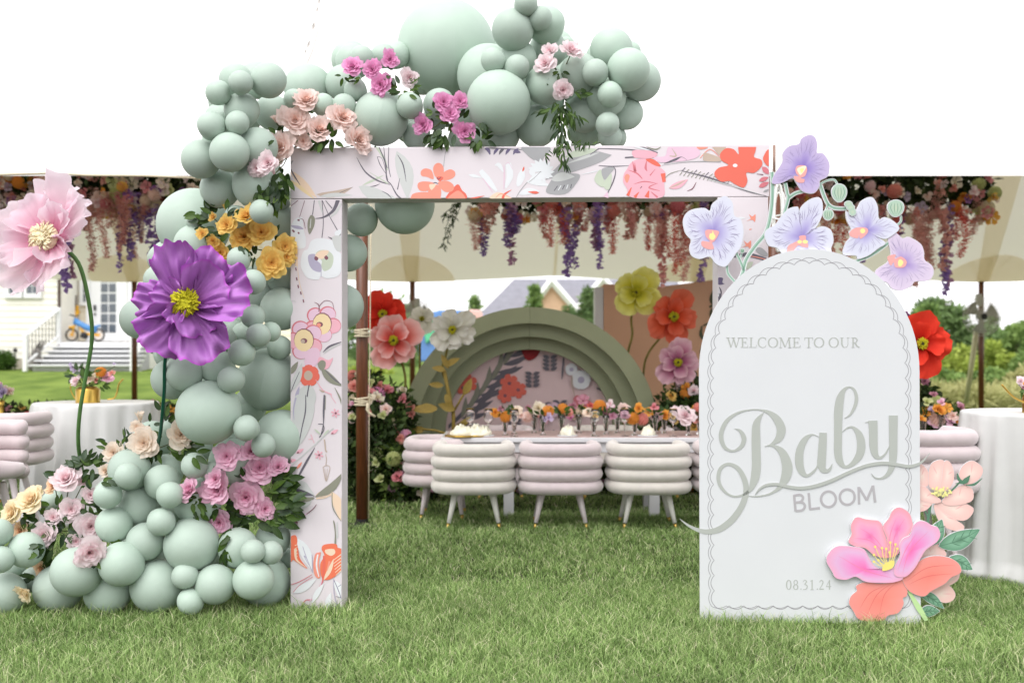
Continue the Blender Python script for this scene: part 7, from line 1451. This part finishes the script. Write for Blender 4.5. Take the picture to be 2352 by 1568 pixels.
# porch and steps
st = thing('porch_steps', 'white painted wooden steps and landing leading up to the back door', 'steps', (hx(235), HY, GR))
ztop = hz(784); nst = 5; M_wst = mat('painted_steps', lin(232, 232, 234), .6, var=.03)
mb = MB(); mb.box((hx(240), HY + .45, (ztop + GR) / 2 - .02), (hx(345) - hx(143), 1.2, ztop - GR)); mb.build('landing', M_wst, st)
for k in range(nst):
    h = (ztop - GR) * (nst - k - .0) / (nst + 0.0) ; z0 = ztop - (ztop - GR) * (k + 1) / (nst + 1); e = .12 * (k + 1)
    mb = MB(); mb.box((hx(238), HY - .15 - .26 * k - .13, z0 - .02), (hx(345) - hx(130) + e * .6, .29, .045)); mb.build('tread', M_wst, st, bevel=.01)
    mb = MB(); mb.box((hx(238), HY - .15 - .26 * k - .02, (GR + z0 - .045) / 2 - .03), (hx(345) - hx(130) + e * .5, .03, z0 - .045 - GR + .06)); mb.build('riser', mat('step_riser', lin(214, 214, 218), .6), st)
for sx, lab in ((0, 'left'), (1, 'right')):
    xa, xb = (hx(140), hx(112)) if not sx else (hx(338), hx(346))
    ya, yb = HY - .15, HY - 1.5; za, zb_ = ztop + .95, GR + .95
    for (x, y, z0, z1) in ((xa, ya, ztop - .1, ztop + 1.0), (xb, yb, GR - .05, GR + 1.0)):
        mb = MB(); mb.box((x, y, (z0 + z1) / 2), (.11, .11, z1 - z0)); mb.build('newel_post', M_trim, st, bevel=.008)
    mb = MB(); mb.tube([(xa, ya, za), (xb, yb, zb_)], .05, 6); mb.build('handrail', M_trim, st); mb = MB(); mb.tube([(xa, ya, za - .78), (xb, yb, zb_ - .78)], .04, 6); mb.build('lower_rail', M_trim, st)
    for k in range(1, 10):
        t = k / 10; mb = MB(); mb.tube([(xa + (xb - xa) * t, ya + (yb - ya) * t, za + (zb_ - za) * t - .78), (xa + (xb - xa) * t, ya + (yb - ya) * t, za + (zb_ - za) * t)], .012, 5); mb.build('baluster', M_dark if not sx else M_trim, st)
# toy motorbike, toy guitar, garden pieces
bk = thing('toy_motorbike', 'small blue toy dirt bike with yellow forks parked on the porch landing', 'toy bike', (hx(195), HY + .2, ztop))
yb = HY + .1; M_blue = mat('blue_plastic', lin(70, 130, 190), .35, .5); M_yl = mat('yellow_plastic', lin(235, 175, 50), .4, .4)
for x in (165, 226):
    mb = MB(); c = P(x, 769, yb); R = px(15, yb)
    mb.tube([c + Vector((R * .88 * math.cos(t), 0, R * .88 * math.sin(t))) for t in [2 * PI * i / 22 for i in range(23)]], R * .14, 7, cap=False); wh = mb.build('wheel', M_dark, bk, smooth=True)
    mb = MB()
    for k in range(8): mb.tube([c, c + Vector((R * .8 * math.cos(k * PI / 4), 0, R * .8 * math.sin(k * PI / 4)))], .008, 4)
    mb.lathe([(0, -.03), (.05, -.03), (.05, .03), (0, .03)], 10, c); mb.build('hub', M_yl, wh)
for nm, pts, r, m_ in (('fork', [(165, 769), (172, 745), (176, 728)], .03, M_yl), ('frame', [(180, 742), (192, 765), (210, 768), (226, 769)], .04, M_yl), ('body', [(174, 738), (184, 744), (200, 752), (222, 760)], .09, M_blue), ('front_plate', [(172, 745), (176, 730)], .07, M_blue), ('seat', [(188, 745), (205, 752), (216, 754)], .05, M_dark), ('engine', [(188, 768), (200, 772)], .1, M_dark), ('rear_mudguard', [(212, 752), (230, 748)], .04, M_blue), ('front_mudguard', [(158, 752), (170, 750)], .035, M_yl)):
    mb = MB(); mb.tube([Vector(P(x, y, yb)) for x, y in pts], r, 8); mb.build(nm, m_, bk, smooth=True)
mb = MB(); h_ = P(176, 727, yb); mb.tube([h_ + Vector((-.12, -.2, .05)), h_, h_ + Vector((-.02, .2, .05))], .02, 6); mb.build('handlebar', M_dark, bk)
gt = thing('toy_guitar', 'yellow toy guitar leaning upright against the porch wall behind the bike', 'toy guitar', P(174, 722, DY - .1))
mb = MB()
for (x, y, r) in ((174, 716, .11), (174, 706, .085)): c = P(x, y, DY - .12); mb.lathe([(0, -.03), (r, -.03), (r, .03), (0, .03)], 16, (0, 0, 0)); nv = 16 * 4; mb.v[-nv:] = [(c.x + v[0], c.y + v[2], c.z + v[1]) for v in mb.v[-nv:]]
mb.build('guitar_body', M_yl, gt); mb = MB(); mb.tube([P(174, 704, DY - .16), P(175, 678, DY - .12)], .02, 6); mb.build('guitar_neck', M_spout, gt)
sh = thing('round_shrub', 'clipped round green shrub at the left picture edge by the house wall', 'shrub', (hx(8), HY - .8, GR))
leafcloud('foliage', [((hx(8, HY - .8), HY - .8, gz(0, HY - .8) + .27), (.38, .35, .3))], 3000, .07, mat('shrub_leaf', (0, 0, 0), .6, .2, attr=[(0, lin(40, 62, 26)), (1, lin(92, 128, 50))], trans=.1), sh, seed=3, shell=.3)
sto = thing('garden_statue', 'grey stone rabbit statue on the grass between the shrub and the steps', 'statue', (hx(80), HY - .9, GR))
M_stone = mat('grey_stone', lin(150, 145, 140), .9, .1, var=.25, vscale=8, bump=.4, bscale=20); gy = HY - .9; g0 = gz(0, gy)
mb = MB()
def ellip(mb, c, r, n=12): mb.grid(lambda u, v: (c[0] + r[0] * math.sin(PI * u) * math.cos(2 * PI * v), c[1] + r[1] * math.sin(PI * u) * math.sin(2 * PI * v), c[2] + r[2] * math.cos(PI * u)), n, n * 2)
ellip(mb, (hx(80, gy), gy, g0 + .22), (.24, .2, .26)); ellip(mb, (hx(84, gy) + .02, gy - .05, g0 + .5), (.14, .13, .14)); mb.build('body', M_stone, sto, smooth=True)
for dx in (.05, .16):
    mb = MB(); mb.tube([(hx(84, gy) + dx - .04, gy, g0 + .58), (hx(84, gy) + dx, gy, g0 + .72), (hx(84, gy) + dx + .08, gy, g0 + .86)], [.045, .05, .015], 8); mb.build('ear', M_stone, sto, smooth=True)
lp = thing('path_light', 'small dark stake lamp by the house foundation', 'garden lamp', (hx(57), HY - .6, GR)); mb = MB(); mb.tube([(hx(57), HY - .6, GR - .05), (hx(57), HY - .6, GR + .5)], .015, 6); mb.build('stake', M_dark, lp); mb = MB(); mb.lathe([(0, .5), (.06, .5), (.07, .56), (.02, .62), (0, .62)], 10, (hx(57), HY - .6, GR)); mb.build('lamp_head', M_dark, lp)

# ------------------------------------------------------------------ the far house, seen through the arch
FY = 50.0; G2 = gz(0, FY); fz = lambda y, Y=FY: CAMH + (HZ - y) / FPX * Y; fxx = lambda x, Y=FY: (x - 1176) / FPX * Y
fh = thing('far_house', 'distant house with a grey shingle roof and white gable trim above the green backdrop', 'house', (fxx(1300), FY + 5, G2))
mb = MB(); mb.box((fxx(1330), FY + 6, (G2 + fz(735)) / 2), (fxx(1580) - fxx(1090), 10, fz(735) - G2)); mb.build('wall', mat('far_siding', lin(205, 180, 155), .8), fh)
mb = MB(); xa, xb, zr = fxx(1085), fxx(1600), fz(735); rd = fz(620)
mb.add([(xa, FY + .6, zr), (xb, FY + .6, zr), (xb, FY + 6, rd), (xa + 2.0, FY + 6, rd), (xa, FY + 11.4, zr), (xb, FY + 11.4, zr)], [(0, 1, 2, 3), (3, 2, 5, 4), (0, 3, 4), (1, 5, 2), (0, 4, 5, 1)]); mb.build('roof', mat('far_shingle', lin(138, 138, 146), .9, var=.1, vscale=3), fh)
for (ax, ay, lx_, ly_, rx_, ry_) in ((1267, 645, 1238, 684, 1328, 716), (1385, 640, 1338, 684, 1440, 700)):
    Yg = FY + .2; sr = (ry_ - ay) / (rx_ - ax); yl = ay + (ax - (ax - (rx_ - ax))) * 0
    mb = MB(); L = (ax - (rx_ - ax) * .9, ry_); pr = [L, (ax, ay), (rx_, ry_), (rx_, 790), (L[0], 790)]
    mb.add([(fxx(x, Yg), Yg, fz(y, Yg)) for x, y in pr] + [(fxx(x, Yg), Yg + 4, fz(y, Yg)) for x, y in pr], [(0, 1, 2, 3, 4), (9, 8, 7, 6, 5), (0, 5, 6, 1), (1, 6, 7, 2), (2, 7, 8, 3), (3, 8, 9, 4), (4, 9, 5, 0)]); mb.build('gable', mat('far_gable', lin(214, 178, 150), .8), fh)
    for (p, q) in (((ax, ay), (rx_ + 4, ry_ + 4)), ((ax, ay), (L[0] - 4, L[1] + 4))):
        mb = MB(); a = P(p[0], p[1], Yg - .25); b = P(q[0], q[1], Yg - .25); mb.tube([a, b], .17, 4); mb.build('rake_board', M_trim, fh)
# inflatable
inf = thing('inflatable_slide', 'blue, white and green inflatable slide blurred far behind the green backdrop', 'inflatable', (fxx(1020, 36), 36, gz(0, 36)))
IY = 36.0
for (p, m_, nm) in (([(962, 800), (962, 745), (975, 720), (1010, 712), (1060, 712), (1112, 722), (1112, 830), (962, 830)], mat('inflatable_blue', lin(110, 150, 215), .5), 'slide_body'), ([(968, 735), (985, 722), (1000, 735), (996, 775), (978, 790)], mat('inflatable_green', lin(110, 205, 160), .5), 'slide_bed'), ([(1068, 722), (1080, 710), (1105, 712), (1112, 730), (1070, 735)], mat('inflatable_pink', lin(235, 190, 185), .5), 'arch_top')):
    y_ = IY - (.15 if nm != 'slide_body' else 0); mb = MB(); q = [(P(x, y, y_)) for x, y in p]; n = len(q); mb.add([(v.x, y_, v.z) for v in q] + [(v.x, y_ + (2.2 if nm == 'slide_body' else .2), v.z) for v in q], [tuple(range(n)), tuple(range(2 * n - 1, n - 1, -1))] + [(k, n + k, n + (k + 1) % n, (k + 1) % n) for k in range(n)]); mb.build(nm, m_, inf, bevel=.05)
# ------------------------------------------------------------------ fans on the far poles
def fan(label, x, y, r, Yf):
    c = P(x, y, Yf); R = px(r, Yf); t = thing('pole_fan', label, 'fan', c); Mf = mat('fan_grey', lin(190, 188, 182), .5)
    mb = MB()
    for k in range(7):
        rr = R * (k + 1) / 7; yy = -.10 * math.sqrt(1 - ((k + 1) / 7.2) ** 2); mb.tube([c + Vector((rr * math.cos(a), yy, rr * math.sin(a))) for a in [2 * PI * i / 24 for i in range(25)]], .008, 4, cap=False)
    for k in range(28):
        a = 2 * PI * k / 28; mb.tube([c + Vector((R * f * math.cos(a), -.10 * math.sqrt(max(0, 1 - (f / 1.03) ** 2)), R * f * math.sin(a))) for f in (.1, .4, .75, 1)], .006, 4)
    mb.build('cage', Mf, t)
    for k in range(3):
        mb = MB(); a0 = k * 2.094 + .4
        mb.grid(lambda u, v: c + Vector(((.1 + .78 * u) * R * math.cos(a0 + (v - .5) * (.5 + .6 * u)), .02 + .06 * (v - .5), (.1 + .78 * u) * R * math.sin(a0 + (v - .5) * (.5 + .6 * u)))), 4, 4); mb.build('blade', mat('fan_blade', lin(160, 156, 148), .5), t, smooth=True)
    mb = MB(); mb.tube([c + Vector((0, -.12, 0)), c + Vector((0, .12, 0))], R * .16, 12); mb.build('motor', M_dark, t)
    mb = MB(); mb.box(c + Vector((0, .14, R * .9)), (.1, .1, R * .6)); mb.build('bracket', Mf, t)
fan('grey cage fan clamped to the back pole right of the welcome sign', 2255, 727, 44, BY - .35)
fan('grey cage fan clamped to the back pole left of the white paper flower', 957, 722, 32, BY - .35)
stk = thing('tent_stake_brace', 'pale wooden brace leaning beside the right back pole', 'brace', P(2218, 920, 21.5)); mb = MB(); mb.tube([P(2243, 760, 21.2), P(2219, 925, 21.6)], [.06, .05], 8); mb.build('brace', mat('pale_pole', lin(205, 200, 165), .7), stk, smooth=True)

# ------------------------------------------------------------------ trees and shrubs
M_bark = mat('bark', lin(84, 70, 56), .9, .1, var=.25, vscale=6, bump=.4)
TM = [mat('tree_leaf_' + n, (0, 0, 0), .6, .2, attr=[(0, a), (1, b)], trans=.2, var=.15, vscale=1) for n, a, b in (('deep', lin(84, 110, 68), lin(140, 166, 106)), ('mid', lin(100, 132, 72), lin(160, 186, 108)), ('yellow', lin(140, 164, 66), lin(200, 212, 108)), ('dry', lin(168, 168, 108), lin(206, 204, 146)))]
def tree(label, cat, x, Y, ytop, ybot, wpx, mi, n, seed, name='broadleaf_tree', trunk=True, size=.22, conif=False):
    rs = random.Random(seed); X = (x - 1176) / FPX * Y; g0 = gz(X, Y); zt_ = CAMH + (HZ - ytop) / FPX * Y; zb_ = max(g0, CAMH + (HZ - ybot) / FPX * Y); W_ = px(wpx, Y) / 2
    t = thing(name, label, cat, (X, Y, g0)); H = zt_ - zb_
    if trunk:
        mb = MB(); mb.tube([(X, Y, g0 - .1), (X + .05, Y, g0 + (zt_ - g0) * .45), (X, Y, g0 + (zt_ - g0) * .85)], [.05 * H ** .8, .035 * H ** .8, .01], 8); mb.build('trunk', M_bark, t, smooth=True)
        for k in range(5):
            a = rs.uniform(0, 6.28); z0 = g0 + (zt_ - g0) * rs.uniform(.3, .6); mb = MB(); mb.tube([(X, Y, z0), (X + W_ * .35 * math.cos(a), Y + W_ * .35 * math.sin(a), z0 + H * .18), (X + W_ * .7 * math.cos(a), Y + W_ * .7 * math.sin(a), z0 + H * .3)], [.02 * H ** .8, .012 * H ** .8, .004], 6); mb.build('limb', M_bark, t, smooth=True)
    bl_ = []
    if conif:
        for k in range(16):
            f = k / 15; a = k * 2.4; rr = W_ * (1 - f) * .95 * rs.uniform(.5, 1.1); bl_.append(((X + rr * math.cos(a), Y + rr * math.sin(a), zb_ + H * f * .93), (W_ * (1 - f * .75) * .55 * rs.uniform(.7, 1.3) + .12, W_ * .5 + .05, H * .11 * rs.uniform(.7, 1.3))))
    else:
        for k in range(15):
            a = rs.uniform(0, 6.28); f = rs.uniform(.12, .95); rr = W_ * .75 * math.sqrt(max(0, 1 - (2 * f - 1) ** 2)) * rs.uniform(.4, 1); s = rs.uniform(.22, .42) * W_; bl_.append(((X + rr * math.cos(a), Y + rr * math.sin(a), zb_ + H * f * .92), (s, s, s * .8)))
    leafcloud('crown', bl_, n, size, TM[mi], t, seed=seed, shell=.35); return t
tree('dense green tree right of the sign, behind the pole fan', 'tree', 2185, 44, 642, 880, 210, 0, 14000, 1, size=.24)
tree('feathery tree top beside the sign, in front of the dense tree', 'tree', 2130, 40, 690, 880, 90, 1, 4500, 2, size=.2)
tree('pale tree at the far right picture edge', 'tree', 2345, 50, 735, 890, 110, 1, 6000, 3, size=.22)
tree('tall thin tree top half hidden behind the fan', 'tree', 2290, 55, 705, 880, 70, 1, 3500, 33, size=.22)
tree('young evergreen left of the white gable, above the backdrop', 'tree', 1228, 40, 655, 800, 62, 1, 3200, 4, 'evergreen_tree', size=.16, conif=True)
tree('small evergreen at the left end of the far roof', 'tree', 1090, 40, 678, 800, 50, 1, 2400, 5, 'evergreen_tree', size=.16, conif=True)
tree('evergreen right of the white gable, beside the peach panel', 'tree', 1350, 40, 662, 800, 70, 0, 3600, 6, 'evergreen_tree', size=.16, conif=True)
tree('small evergreen close behind the white gable trim', 'tree', 1305, 42, 705, 800, 50, 0, 2000, 7, 'evergreen_tree', size=.16, conif=True)
for i, (x, Y, yt, yb_, w_, mi, n, lb) in enumerate(((2135, 36, 800, 900, 110, 2, 4200, 'yellow green bush just right of the red poppy'), (2210, 37, 790, 905, 120, 2, 4600, 'bright yellow green bush behind the pale brace'), (2290, 35, 782, 905, 130, 2, 4600, 'wide yellow green bush right of the pole'), (2370, 34, 800, 910, 130, 1, 4200, 'green bush at the right picture edge'), (2170, 33, 850, 925, 110, 1, 3200, 'low green bush behind the table flowers'), (2265, 32, 850, 930, 120, 1, 3200, 'low green bush at the foot of the right pole'), (2350, 31, 845, 935, 120, 3, 3200, 'dry straw coloured bush at the lower right edge'),
        (812, 30, 880, 960, 60, 2, 2200, 'light green bush in the gap left of the tent pole'), (868, 29, 870, 960, 90, 2, 3500, 'light green bush right of the tent pole'), (930, 36, 835, 900, 90, 1, 2500, 'green bush behind the coral paper flower'), (850, 60, 800, 850, 120, 0, 3000, 'dark hedge far off behind the tent pole'))):
    tree(lb, 'bush', x, Y, yt, yb_, w_, mi, n, 40 + i, 'bush', trunk=False, size=.15)
# far woods along the field's end
rs2 = np.random.RandomState(5)
bl_ = [((x, 95 + rs2.uniform(-6, 6), gz(0, 95) * (x < 20) + 1.4 + h / 2), (6, 4, 1.6 + h)) for x, h in zip(np.arange(-110, 120, 7.0), rs2.uniform(0, 1.6, 40))]
o = leafcloud('far_woods', bl_, 30000, .8, TM[0], None, seed=9); tag(o, 'low belt of distant trees along the end of the field', 'trees', kind='stuff')
# long grass at the right field edge
_bl = [((cx(x, 27), 27 + (k % 3), .25), (.7, .5, .3)) for k, x in enumerate(range(2040, 2460, 34))]
o = leafcloud('long_grass', _bl, 9000, .3, TM[3], None, seed=10, aspect=.12); tag(o, 'pale unmown grass in front of the bushes at the right', 'grass', kind='stuff')
